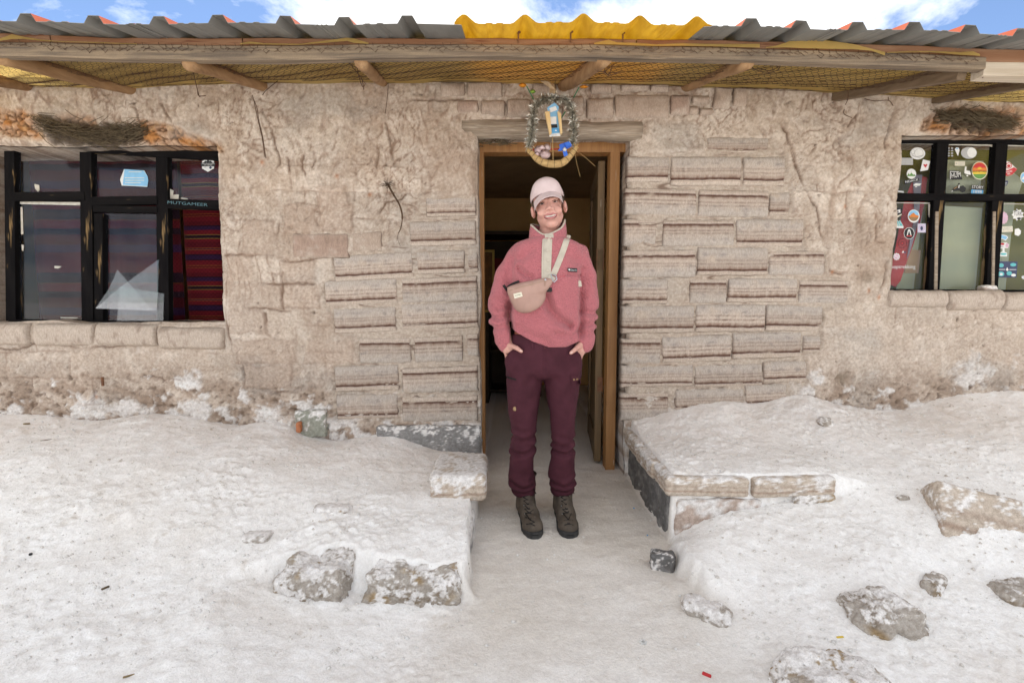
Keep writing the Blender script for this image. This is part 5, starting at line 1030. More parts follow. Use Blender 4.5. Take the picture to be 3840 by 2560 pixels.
straw_tuft(zC, ((-120, 1205), (60, 1195), (250, 1190)), 60, .008, .05, 'wisp of dry straw between the log lintel and the door frame', ln=.12)
# pale stone lying on the right sill
rock_obj('sill_stone', tuple(pp(3702, 1080, .05)), (.045, .03, .016), .012, 'pink', None, 301, cover=.7, n=8, amp=.004); tag(bpy.data.objects['sill_stone'], 'pale flat stone lying on the sill under the sticker window', 'stone')

# ================================================================== benches, blocks and rocks in front
bench = empty('stone_bench', (1.1, -.4, 0)); tag(bench, 'low bench of banded salt bricks on a dark concrete base, half buried in salt', 'bench')
rock_obj('base', (1.12, -.395, .085), (.385, .395, .15), .012, 'dark', bench, 311, cover=.0, n=26, amp=.004)
for i_, (c_, hh, st_) in enumerate((((.905, -.735, .277), (.192, .105, .046), 'layer'), ((1.302, -.730, .275), (.192, .108, .047), 'layer'), ((.80, -.475, .279), (.098, .148, .044), 'layer'), ((.80, -.165, .283), (.094, .150, .045), 'layer'), ((1.2, -.4, .275), (.29, .2, .04), 'layer'))):
    rock_obj('slab', c_, hh, .018, st_, bench, 312 + i_, cover=.24, n=22, amp=.005, rot=rotm('Z', R((-1, 1.5, 1, -.5, 0)[i_])) @ rotm('Y', R((1.0, -1.5, 0, 0, 0)[i_])))
rock_obj('front_block', (.965, -.775, .09), (.20, .05, .125), .014, 'pink', bench, 321, cover=.3, n=16)
rock_obj('front_block', (1.40, -.79, .195), (.10, .05, .05), .02, 'salt', bench, 322, cover=.3, n=14)
o = rock_obj('plinth', (-.52, -.005, .255), (.325, .055, .105), .02, 'concrete', None, 330, cover=.04, n=60, amp=.006); tag(o, 'grey rendered plinth at the foot of the wall left of the door', 'plinth')
p_ = pp(*zK(430, 130), -.0); o = rock_obj('rubble_block', tuple(p_), (.095, .05, .085), .012, 'green', None, 331, cover=.20, n=18, amp=.010); tag(o, 'greenish grey rubble block at the foot of the wall', 'block')
p_ = pp(*zK(348, 158), -.07); o = rock_obj('brick_shard', tuple(p_), (.014, .02, .033), .008, 'red', None, 332, cover=0, n=10, amp=.003); tag(o, 'small orange brick shard against the greenish rubble block', 'brick shard')
o = rock_obj('loose_block', (-.272, -.515, .218), (.138, .200, .066), .03, 'layer', None, 333, cover=.38, n=24, amp=.007, rot=rotm('Z', R(2)) @ rotm('X', R(-1))); tag(o, 'squared pale salt block lying at the end of the bank beside the path', 'salt block')
o = rock_obj('salt_rock', (-.762, -1.150, .012), (.142, .125, .112), .05, 'salt', None, 334, cover=.28, n=64, amp=.024, nfreq=10, fine=.006); tag(o, 'lumpy ochre and white salt rock, upright in the bank', 'rock')
o = rock_obj('salt_rock', (-.375, -1.150, .000), (.190, .12, .108), .05, 'salt', None, 335, cover=.20, n=66, amp=.022, nfreq=10, fine=.006); tag(o, 'broad brown crusted salt rock ending the bank beside the path', 'rock')
o = rock_obj('kerb_stone', (-.212, -.93, .01), (.03, .27, .10), .02, 'concrete', None, 336, cover=.62, n=22, amp=.006); tag(o, 'grey stone edging under the salt along the left of the path', 'kerb stone')
def on_ground(px_, py_):
    d = pg(px_, py_, 0.) - CAM; t = np.linspace(.55, 1.05, 900); P = CAM[None] + d[None] * t[:, None]; g = ground_raw(P[:, 0], P[:, 1])[0]; k = int(np.argmax(P[:, 2] < g)); return P[k if (P[:, 2] < g).any() else -1]
def ground_rock(px_, py_, half, style, seed, label, cover=.4, sink=.3, rad=.5, amp=.012, rz=0, cat='rock', n=22, name='salt_rock', nfreq=11, rx=0):
    q = on_ground(px_, py_); c_ = (q[0], q[1], q[2] + half[2] * (1 - 2 * sink)); o = rock_obj(name, c_, half, min(half) * rad * 1.6, style, None, seed, cover=cover, n=n, amp=amp, rot=rotm('Z', R(rz)) @ rotm('X', R(rx)), nfreq=nfreq); return tag(o, label, cat)
ground_rock(3305, 2300, (.125, .09, .085), 'salt', 340, 'rounded brown and grey salt rock with a rusty top, half buried in the bank', .16, .66, .55, .022, n=56)
ground_rock(3500, 2190, (.060, .030, .034), 'salt', 341, 'small ragged rusty crust chunk beside the rounded brown rock', .10, .62, .5, .018, 35, n=34)
ground_rock(3120, 2560, (.15, .10, .075), 'salt', 342, 'flat topped white crusted rock poking out of the salt at the path end', .50, .62, .6, .018, n=60)
ground_rock(3830, 2225, (.10, .06, .045), 'salt', 343, 'dark speckled rock wedge in the bank below the tilted banded brick', .10, .62, .5, .015, n=40)
ground_rock(3095, 1590, (.045, .03, .030), 'salt', 344, 'small grey lump of rock on the bench top drift', .25, .3, .6, .012, n=16)
ground_rock(3385, 1868, (.024, .016, .012), 'salt', 345, 'little flat pebble above the tilted banded brick', .3, .35, .6, .006, n=12, cat='pebble', name='pebble')
ground_rock(965, 2015, (.055, .035, .020), 'salt', 346, 'low grey patch of rock barely showing through the left bank', .72, .5, .6, .008, n=16)
ground_rock(1250, 1905, (.085, .035, .018), 'salt', 347, 'worn grey ridge of rock under the salt in the middle of the left bank', .75, .55, .6, .010, n=18)
ground_rock(2650, 2290, (.085, .05, .045), 'salt', 348, 'crumbling tan crust edge of the bank beside the path', .50, .62, .6, .018, -35, n=44)
o = ground_rock(2480, 2128, (.050, .034, .048), 'dark', 349, 'broken dark grey stone standing at the corner of the bench', .22, .25, .3, .010, -20, n=18, cat='stone', name='broken_stone')
q = on_ground(3700, 1990); o = rock_obj('banded_brick', (q[0] + .085, q[1] + .065, q[2] - .030), (.22, .07, .14), .02, 'layer', None, 350, cover=.05, n=44, amp=.006, rot=rotm('Z', R(-8)) @ rotm('X', R(-38)) @ rotm('Y', R(14))); tag(o, 'tilted banded salt brick sunk in the right bank', 'salt brick')
# litter
def bit(name, px_, py_, dims, m_, label, rz=0, cat='litter'):
    q = on_ground(px_, py_); o = MB().box((q[0], q[1], q[2] + dims[2] * .4), dims, rot=rotm('Z', R(rz)), bev=min(dims) * .25).build(name, m_, None, origin=tuple(q)); return tag(o, label, cat)
bit('red_scrap', 2650, 2532, (.026, .009, .008), 'ink_red', 'tiny red plastic scrap on the trodden path end', -35); bit('red_scrap', 1815, 1795, (.014, .014, .018), 'ink_red', 'tiny red scrap at the foot of the left door jamb', 10)
bit('blue_scrap', 2377, 1905, (.009, .006, .004), 'ink_blue', 'tiny blue scrap on the path beside the bench', 20); bit('blue_scrap', 2428, 2007, (.007, .006, .004), 'ink_blue', 'speck of blue litter on the path below the bench corner', -20)
bit('straw_bit', 488, 2533, (.035, .005, .004), 'straw', 'short yellow straw lying on the white salt', 25, 'straw'); bit('straw_bit', 3150, 2388, (.024, .006, .003), 'ink_yellow', 'short yellow straw between the rounded rock and the flat topped rock', 8, 'straw')
bit('twig', 175, 1650, (.05, .004, .004), 'dark_straw', 'thin dark twig on the bank below the left window', 40, 'twig'); bit('twig', 115, 2080, (.010, .009, .009), 'ink_black', 'black charred scrap on the white bank', 20, 'scrap'); bit('twig', 395, 2205, (.024, .008, .006), 'dark_straw', 'brown splinter sticking out of the white bank', 60, 'splinter'); bit('twig', 100, 1590, (.03, .014, .008), 'straw', 'tan wood chip on the drift at the wall foot', 5, 'chip')
q = on_ground(2412, 2408); m = MB()
for k in range(6): a = k * 1.047; m.box((q[0] + .007 * math.cos(a), q[1] + .007 * math.sin(a), q[2] + .003), (.011, .006, .003), rot=rotm('Z', a))
tag(m.build('paper_flower', 'ink_white', None, origin=tuple(q)), 'crumpled white paper flower on the path', 'paper flower')
# root and rag hanging from the plaster
mat('root', (.10, .06, .035), (.06, .035, .02), scale=30, rough=.95)
p0 = pp(*z6(930, 130), -.035); m = MB(); m.tube(curve([pp(*z6(*q), -.04 - .012 * (i % 2)) for i, q in enumerate(((932, 130), (960, 180), (995, 240), (1010, 300), (1003, 360), (990, 390)))], 6), [.006] * 8 + [.005] * 12 + [.003] * 11, 6); m.tube(curve([pp(*z6(*q), -.035) for q in ((990, 390), (985, 420), (1000, 460))]), .0012, 4)
for k in range(46):
    a, b = random.random() * 6.28, random.random(); p = p0 + np.array([.022 * b * math.cos(a), -.012 * random.random(), .022 * b * math.sin(a)]); m.tube([p, p + np.array([random.gauss(0, .014), random.gauss(-.008, .006), random.gauss(0, .014)])], .0013, 3)
tag(m.build('hanging_root', 'root', None, True, origin=tuple(p0)), 'dark knotted root hanging out of the plaster left of the door', 'root')
wn = pp(*zG(670, 400), -.04); o = MB().box(tuple(wn), (.010, .012, .055)).build('iron_peg', 'rust_metal', None, origin=tuple(wn)); tag(o, 'rusty iron peg in the wall foot under the left window', 'peg')

# ================================================================== charm hanging over the door
zW = zoomer(1850, 260, 3.409); YH = -.16
def wpt(u, v, d=0.0): return pp(*zW(u, v), YH + d)
charm = empty('door_charm', tuple(wpt(760, 1160))); tag(charm, 'tinsel arch and straw bow charm hanging over the doorway', 'ornament')
mat('tinsel', (.62, .60, .54), rough=.3, metal=1.0); mat('tinsel_core', (.16, .15, .12), rough=.6, metal=.6); mat('plait', (.52, .36, .16), (.38, .24, .10), scale=30, rough=.85, stretch=(1, 1, 3), bump=.4, bscale=60); mat('string', (.10, .07, .04), rough=.9)
mat('petal', (.74, .54, .54), (.76, .64, .62), scale=8, rough=.6, trans=.3); mat('carton', (.60, .40, .18), (.64, .50, .28), scale=6, rough=.8); mat('stem', (.05, .17, .08), rough=.6); mat('leaf', (.20, .34, .05), rough=.6); mat('orange_bud', (.62, .24, .02), rough=.6); mat('blue_ribbon', (.03, .11, .52), (.05, .16, .60), scale=20, rough=.4)
TP = curve([wpt(*q) for q in ((455, 985), (485, 860), (500, 740), (505, 600), (540, 460), (620, 390), (740, 375), (860, 375), (960, 420), (1010, 540), (1030, 680), (1025, 820), (1020, 945))], 8)
m = MB(); m.tube(TP, .008, 6); m.build('tinsel_core', 'tinsel_core', charm, True)
tvv = []; tff = []
for i in range(3600):
    t = random.random() * (len(TP) - 1.001); k = int(t); p = np.array(TP[k]) * (1 - t + k) + np.array(TP[k + 1]) * (t - k); d_ = np.array([random.gauss(0, 1), random.gauss(0, 1), random.gauss(0, 1)]); d_ /= np.linalg.norm(d_); ln = .020 + .028 * random.random()
    w_ = np.cross(d_, [random.gauss(0, 1), random.gauss(0, 1), random.gauss(0, 1)]); w_ /= np.linalg.norm(w_) + 1e-9; b = len(tvv); mid_ = p + d_ * ln * .6; tip = p + d_ * ln + np.array([0, 0, -.004]); tvv += [p, mid_ + w_ * .0018, mid_ - w_ * .0018, tip]; tff += [(b, b + 1, b + 2), (b + 1, b + 3, b + 2)]
mesh('tinsel', tvv, tff, 'tinsel', charm)
BP = curve([wpt(*q) for q in ((440, 1035), (500, 1085), (560, 1145), (650, 1195), (760, 1212), (880, 1195), (970, 1115), (1030, 1040), (1065, 985))], 7); k = len(BP)
m = MB(); m.tube(BP, [.009 + .013 * math.sin(math.pi * i / (k - 1)) ** .8 for i in range(k)], 12); bow = m.build('straw_bow', 'plait', charm, True)
m = MB()
for i in range(4, k - 3, 5): c_ = np.array(BP[i]); t_ = np.array(BP[i + 1]) - np.array(BP[i - 1]); t_ /= np.linalg.norm(t_); r_ = .0095 + .013 * math.sin(math.pi * i / (k - 1)) ** .8; u_ = np.cross(t_, [0, 1, 0]); m.tube([c_ + r_ * (math.cos(a) * u_ + math.sin(a) * np.array([0, 1.0, 0])) for a in np.linspace(0, 6.28, 12, endpoint=False)], .0013, 4, closed=True)
m.build('binding', 'string', charm)
for (u_, v_) in ((445, 1035), (1062, 990)):
    m = MB(); p = wpt(u_, v_)
    for i in range(14): m.tube([p, p + np.array([random.gauss(0, .010), random.gauss(0, .008), random.gauss(.004, .010)])], .0022, 4)
    m.build('frayed_end', 'plait', charm)
MB().tube([wpt(757, 860), wpt(765, 1205)], .0028, 6).build('stick', 'plait', charm, True)
MB().tube([wpt(500, 1030, .01), wpt(900, 1018, .01)], .0035, 6).build('red_stick', 'ink_red', charm, True)
MB().prism([(wpt(u, v)[0], wpt(u, v)[2]) for u, v in ((655, 572), (715, 560), (742, 835), (715, 860))], YH - .03, YH - .005).build('carton_flap', 'carton', charm)
MB().prism([(wpt(u, v)[0], wpt(u, v)[2]) for u, v in ((815, 562), (858, 590), (876, 838), (850, 850))], YH - .03, YH - .005).build('carton_flap', 'carton', charm)
layered('carton', charm, zW, YH - .012, [('p', [(688, 492), (780, 425), (838, 480), (822, 565), (855, 855), (722, 862), (708, 565)], 'ink_sky'), ('p', [(715, 500), (795, 470), (818, 520), (730, 555)], W_), ('p', [(712, 610), (805, 605), (808, 700), (730, 700)], W_), ('p', [(728, 708), (815, 702), (818, 748), (735, 750)], K_), ('p', [(735, 755), (835, 755), (842, 805), (738, 808)], 'ink_blue'), ('p', [(718, 832), (850, 815), (858, 855), (718, 862)], W_), ('p', [(785, 790), (800, 770), (815, 790)], W_), ('t', 'MARTIN', (725, 855), (815, 850), 18, 'ink_grey')], .0012)
MB().prism([(wpt(u, v)[0], wpt(u, v)[2]) for u, v in ((700, 500), (815, 500), (860, 850), (722, 858))], YH - .0105, YH + .015).build('carton_back', 'carton', charm)
def petal(name, u, v, ru, rv, d, m_, n=10):
    c_ = wpt(u, v, d); vs_ = [c_ + np.array([0, -.012, 0])]; s_ = .47e-3
    for k in range(n): a = 6.283 * k / n; vs_.append(c_ + np.array([ru * s_ * math.cos(a), .004 * math.sin(3 * a), rv * s_ * math.sin(a)]))
    vs_.append(c_ + np.array([0, .006, 0])); fs_ = [(0, 1 + k, 1 + (k + 1) % n) for k in range(n)] + [(n + 1, 1 + (k + 1) % n, 1 + k) for k in range(n)]; mesh(name, vs_, fs_, m_, charm, True)
for (u, v, a, b, d) in ((575, 1040, 52, 62, 0), (625, 1000, 45, 30, -.008), (685, 1000, 50, 44, .006), (665, 1088, 64, 56, -.014), (560, 1085, 38, 30, -.006), (655, 1070, 26, 24, -.024)): petal('rose_petal', u, v, a, b, d, 'petal')
for q, d in (((840, 970), (962, 928), (1000, 992), (930, 1030), (870, 1050), (822, 1052), (850, 1010)), 0), (((880, 1040), (930, 1035), (948, 1110), (900, 1128)), -.008), (((905, 960), (975, 950), (998, 990), (930, 1010)), -.014):
    MB().prism([(wpt(u, v)[0], wpt(u, v)[2]) for u, v in q], YH + d - .010, YH + d - .006).build('ribbon', 'blue_ribbon', charm)
petal('ribbon_knot', 912, 1025, 24, 26, -.022, 'ink_white')
MB().tube([wpt(515, 385), wpt(470, 300), wpt(425, 215)], .0032, 5).build('stem', 'stem', charm); MB().tube([wpt(1025, 365), wpt(1060, 300), wpt(1095, 232)], .0032, 5).build('stem', 'stem', charm); MB().tube([wpt(860, 640, .01), wpt(920, 540, .01)], .0032, 5).build('stem', 'stem', charm)
petal('bud', 375, 205, 48, 26, 0, 'orange_bud'); petal('bud', 1158, 225, 56, 18, 0, 'orange_bud'); petal('leaf', 505, 285, 36, 22, -.004, 'leaf')
v_ = [wpt(*q, d) for q, d in (((585, 140), .06), ((690, 150), .05), ((782, 190), .04), ((800, 260), .0), ((828, 332), -.02), ((720, 300), 0), ((720, 240), .03))]
mat('cream_cloth', (.58, .47, .32), (.50, .40, .27), scale=10, rough=.9); mesh('cloth_scrap', v_, [tuple(range(7))], 'cream_cloth', charm)
MB().tube(curve([wpt(800, 330, 0), pp(2085, 300, -.35), pp(2150, 262, -.5)]), .0012, 4).build('hanging_string', 'string', charm)
for a, b in (((1045, 1085), (1110, 1370)), ((1070, 1050), (1300, 1240))): MB().tube(curve([wpt(*a), wpt((a[0] + b[0]) / 2 - 10, (a[1] + b[1]) / 2 - 20), wpt(*b)]), .0009, 4).build('loose_straw', 'plait', charm)

# ================================================================== what shows of the room
mat('dark_wood', (.055, .035, .02), (.035, .022, .012), scale=5, rough=.7); mat('gold_frame', (.36, .22, .04), rough=.5); mat('warm_print', (.22, .10, .03), (.10, .05, .02), scale=9, rough=.8); mat('maroon', (.12, .012, .012), rough=.9)
cab = empty('cabinet', (-.35, 2.9, 0)); tag(cab, 'dark wooden cabinet standing in the dim room behind the doorway', 'cabinet')
def cb(name, c_, d_, m_='dark_wood'): MB().box(c_, d_, bev=.004).build(name, m_, cab, origin=c_)
cb('side', (-.95, 2.9, .95), (.05, .5, 1.9)); cb('side', (.32, 2.9, .95), (.05, .5, 1.9)); cb('top', (-.315, 2.9, 1.92), (1.32, .52, .04)); cb('back', (-.315, 3.13, .95), (1.22, .03, 1.86))
for zz in (.08, .55, 1.0, 1.45): cb('shelf', (-.315, 2.9, zz), (1.22, .46, .03))
fr_ = empty('picture_frame', (-.17, 2.25, 1.0)); tag(fr_, 'tall gilt picture frame in the dim room beside the left jamb', 'picture frame')
for (c_, d_) in (((-.36, 2.25, 1.35), (.025, .03, .62)), ((-.20, 2.25, 1.35), (.025, .03, .62)), ((-.28, 2.25, 1.67), (.185, .03, .025)), ((-.28, 2.25, 1.03), (.185, .03, .025))): MB().box(c_, d_).build('frame_bar', 'gold_frame', fr_, origin=c_)
MB().box((-.28, 2.255, 1.35), (.15, .012, .60)).build('picture', 'warm_print', fr_, origin=(-.28, 2.255, 1.35)); MB().box((-.28, 2.62, .52), (.05, .72, 1.04)).build('stand', 'dark_wood', fr_, origin=(-.28, 2.62, 0))
curtain('wall_hanging', -.9, .32, 1.30, 1.62, 2.60, 'maroon', 'dark red cloth hung across the cabinet in the dim room', 5, .015, 5)
# ================================================================== the person
class Field:
    """signed distance field on a (possibly uneven) box grid, meshed with surface nets"""
    def __init__(s, xs, ys, zs):
        s.a = (np.asarray(xs), np.asarray(ys), np.asarray(zs)); s.d = np.full((len(xs), len(ys), len(zs)), .2, np.float32)
    def sub(s, lo, hi, m=.05):
        sl_ = []
        for ax, l, h_ in zip(s.a, lo, hi): sl_.append(slice(max(int(np.searchsorted(ax, l - m)) - 1, 0), int(np.searchsorted(ax, h_ + m)) + 1))
        sl_ = tuple(sl_); X, Y, Z = np.meshgrid(s.a[0][sl_[0]], s.a[1][sl_[1]], s.a[2][sl_[2]], indexing='ij'); return sl_, X, Y, Z
    def join(s, sl_, d, k=.0):
        a = s.d[sl_]
        if k > 0: h_ = np.clip(.5 + .5 * (a - d) / k, 0, 1); s.d[sl_] = a * (1 - h_) + d * h_ - k * h_ * (1 - h_)
        else: s.d[sl_] = np.minimum(a, d)
    def cut(s, sl_, d, k=.0):
        a = s.d[sl_]; d = -d
        if k > 0: h_ = np.clip(.5 - .5 * (a - d) / k, 0, 1); s.d[sl_] = a * (1 - h_) + d * h_ + k * h_ * (1 - h_)
        else: s.d[sl_] = np.maximum(a, d)
    def cone(s, p, q, r0, r1, k=.02, cut=False):
        p, q = np.array(p), np.array(q); R_ = max(r0, r1); sl_, X, Y, Z = s.sub(np.minimum(p, q) - R_, np.maximum(p, q) + R_, .03 + k); v = q - p; L2 = float(v @ v) + 1e-12
        t = np.clip(((X - p[0]) * v[0] + (Y - p[1]) * v[1] + (Z - p[2]) * v[2]) / L2, 0, 1); d = np.sqrt((X - p[0] - t * v[0]) ** 2 + (Y - p[1] - t * v[1]) ** 2 + (Z - p[2] - t * v[2]) ** 2) - (r0 + (r1 - r0) * t)
        (s.cut if cut else s.join)(sl_, d, k)
    def ell(s, c_, r_, k=.02, rot=None, cut=False):
        c_, r_ = np.array(c_), np.array(r_); R_ = r_.max(); sl_, X, Y, Z = s.sub(c_ - R_, c_ + R_, .03 + k); P = np.stack([X - c_[0], Y - c_[1], Z - c_[2]], -1)
        if rot is not None: P = P @ np.array(rot)            # world -> local
        n = np.linalg.norm(P / r_, axis=-1); g = np.linalg.norm(P / (r_ * r_), axis=-1) + 1e-6; d = n * (n - 1) / g
        (s.cut if cut else s.join)(sl_, d, k)
    def loft(s, secs, k=.02, p=2.3):
        """sections (z, x0, x1, yc, b): upright body of superelliptic slices"""
        S = np.array(sorted(secs)); lo = (S[:, 1].min(), (S[:, 3] - S[:, 4]).min(), S[0, 0]); hi = (S[:, 2].max(), (S[:, 3] + S[:, 4]).max(), S[-1, 0]); sl_, X, Y, Z = s.sub(lo, hi, .04)
        zz = Z[0, 0]; I = lambda c_: np.interp(zz, S[:, 0], c_)[None, None]
        a = I((S[:, 2] - S[:, 1]) / 2); cx = I((S[:, 1] + S[:, 2]) / 2); cy = I(S[:, 3]); b = I(S[:, 4])
        n = (np.abs((X - cx) / a) ** p + np.abs((Y - cy) / b) ** p) ** (1 / p); d = (n - 1) * np.minimum(a, b); d = np.maximum(d, np.maximum(S[0, 0] - Z, Z - S[-1, 0])); s.join(sl_, d, k)
    def bend(s, fn): X, Y, Z = np.meshgrid(*s.a, indexing='ij'); s.d = (s.d + fn(X, Y, Z)).astype(np.float32)
    def mesh(s):
        D = s.d; S = D < 0; c = np.zeros(tuple(n - 1 for n in D.shape), np.int8)
        for i in (0, 1):
            for j in (0, 1):
                for k in (0, 1): c += S[i:D.shape[0] - 1 + i, j:D.shape[1] - 1 + j, k:D.shape[2] - 1 + k]
        act = (c > 0) & (c < 8); ids = np.argwhere(act); n = len(ids); acc = np.zeros((n, 3)); cnt = np.zeros(n); A = s.a
        for ax in range(3):
            o1, o2 = [q for q in range(3) if q != ax]
            for u in (0, 1):
                for v in (0, 1):
                    i0 = ids.copy(); i0[:, o1] += u; i0[:, o2] += v; i1 = i0.copy(); i1[:, ax] += 1; d0 = D[tuple(i0.T)]; d1 = D[tuple(i1.T)]; m = (d0 < 0) != (d1 < 0); t = np.where(m, d0 / (d0 - d1 + 1e-12), 0)
                    P = np.stack([A[q][i0[:, q]] for q in range(3)], 1); P[:, ax] += t * (A[ax][i1[:, ax]] - A[ax][i0[:, ax]]); acc[m] += P[m]; cnt[m] += 1
        V = acc / cnt[:, None]; lut = -np.ones(act.shape, np.int64); lut[tuple(ids.T)] = np.arange(n); Fs = []
        for ax in range(3):
            o1, o2 = [(1, 2), (2, 0), (0, 1)][ax]; sa = [slice(None)] * 3; sb = [slice(None)] * 3; sa[ax] = slice(0, -1); sb[ax] = slice(1, None)
            e = np.argwhere(S[tuple(sa)] != S[tuple(sb)]); ok = (e[:, o1] > 0) & (e[:, o2] > 0) & (e[:, o1] < act.shape[o1]) & (e[:, o2] < act.shape[o2]); e = e[ok]; ins = S[tuple(e.T)]
            def at(a, b): q = e.copy(); q[:, o1] -= a; q[:, o2] -= b; return lut[tuple(q.T)]
            f = np.stack([at(0, 0), at(1, 0), at(1, 1), at(0, 1)], 1); f[~ins] = f[~ins][:, ::-1]; Fs.append(f)
        Fq = np.vstack(Fs); Fq = Fq[(Fq >= 0).all(1)]; return V, Fq
    def front(s, X, Z):
        """first surface met from the front at (X, Z)"""
        i = int(np.clip(np.searchsorted(s.a[0], X), 0, len(s.a[0]) - 1)); k = int(np.clip(np.searchsorted(s.a[2], Z), 0, len(s.a[2]) - 1)); c = s.d[i, :, k]; j = np.argmax(c < 0)
        if not (c < 0).any(): return None
        if j == 0: return float(s.a[1][0])
        t = c[j - 1] / (c[j - 1] - c[j]); return float(s.a[1][j - 1] + t * (s.a[1][j] - s.a[1][j - 1]))
def smooth_mesh(V, Fq, it=2):
    n = len(V); E = np.vstack([Fq[:, [0, 1]], Fq[:, [1, 2]], Fq[:, [2, 3]], Fq[:, [3, 0]]]); E = np.vstack([E, E[:, ::-1]])
    for _ in range(it):
        acc = np.zeros_like(V); cnt = np.zeros(n); np.add.at(acc, E[:, 0], V[E[:, 1]]); np.add.at(cnt, E[:, 0], 1); V = .5 * V + .5 * acc / np.maximum(cnt, 1)[:, None]
    return V
def uneven(parts):
    o = []
    for a, b, s_ in parts: o += list(np.arange(a, b - 1e-9, s_))
    return np.array(o + [parts[-1][1]])
YB0 = -.57
zP = zoomer(1750, 620, 1.96); zL = zoomer(1750, 1200, 1.7415)
def P1(u, v, Y=YB0): return pp(*zP(u, v), Y)
def P2(u, v, Y=YB0): return pp(*zL(u, v), Y)
gfeet = GH(.16, -.55)
person = empty('person', (.165, YB0, gfeet)); tag(person, 'smiling person in pink fleece, plum trousers and pale cap standing in the doorway', 'person')
mat('skin', (.55, .305, .245), (.48, .245, .195), scale=22, rough=.5, spec=.4, sss=.12, lo=.3, hi=.7); mat('fleece', (.44, .145, .16), (.38, .12, .134), scale=150, rough=.95, bump=.85, bscale=150, bdist=.006, vor=True, sheen=.15, spec=.1, lo=.3, hi=.7)
mat('trouser_cloth', (.064, .0165, .0255), (.047, .0115, .018), scale=14, rough=.85, spec=.2, bump=.15, bscale=240, bdist=.002); mat('canvas', (.47, .42, .345), (.41, .365, .30), scale=30, rough=.9); mat('cap_cloth', (.58, .47, .46), (.52, .41, .40), scale=20, rough=.9, bump=.15, bscale=200, bdist=.002)
mat('boot_leather', (.062, .048, .036), (.115, .09, .068), scale=18, rough=.75, spec=.3, bump=.3, bscale=60, bdist=.003, lo=.35, hi=.7); mat('sole', (.03, .03, .031), (.06, .058, .055), scale=20, rough=.8); mat('lace', (.010, .009, .009), rough=.8); mat('hair', (.035, .02, .013), (.06, .035, .02), scale=60, rough=.6, stretch=(6, 6, 1)); mat('undershirt', (.40, .145, .085), (.34, .12, .07), scale=12, rough=.9)
mat('steel_dark', (.22, .21, .20), rough=.4, metal=.6); mat('lip', (.42, .155, .145), rough=.4, spec=.5); mat('tooth', (.72, .68, .61), rough=.3, spec=.5); mat('eye_white', (.34, .29, .26), rough=.3); mat('iris', (.035, .02, .014), rough=.2, spec=.6); mat('brow', (.20, .11, .07), rough=.9); mat('mouth_dark', (.10, .02, .02), rough=.6); mat('nail', (.62, .42, .36), rough=.3, spec=.5)
# ---- head frame: rolled a little to one side, chin up a touch
HC = P1(601, 300, YB0 - .0)                       # between the ears, level with the eyes
HR = rotm('Y', R(-9)) @ rotm('X', R(-4)) @ rotm('Z', R(-4))
def hd(x, y, z): return HC + HR @ np.array([x, y, z])
def hf(x, y, z): return hd(x, y + .002, z - .013)        # features of the face
zs_ = uneven([(.02, .83, .008), (.83, 1.00, .0036), (1.00, 1.42, .008), (1.42, HC[2] + .14, .0026)]); xs_ = uneven([(-.17, .075, .006), (.075, .275, .0028), (.275, .50, .006)]); ys_ = uneven([(YB0 - .16, YB0 - .02, .0032), (YB0 - .02, YB0 + .16, .006)])
B = Field(xs_, ys_, zs_)
B.ell(hd(0, .020, .040), (.073, .092, .082), .0, HR); B.ell(hd(0, -.020, -.030), (.058, .066, .088), .03, HR); B.ell(hd(0, -.066, -.101), (.024, .020, .017), .022, HR)
for s_ in (-1, 1):
    B.cone(hd(s_ * .047, -.002, -.055), hd(s_ * .013, -.058, -.102), .016, .013, .02); B.ell(hf(s_ * .037, -.066, -.030), (.023, .018, .019), .016, HR)
    B.ell(hd(s_ * .079, .004, -.016), (.007, .018, .031), .005, HR @ rotm('Z', R(s_ * 38))); B.ell(hd(s_ * .084, -.010, -.014), (.006, .008, .017), .003, HR, cut=True)
    B.ell(hf(s_ * .031, -.095, .010), (.018, .014, .009), .010, HR, cut=True); B.cone(hf(s_ * .012, -.086, .024), hf(s_ * .046, -.074, .026), .008, .006, .012)
B.cone(hf(0, -.082, .010), hf(0, -.103, -.022), .0075, .0105, .010); 
for s_ in (-1, 1): B.ell(hf(s_ * .0125, -.094, -.025), (.0085, .010, .0075), .006, HR); B.ell(hf(s_ * .006, -.103, -.034), (.0035, .004, .003), .002, HR, cut=True)
B.cone(hf(-.020, -.086, -.044), hf(.020, -.086, -.044), .009, .009, .012)
B.ell(hf(0, -.100, -.0585), (.0275, .018, .0078), .003, HR, cut=True)
for s_ in (-1, 1): B.ell(hf(s_ * .0265, -.090, -.0545), (.0085, .012, .0055), .003, HR, cut=True)
nb_ = P1(597, 560, YB0 + .02); B.cone(hd(0, .012, -.075), nb_, .049, .053, .025); B.cone(nb_, nb_ - np.array([0, 0, .12]), .053, .075, .03)
# trunk, arms and legs under the clothes
hip = P2(500, 200, YB0 + .02); B.cone(nb_ - np.array([0, 0, .12]), hip, .10, .07, .04); SHL, SHR = P1(405, 675, YB0 + .02), P1(800, 680, YB0 + .02); B.cone(SHL, SHR, .045, .045, .03)
WRL, WRR = P1(296, 1312, YB0 - .035), P1(850, 1318, YB0 - .035); ELL, ELR = P1(258, 1015, YB0 + .03), P1(876, 1005, YB0 + .03)
for a_, e_, w_ in ((SHL, ELL, WRL), (SHR, ELR, WRR)): B.cone(a_, e_, .034, .028, .02); B.cone(e_, w_, .028, .025, .02)
for (a_, k_, f_) in ((P2(385, 350), P2(372, 800), P2(372, 1180, YB0 + .07)), (P2(620, 350), P2(628, 800), P2(628, 1170, YB0 + .07))): B.cone(hip, a_, .06, .05, .03); B.cone(a_, k_, .05, .035, .03); B.cone(k_, f_, .035, .030, .03)
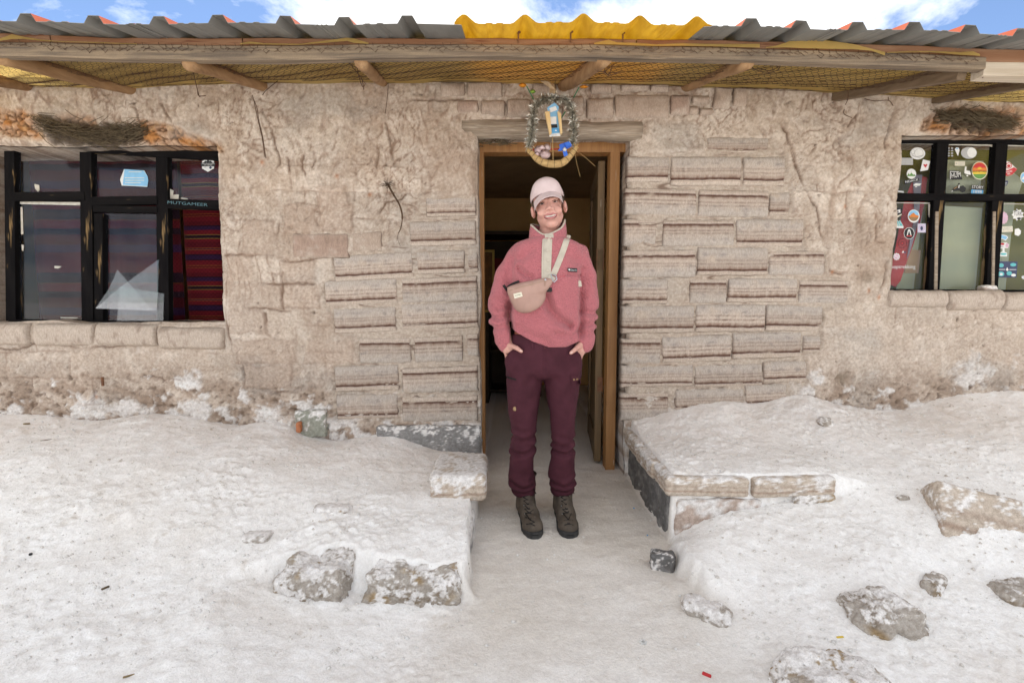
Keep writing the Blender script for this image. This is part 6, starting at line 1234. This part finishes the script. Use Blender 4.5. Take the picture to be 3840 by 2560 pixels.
# hands pushed into the pockets: back of the hand, four fingers going in, thumb outside
def hand(wr, s_, kn, tb, tm, tt):
    kn, tb, tm, tt = P1(*kn, YB0 - .060), P1(*tb, YB0 - .070), P1(*tm, YB0 - .100), P1(*tt, YB0 - .112)
    B.cone(wr, wr + (kn - wr) * .5, .025, .031, .015); B.cone(wr + (kn - wr) * .35 + np.array([-s_ * .013, 0, 0]), kn + np.array([-s_ * .016, .01, 0]), .022, .017, .012); B.cone(wr + (kn - wr) * .35 + np.array([s_ * .012, 0, 0]), kn + np.array([s_ * .016, .004, .004]), .021, .016, .012)
    for i in range(4):
        o = (i - 1.5) * .0165 * s_; L_ = (.052, .064, .068, .060)[i]; a = kn + np.array([o, -.002, .004]); b = a + np.array([s_ * .006, .012, -L_ * .55]); c_ = b + np.array([s_ * .004, .014, -L_ * .5]); B.cone(a, b, .0098, .0088, .004); B.cone(b, c_, .0088, .0075, .002)
    B.cone(tb, tm, .0135, .0108, .010); B.cone(tm, tt, .0105, .0088, .004); return tm, tt
tl = hand(WRL, 1, (322, 1372), (316, 1322), (368, 1342), (402, 1366)); tr = hand(WRR, -1, (812, 1380), (836, 1318), (798, 1352), (766, 1378))
V, Fq = B.mesh(); V = smooth_mesh(V, Fq, 1); body = mesh('body', V, Fq, 'skin', person, True)
def blob(name, c_, r_, rot, m_, parent=body, n=10):
    vs_ = []; fs_ = []
    for i in range(n + 1):
        for j in range(2 * n): a, b = math.pi * i / n, math.pi * j / n; vs_.append(np.array(c_) + np.array(rot) @ (np.array(r_) * np.array([math.sin(a) * math.cos(b), math.sin(a) * math.sin(b), math.cos(a)])))
    for i in range(n):
        for j in range(2 * n): fs_.append((i * 2 * n + j, i * 2 * n + (j + 1) % (2 * n), (i + 1) * 2 * n + (j + 1) % (2 * n), (i + 1) * 2 * n + j))
    return mesh(name, vs_, fs_, m_, parent, True)
for s_ in (-1, 1):
    blob('eye', hf(s_ * .031, -.0765, .0085), (.0120, .007, .0034), HR, 'eye_white'); blob('iris', hf(s_ * .0305, -.0815, .0088), (.0058, .0035, .0040), HR, 'iris')
    MB().tube([hf(s_ * .016, -.0835, .0125), hf(s_ * .030, -.0875, .0150), hf(s_ * .046, -.0765, .0105)], [.0007, .0013, .0008], 5).build('lashes', 'iris', body, True)
    MB().tube([hf(s_ * .018, -.0865, .0065), hf(s_ * .031, -.0855, .0035), hf(s_ * .044, -.0765, .0060)], [.0005, .0007, .0005], 5).build('lower_lid', 'lip', body, True)
    MB().tube([hf(s_ * .014, -.0925, .0265), hf(s_ * .030, -.0900, .0310), hf(s_ * .048, -.0760, .0260)], [.0014, .0020, .0009], 5).build('eyebrow', 'brow', body, True)
blob('mouth_inside', hf(0, -.0815, -.058), (.031, .006, .0100), HR, 'mouth_dark')
for i in range(8): x_ = (i - 3.5) * .0062; blob('tooth', hf(x_, -.0895 + 4.2 * x_ * x_, -.0570 + 4.5 * x_ * x_), (.0033, .003, .0045 if i not in (0, 7) else .0034), HR, 'tooth', n=6)
up_ = [hf(x_, -.0965 + 11 * x_ * x_, -.0475 - .0020 * (abs(x_) < .006) + 2.4 * x_ * x_ * 0 - 9 * x_ * x_ * (abs(x_) > .02) * .4) for x_ in np.linspace(-.033, .033, 13)]; lo_ = [hf(x_, -.0955 + 11 * x_ * x_, -.0680 + 16 * x_ * x_) for x_ in np.linspace(-.032, .032, 13)]
MB().tube(up_, [.0016 + .0022 * math.sin(math.pi * i / 12) for i in range(13)], 6).build('upper_lip', 'lip', body, True); MB().tube(lo_, [.0016 + .0032 * math.sin(math.pi * i / 12) for i in range(13)], 6).build('lower_lip', 'lip', body, True)
for tm, tt in (tl, tr): d_ = (tt - tm) / np.linalg.norm(tt - tm); blob('thumb_nail', tt - d_ * .002 + np.array([0, -.0072, .002]), (.0050, .0028, .0075), rotm('Y', math.atan2(d_[0], d_[2])), 'nail', n=6)
# hair drawn back under the cap
Hh = Field(np.arange(HC[0] - .12, HC[0] + .12, .004), np.arange(HC[1] - .1, HC[1] + .15, .004), np.arange(HC[2] - .12, HC[2] + .15, .004)); Hh.ell(hd(0, .030, .028), (.0775, .088, .085), 0, HR); Hh.ell(hd(0, -.075, -.03), (.09, .075, .12), .005, HR, cut=True); Hh.ell(hd(.074, .012, .030), (.010, .016, .020), .01, HR); Hh.ell(hd(-.074, .016, .020), (.009, .014, .018), .01, HR)
V, Fq = Hh.mesh(); mesh('hair', smooth_mesh(V, Fq, 1), Fq, 'hair', person, True)
m = MB()
for k in range(26): a = hd(.072 + .006 * random.random(), -.002 + .02 * random.random(), .030 + .02 * random.random()); m.tube([a, a + HR @ np.array([.010 + random.gauss(0, .004), random.gauss(0, .006), random.gauss(-.006, .010)])], .0011, 3)
m.build('loose_hair', 'hair', person)
# ---- cap
CP = Field(np.arange(HC[0] - .13, HC[0] + .13, .0034), np.arange(HC[1] - .14, HC[1] + .15, .0034), np.arange(HC[2] - .02, HC[2] + .18, .0034)); CP.ell(hd(0, .018, .044), (.0835, .104, .090), 0, HR); CP.ell(hd(0, -.040, .078), (.060, .045, .048), .03, HR); CP.ell(hd(0, .018, .010), (.0795, .100, .115), .0, HR, cut=True)
sl_, X, Y, Z = CP.sub((-9,) * 3, (9,) * 3); Pl = np.stack([X, Y, Z], -1) - HC; zl = Pl @ HR[:, 2]; yl = Pl @ HR[:, 1]; CP.d = np.maximum(CP.d, (.034 - .10 * yl - zl)).astype(np.float32)
V, Fq = CP.mesh(); V = smooth_mesh(V, Fq, 1); cap_ = mesh('cap', V, Fq, 'cap_cloth', person, True)
nu, nv = 27, 9; vs_ = []
for lay in (0, 1):
    for j in range(nv):
        for i in range(nu):
            a = (i / (nu - 1) * 2 - 1); th = a * R(62); t = j / (nv - 1); x0_, y0_ = .079 * math.sin(th), .018 - .099 * math.cos(th); out_ = .058 * (math.cos(a * 1.45) ** .75)
            xx, yy = x0_ + .10 * math.sin(th) * out_ * t * 1.1, y0_ - out_ * t; zz = .053 - .004 * math.cos(th) - (.040 * t ** 1.2) * math.cos(a * 1.2) - .050 * a * a * (.40 + .70 * t) + .008 * a - .0026 * lay; vs_.append(hd(xx, yy, zz))
f_ = list(map(tuple, grid_faces(nv, nu))) + [tuple(q[::-1]) for q in grid_faces(nv, nu) + nu * nv]; per = list(range(nu)) + [r * nu + nu - 1 for r in range(1, nv)] + [(nv - 1) * nu + i for i in range(nu - 2, -1, -1)] + [r * nu for r in range(nv - 2, 0, -1)]
f_ += [(per[(i + 1) % len(per)], per[i], nu * nv + per[i], nu * nv + per[(i + 1) % len(per)]) for i in range(len(per))]; mesh('brim', vs_, f_, 'cap_cloth', cap_, True)
edge = [hd(*(HR.T @ (np.array(vs_[(nv - 1) * nu + i]) - HC))) for i in range(nu)]; MB().tube(edge, .0016, 5).build('brim_edge', 'cap_cloth', cap_, True); blob('cap_badge', np.array(vs_[(nv - 3) * nu + nu - 4]) + np.array([0, -.002, .001]), (.004, .0015, .005), HR, 'ink_grey', cap_, 6); blob('top_button', hd(0, .018, .134), (.006, .006, .004), HR, 'cap_cloth', cap_, 6)
MB().tube([hd(0, .018 - .1045 * math.sin(a), .044 + .0905 * math.cos(a)) for a in np.linspace(.1, 1.5, 12)], .0012, 4).build('seam', 'cap_cloth', cap_, True)
# ---- fleece pullover
FL = Field(np.arange(-.20, .52, .0045), np.arange(YB0 - .20, YB0 + .19, .0048), np.arange(.85, 1.56, .0045))
def sec(v, u0, u1, b, yc=YB0, fn=P1): a_, c_ = fn(u0, v), fn(u1, v); return (float(a_[2]), float(a_[0]), float(c_[0]), yc, b)
FL.loft([sec(530, 500, 690, .075), sec(545, 440, 750, .085), sec(565, 385, 812, .094), sec(595, 352, 850, .103), sec(640, 338, 858, .110), sec(720, 330, 852, .120), sec(850, 322, 846, .128), sec(980, 316, 842, .130), sec(1100, 312, 838, .132), sec(1200, 312, 838, .134), sec(1270, 330, 832, .128), sec(1330, 365, 815, .118)], .0, 2.4)
for a_, b_, r0, r1 in ((P1(402, 655, YB0 + .01), P1(300, 830, YB0 + .02), .060, .066), (P1(300, 830, YB0 + .02), P1(252, 1020, YB0 + .025), .066, .064), (P1(252, 1020, YB0 + .025), P1(258, 1150, YB0 + .0), .064, .058), (P1(258, 1150, YB0 + .0), P1(283, 1290, YB0 - .03), .058, .046), (P1(283, 1290, YB0 - .03), P1(290, 1318, YB0 - .036), .047, .042),
                       (P1(812, 658, YB0 + .01), P1(862, 820, YB0 + .02), .058, .060), (P1(862, 820, YB0 + .02), P1(880, 1000, YB0 + .025), .060, .061), (P1(880, 1000, YB0 + .025), P1(876, 1140, YB0), .061, .055), (P1(876, 1140, YB0), P1(866, 1290, YB0 - .03), .055, .046), (P1(866, 1290, YB0 - .03), P1(862, 1322, YB0 - .036), .047, .042)): FL.cone(a_, b_, r0, r1, .008)
FOLD = [([(575, 955), (605, 1050), (660, 1125), (740, 1175)], .016, .020), ([(560, 1010), (620, 1140)], .006, .02), ([(385, 765), (430, 815), (470, 835)], .009, .014), ([(835, 770), (838, 900), (834, 1060), (828, 1250)], .006, .014), ([(315, 1010), (310, 1110), (330, 1200)], .012, .014), ([(175, 1005), (240, 1050), (320, 1045)], .012, .014), ([(165, 1100), (230, 1125), (300, 1100)], .012, .013), ([(185, 1190), (240, 1190), (310, 1165)], .010, .013),
        ([(205, 985), (280, 990)], .008, .012), ([(845, 1070), (900, 1085), (955, 1075)], .012, .014), ([(845, 1165), (900, 1165), (945, 1150)], .011, .013), ([(850, 1235), (935, 1215)], .008, .012), ([(870, 770), (880, 880), (860, 960)], .008, .016), ([(330, 700), (300, 820), (320, 930)], .007, .02), ([(640, 1230), (760, 1240), (820, 1200)], .007, .018), ([(380, 1180), (480, 1250), (600, 1290)], .006, .02), ([(470, 640), (400, 700)], .006, .02), ([(700, 640), (800, 720)], .005, .022), ([(690, 815), (828, 812)], .004, .006)]
def folds(F_, lst, fn, front=True, mul=1.8):
    X, Z = np.meshgrid(F_.a[0], F_.a[2], indexing='ij'); g = np.zeros_like(X)
    for pts, dp, w_ in lst:
        if fn is P1 and (pts[0][0] < 300 or pts[0][0] > 842): dp = dp * .6
        q = [(fn(*p)[0], fn(*p)[2]) for p in pts]; d = seg_dist(X, Z, q); g += mul * dp * np.exp(-(d / w_) ** 2) - .35 * dp * np.exp(-((d - 2 * w_) / w_) ** 2)
    m = np.clip((YB0 + .06 - F_.a[1]) / .06, .0, 1)[None, :, None]; F_.d = (F_.d + g[:, None, :] * m).astype(np.float32)
folds(FL, FOLD, P1)
FL.bend(lambda X, Y, Z: .0035 * noise(X * 16, Y * 16, Z * 16, 901) + .0015 * noise(X * 40, Y * 40, Z * 40, 907))
sl_, X, Y, Z = FL.sub((-9,) * 3, (9,) * 3); xh = [P1(u, 0)[0] for u in (300, 340, 480, 600, 720, 830, 860)]; zh = [P1(600, v)[2] for v in (1185, 1205, 1280, 1322, 1322, 1285, 1270)]
inner = (X > P1(322, 0)[0]) & (X < P1(836, 0)[0]); cutz = np.interp(X, xh, zh) - Z; FL.d = np.where(inner, np.maximum(FL.d, cutz), FL.d).astype(np.float32)
sl_, X, Y, Z = FL.sub((-9,) * 3, (9,) * 3); FL.d = np.maximum(FL.d, (P1(600, 1368)[2] - Z)).astype(np.float32)
V, Fq = FL.mesh(); V = smooth_mesh(V, Fq, 1); fleece = mesh('fleece_pullover', V, Fq, 'fleece', person, True)
def fs(u, v, off=.004):
    p = P1(u, v)
    for _ in range(4):
        y = FL.front(p[0], p[2]); y = YB0 - .1 if y is None else y; p = P1(u, v, y)
    return np.array([p[0], y - off, p[2]])
def strip(name, cl, w, m_, parent, off=.004, th=.002, fn=None, nrow=5, edge=0):
    """ribbon laid over the fleece along a centre line of (u, v), width w in zoom pixels"""
    fn = fn or fs; cl = [np.array(p, float) for p in curve([np.array([*p, 0.]) for p in cl], 7)]; vs_ = []; n = len(cl)
    for i, p in enumerate(cl):
        t = cl[min(i + 1, n - 1)] - cl[max(i - 1, 0)]; t /= np.linalg.norm(t); nn = np.array([-t[1], t[0], 0])
        for j in range(nrow): q = p + nn * w * (j / (nrow - 1) - .5); vs_.append(fn(q[0], q[1], off - (.002 if j in (0, nrow - 1) else 0)))
    V1 = np.array(vs_); V2 = V1 + np.array([0, th + .004, 0]); f1 = grid_faces(n, nrow); f2 = f1[:, ::-1] + len(V1); o = mesh(name, np.vstack([V1, V2]), np.vstack([f1, f2]), m_, parent, True); return o
strip('placket', [(596, 540), (592, 640), (588, 740), (585, 835)], 66, 'canvas', fleece, .005); strip('placket_edge', [(562, 545), (558, 640), (556, 740), (556, 835)], 12, 'canvas', fleece, .008)
for (u, v) in ((603, 552), (594, 626), (597, 700), (592, 775)): blob('snap_button', fs(u, v, .007), (.0088, .0025, .0088), np.eye(3), 'canvas', fleece, 8)
lay = [fs(u, v, .010) for u, v in ((738, 755), (811, 757), (811, 786), (741, 782))]; mesh('brand_label', lay, [(0, 1, 2, 3)], 'ink_black', fleece)
def stext(name, s_, u0, v0, u1, v1, hgt, m_, parent, fn, off): tv, tf = text_geo(s_); w = tv[:, 0].max(); mesh(name, [fn(u0 + (u1 - u0) * p[0] / w, v0 + (v1 - v0) * p[0] / w - hgt * p[1], off) for p in tv], tf, m_, parent)
lab = lambda u, v, off: fs(775, 770, 0) * 0 + (lay[0] + (lay[1] - lay[0]) * (u - 738) / 73 + (lay[3] - lay[0]) * (v - 755) / 27 + np.array([0, -off, 0]))
stext('lettering', 'Columbia', 760, 775, 808, 777, 12, 'ink_white', fleece, lab, .0015); mesh('brand_mark', [lab(u, v, .0015) for u, v in ((744, 766), (751, 760), (758, 767), (751, 775))], [(0, 1, 2, 3)], 'ink_white', fleece)
strip('pocket_zip', [(688, 816), (755, 814), (826, 812)], 5, 'ink_red', fleece, .003, nrow=3); MB().tube([fs(828, 812, .006), fs(825, 850, .008), fs(822, 868, .008)], .0022, 5).build('zip_pull', 'canvas', fleece); MB().prism([(fs(u, v)[0], fs(u, v)[2]) for u, v in ((818, 850), (830, 850), (835, 892), (812, 894))], fs(822, 870, .012)[1], fs(822, 870, .007)[1]).build('zip_tag', 'canvas', fleece)
for a_, b_ in ((P1(286, 1322, YB0 - .03), P1(300, 1352, YB0 - .04)), (P1(862, 1326, YB0 - .03), P1(852, 1352, YB0 - .04))): pass
# collar: open ring, low in front
nA = 48; rows = 7; vs_ = []; CB = P1(596, 575, YB0 + .005)
def ring(t, lay):
    o = []
    for i in range(nA):
        a = 6.2832 * i / nA; fx, fy = math.sin(a), -math.cos(a); front_ = max(0, math.cos(a)) ** 1.5; side = math.sin(a)
        zt_ = P1(600, lerp(418, 522, front_) - 14 * side)[2]; zb_ = P1(600, lerp(575, 612, front_))[2] - .012
        fl = .004 * math.sin(t * 3.1); ra = lerp(.092, .0865, t) + fl - lay * .007; rb = lerp(.088, .080, t) + fl - lay * .007
        o.append(CB * np.array([1, 1, 0]) + np.array([ra * fx, rb * fy - .012 * (1 - t) * (fy < 0) * abs(fy), lerp(zb_, zt_, t) + .003 * math.sin(5 * a)]))
    return o
for lay_ in (0, 1):
    for j in range(rows): vs_ += ring(j / (rows - 1), lay_)
f_ = []
for lay_ in (0, 1):
    for j in range(rows - 1):
        for i in range(nA): a = lay_ * rows * nA + j * nA + i; b = lay_ * rows * nA + j * nA + (i + 1) % nA; q = (a, b, b + nA, a + nA); f_.append(q if lay_ == 0 else q[::-1])
for i in range(nA): a, b = (rows - 1) * nA + i, (rows - 1) * nA + (i + 1) % nA; f_.append((a, b, b + rows * nA, a + rows * nA))
mesh('collar', vs_, f_, 'fleece', fleece, True); MB().tube([(np.array(p) + np.array(q)) / 2 for p, q in zip(ring(1.0, 0), ring(1.0, 1))], .0052, 6, closed=True).build('collar_piping', 'canvas', fleece, True)
cl_ = [np.array(ring(t, 0)[0]) for t in np.linspace(0, 1.03, 6)]; m = MB()
for k, p in enumerate(cl_[:-1]): m.add([p + np.array([-.021, -.004, 0]), p + np.array([.021, -.004, 0]), cl_[k + 1] + np.array([.021, -.004, 0]), cl_[k + 1] + np.array([-.021, -.004, 0])], [(0, 1, 2, 3)])
m.build('collar_placket', 'canvas', fleece); blob('snap_button', cl_[4] + np.array([.002, -.006, -.004]), (.0088, .0025, .0088), np.eye(3), 'canvas', fleece, 8)
# ---- undershirt band
US = Field(np.arange(-.12, .42, .006), np.arange(YB0 - .17, YB0 + .17, .006), np.arange(.86, 1.04, .006)); US.loft([sec(1215, 352, 800, .098), sec(1240, 348, 804, .104), sec(1300, 352, 806, .111), sec(1338, 366, 798, .110)], 0, 2.4)
sl_, X, Y, Z = US.sub((-9,) * 3, (9,) * 3); US.d = np.maximum(US.d, np.interp(X, [P1(u, 0)[0] for u in (330, 400, 600, 720, 820)], [P1(600, v)[2] for v in (1225, 1275, 1337, 1332, 1296)]) - Z).astype(np.float32); V, Fq = US.mesh(); mesh('undershirt', smooth_mesh(V, Fq, 1), Fq, 'undershirt', person, True)
# ---- trousers
TR = Field(np.arange(-.12, .44, .005), np.arange(YB0 - .16, YB0 + .17, .005), np.arange(.10, 1.10, .0055)); s2 = lambda v, a, b, d, yc=YB0: sec(v, a, b, d, yc, P2)
TR.loft([s2(90, 300, 705, .105), s2(150, 278, 728, .112), s2(220, 264, 741, .114), s2(280, 259, 743, .114), s2(335, 260, 742, .110), s2(365, 262, 740, .09)], 0, 2.3)
TR.loft([s2(250, 262, 470, .095), s2(335, 260, 494, .098), s2(450, 264, 488, .092), s2(600, 270, 464, .084), s2(700, 293, 449, .078), s2(800, 292, 447, .074), s2(835, 285, 456, .078), s2(900, 281, 440, .077), s2(1000, 275, 440, .078, YB0 + .02), s2(1065, 272, 454, .082, YB0 + .03), s2(1110, 284, 454, .080, YB0 + .045), s2(1155, 302, 450, .072, YB0 + .06)], .016, 2.1)
TR.loft([s2(250, 530, 740, .095), s2(335, 504, 742, .098), s2(450, 512, 734, .092), s2(600, 541, 714, .084), s2(700, 550, 704, .078), s2(800, 553, 700, .074), s2(850, 552, 708, .078), s2(900, 547, 706, .077), s2(1000, 531, 711, .078, YB0 + .02), s2(1070, 545, 714, .082, YB0 + .03), s2(1110, 552, 710, .080, YB0 + .045), s2(1148, 552, 704, .072, YB0 + .06)], .016, 2.1)
for u_, v_ in ((338, 1440), (790, 1445)): TR.ell(P1(u_, v_, YB0 - .058), (.034, .034, .055), .03)
folds(TR, [([(300, 745), (360, 770), (440, 745)], .010, .012), ([(300, 840), (370, 850), (455, 815)], .013, .011), ([(340, 790), (420, 800)], .008, .010), ([(285, 880), (330, 850)], .008, .01), ([(290, 1050), (360, 1085), (450, 1070)], .013, .012), ([(285, 1105), (360, 1120), (450, 1105)], .010, .010), ([(420, 1030), (460, 1060)], .008, .01), ([(560, 835), (640, 850), (705, 830)], .012, .011), ([(560, 790), (640, 805), (700, 770)], .008, .011), ([(600, 740), (690, 760)], .006, .012), ([(550, 1050), (630, 1075), (712, 1040)], .012, .012), ([(560, 1100), (640, 1110), (710, 1090)], .011, .010), ([(500, 170), (500, 250), (498, 340)], .006, .007), ([(450, 330), (400, 400)], .005, .015), ([(540, 340), (600, 390)], .005, .015), ([(330, 700), (430, 720)], .005, .012), ([(345, 400), (345, 560)], .002, .006), ([(672, 430), (672, 590)], .002, .006), ([(262, 372), (322, 388)], .004, .006)], P2, True, .85)
TR.bend(lambda X, Y, Z: .0035 * noise(X * 14, Y * 14, Z * 11, 921) + .0016 * noise(X * 34, Y * 34, Z * 30, 923))
V, Fq = TR.mesh(); trousers = mesh('trousers', smooth_mesh(V, Fq, 2), Fq, 'trouser_cloth', person, True)
def ts(u, v, off=.003):
    p = P2(u, v)
    for _ in range(4): y = TR.front(p[0], p[2]); y = YB0 - .09 if y is None else y; p = P2(u, v, y)
    return np.array([p[0], y - off, p[2]])
strip('cargo_flap', [(682, 392), (712, 390), (742, 386)], 62, 'trouser_cloth', trousers, .005, fn=ts); mesh('flap_label', [ts(u, v, .008) for u, v in ((694, 381), (726, 377), (727, 388), (695, 393))], [(0, 1, 2, 3)], 'ink_brown', trousers)
strip('thigh_zip', [(262, 370), (290, 380), (322, 388)], 10, 'lace', trousers, .003, fn=ts, nrow=3)
blob('leg_badge', ts(315, 578, .002), (.0105, .002, .0115), np.eye(3), 'ink_brown', trousers, 8); blob('badge_mark', ts(315, 580, .004), (.006, .0012, .0075), np.eye(3), 'tan_paper', trousers, 6)
for u in (430, 615): strip('belt_loop', [(u, 150), (u, 190)], 14, 'trouser_cloth', trousers, .006, fn=ts, nrow=3)
for pts in (((262, 222), (290, 200), (322, 180), (345, 150)), ((742, 228), (720, 205), (690, 185), (672, 155))): strip('pocket_edge', pts, 7, 'trouser_cloth', trousers, .004, fn=ts, nrow=3)
# ---- boots
def boot(ax_, tx_, lab_side):
    g = gfeet - .004; ya, yt = -.500, -.752; Bt = Field(np.arange(min(ax_, tx_) - .09, max(ax_, tx_) + .09, .004), np.arange(yt - .06, ya + .10, .004), np.arange(g - .01, g + .26, .004)); lx = lambda t: lerp(ax_, tx_, t)
    Bt.cone((ax_, ya + .02, g + .050), (lx(.55), lerp(ya, yt, .55), g + .050), .043, .044, .0); Bt.cone((lx(.5), lerp(ya, yt, .5), g + .050), (lx(.93), lerp(ya, yt, .90), g + .042), .045, .040, .02); Bt.ell((lx(.86), lerp(ya, yt, .84), g + .042), (.049, .060, .036), .02)
    Bt.cone((ax_, ya - .008, g + .06), (ax_, ya + .008, g + .215), .050, .053, .03); Bt.cone((ax_, ya - .055, g + .12), (lx(.55), lerp(ya, yt, .58), g + .075), .034, .034, .03)
    sl_, X, Y, Z = Bt.sub((-9,) * 3, (9,) * 3); Bt.d = np.maximum(Bt.d, np.maximum(g + .020 - Z, Z - (g + .222))).astype(np.float32); Bt.bend(lambda X, Y, Z: .002 * noise(X * 30, Y * 30, Z * 30, 931))
    bt_ = empty('boot', (ax_, ya, g), person); V, Fq = Bt.mesh(); mesh('upper', smooth_mesh(V, Fq, 1), Fq, 'boot_leather', bt_, True)
    out_ = []
    for (t, w) in ((-.10, .030), (-.05, .040), (.1, .045), (.35, .043), (.6, .049), (.8, .053), (.95, .048), (1.06, .034), (1.11, .015)): out_.append((lx(t), lerp(ya + .035, yt, t), w))
    pol = [(x_ - w, y_) for x_, y_, w in out_] + [(x_ + w, y_) for x_, y_, w in out_[::-1]]; m = MB(); m.prism(pol, g, g + .026, axis=2); m.build('sole', 'sole', bt_)
    m = MB(); m.prism([(x_ * 1, y_) for x_, y_ in pol[5:13]], g + .022, g + .036, axis=2); m.build('toe_rand', 'sole', bt_)
    def bs(x_, z_, off=.003): y = Bt.front(x_, z_); return np.array([x_, (ya - .05 if y is None else y) - off, z_])
    m = MB()
    for k in range(9):
        z_ = g + .070 + k * .0115; cx_ = lerp(lx(.5), ax_, k / 8); w = .021
        for s_ in (-1, 1): m.tube([bs(cx_ - w, z_ - .006 * s_), bs(cx_, z_, .005), bs(cx_ + w, z_ + .006 * s_)], .0026, 5)
    tp = bs(ax_ + .004, g + .180, .008)
    for dx_, dz_ in ((.030, -.016), (.048, -.040), (-.028, -.040), (-.040, -.055)): m.tube(curve([tp, tp + np.array([dx_ * .5, -.014, .008]), tp + np.array([dx_, -.012, dz_])], 5), .0024, 5)
    m.build('laces', 'lace', bt_, True)
    for k in range(5):
        for s_ in (-1, 1): z_ = g + .085 + k * .024; blob('eyelet', bs(lerp(lx(.45), ax_, k / 5) + s_ * .024, z_, .001), (.003, .002, .003), np.eye(3), 'steel_dark', bt_, 5); strip_ = MB(); strip_.tube([(ax_ + .0535 * math.cos(a), ya + .008 + .0535 * math.sin(a), g + .220) for a in np.linspace(0, 6.28, 20, endpoint=False)], .006, 6, closed=True); strip_.build('padded_cuff', 'boot_leather', bt_, True)
boot(P2(385, 1200, -.50)[0], P2(438, 1400, -.74)[0], -1); boot(P2(627, 1195, -.50)[0], P2(668, 1395, -.74)[0], 1)

# ================================================================== the bag worn across the chest
bag = empty('cross_body_bag', tuple(fs(450, 980, .03))); tag(bag, 'dusty pink cross-body bag with cream strap worn over the pink fleece', 'bag')
mat('bag_cloth', (.42, .27, .22), (.35, .22, .18), scale=9, rough=.9, bump=.25, bscale=120, bdist=.002); mat('bag_trim', (.33, .22, .16), rough=.9); mat('steel', (.45, .46, .50), rough=.3, metal=.9); mat('black_web', (.025, .023, .022), rough=.8)
OUT = [(298, 898), (330, 882), (400, 862), (480, 845), (545, 832), (590, 828), (625, 838), (632, 858), (610, 895), (584, 935), (580, 975), (560, 1015), (525, 1050), (480, 1075), (435, 1085), (385, 1078), (355, 1055), (335, 1020), (315, 975), (300, 935)]
OUT = [tuple(p[:2]) for p in curve([np.array([*q, 0.]) for q in OUT + [OUT[0]]], 4)][:-1]; cen = np.array([460., 950.]); vs_ = []; rings = 8; n = len(OUT); yb = fs(450, 960, .0)[1]; bagY = lambda u, v: min(fs(u, v, .0)[1], yb + .03)
for j in range(rings):
    t = j / (rings - 1); sc_ = math.cos(t * math.pi / 2) ** .55 if j < rings - 1 else .0; bul = .046 * math.sin(t * math.pi / 2) ** .8
    for q in OUT: u, v = cen + (np.array(q) - cen) * max(sc_, .02); p = P1(u, v, bagY(*q) * (1 - t) + (yb) * t); vs_.append(np.array([p[0], bagY(*q) * (1 - t) + yb * t - .003 - bul + .002 * math.sin(u * .09) * math.sin(v * .07), p[2]]))
f_ = [(j * n + i, j * n + (i + 1) % n, (j + 1) * n + (i + 1) % n, (j + 1) * n + i) for j in range(rings - 1) for i in range(n)] + [tuple((rings - 1) * n + i for i in range(n))]
bb_ = len(vs_); vs_ += [np.array([p[0], p[1] + .03, p[2]]) for p in vs_[:n]]; f_ += [(i, bb_ + i, bb_ + (i + 1) % n, (i + 1) % n) for i in range(n)]
pouch = mesh('pouch', vs_, f_, 'bag_cloth', bag, True); bm = bmesh.new(); bm.from_mesh(pouch.data); bmesh.ops.recalc_face_normals(bm, faces=bm.faces); bm.to_mesh(pouch.data); bm.free()
VA = np.array(vs_[:rings * n])
def bgs(u, v, off=.002):
    p = P1(u, v, yb - .045); d = np.hypot(VA[:, 0] - p[0], VA[:, 2] - p[2]); i = np.argsort(d)[:4]; w = 1 / (d[i] + 1e-4); y = float((VA[i, 1] * w).sum() / w.sum()); p = P1(u, v, y); return np.array([p[0], y - off, p[2]])
strip('zip', [(312, 922), (380, 900), (460, 880), (540, 858), (578, 846)], 9, 'bag_trim', bag, .002, fn=bgs, nrow=3, th=.001); MB().tube([bgs(577, 846, .006), bgs(574, 885, .005)], .0024, 5).build('zip_pull', 'bag_trim', bag); blob('zip_slider', bgs(578, 842, .006), (.005, .003, .006), np.eye(3), 'steel', bag, 6)
lq = [bgs(u, v, .003) for u, v in ((343, 945), (402, 930), (412, 962), (352, 980))]; ym = min(p[1] for p in lq); lq = [np.array([p[0], ym - .001, p[2]]) for p in lq]; mesh('bag_label', lq, [(0, 1, 2, 3)], 'ink_cream', bag)
stext('lettering', 'hindbag', 355, 966, 396, 955, 13, 'ink_black', bag, lambda u, v, off: P1(u, v, ym - .001 - off), .001); MB().add([P1(u, v, ym - .0025) for u, v in ((357, 971), (378, 966), (378, 968), (357, 973))], [(0, 1, 2, 3)]).build('label_line', 'ink_grey', bag)
def over(u, v, off=.006):
    p = P1(u, v, YB0 - .08)
    for _ in range(3):
        y = FL.front(p[0], p[2])
        if y is None: return P1(u, v, YB0 - .015)
        p = P1(u, v, y)
    return np.array([p[0], y - off, p[2]])
strip('strap', [(636, 806), (660, 750), (690, 675), (718, 600), (734, 550), (742, 522), (744, 512)], 44, 'canvas', bag, .006, th=.003, fn=over); strip('strap_tab', [(600, 818), (625, 828), (646, 842)], 34, 'canvas', bag, .012, th=.003)
MB().tube([fs(u, v, .014) for u, v in ((618, 800), (655, 812), (662, 838), (640, 860), (630, 850))], .0028, 6, closed=True).build('ring_buckle', 'steel', bag, True)
MB().box(tuple(fs(605, 915, .010)), (.026, .012, .020), bev=.003).build('clip', 'black_web', bag); strip('back_web', [(300, 896), (335, 872), (385, 852)], 16, 'black_web', bag, .012, nrow=3); strip('strap_side', [(300, 925), (285, 900), (270, 880)], 20, 'black_web', bag, .004, nrow=3)
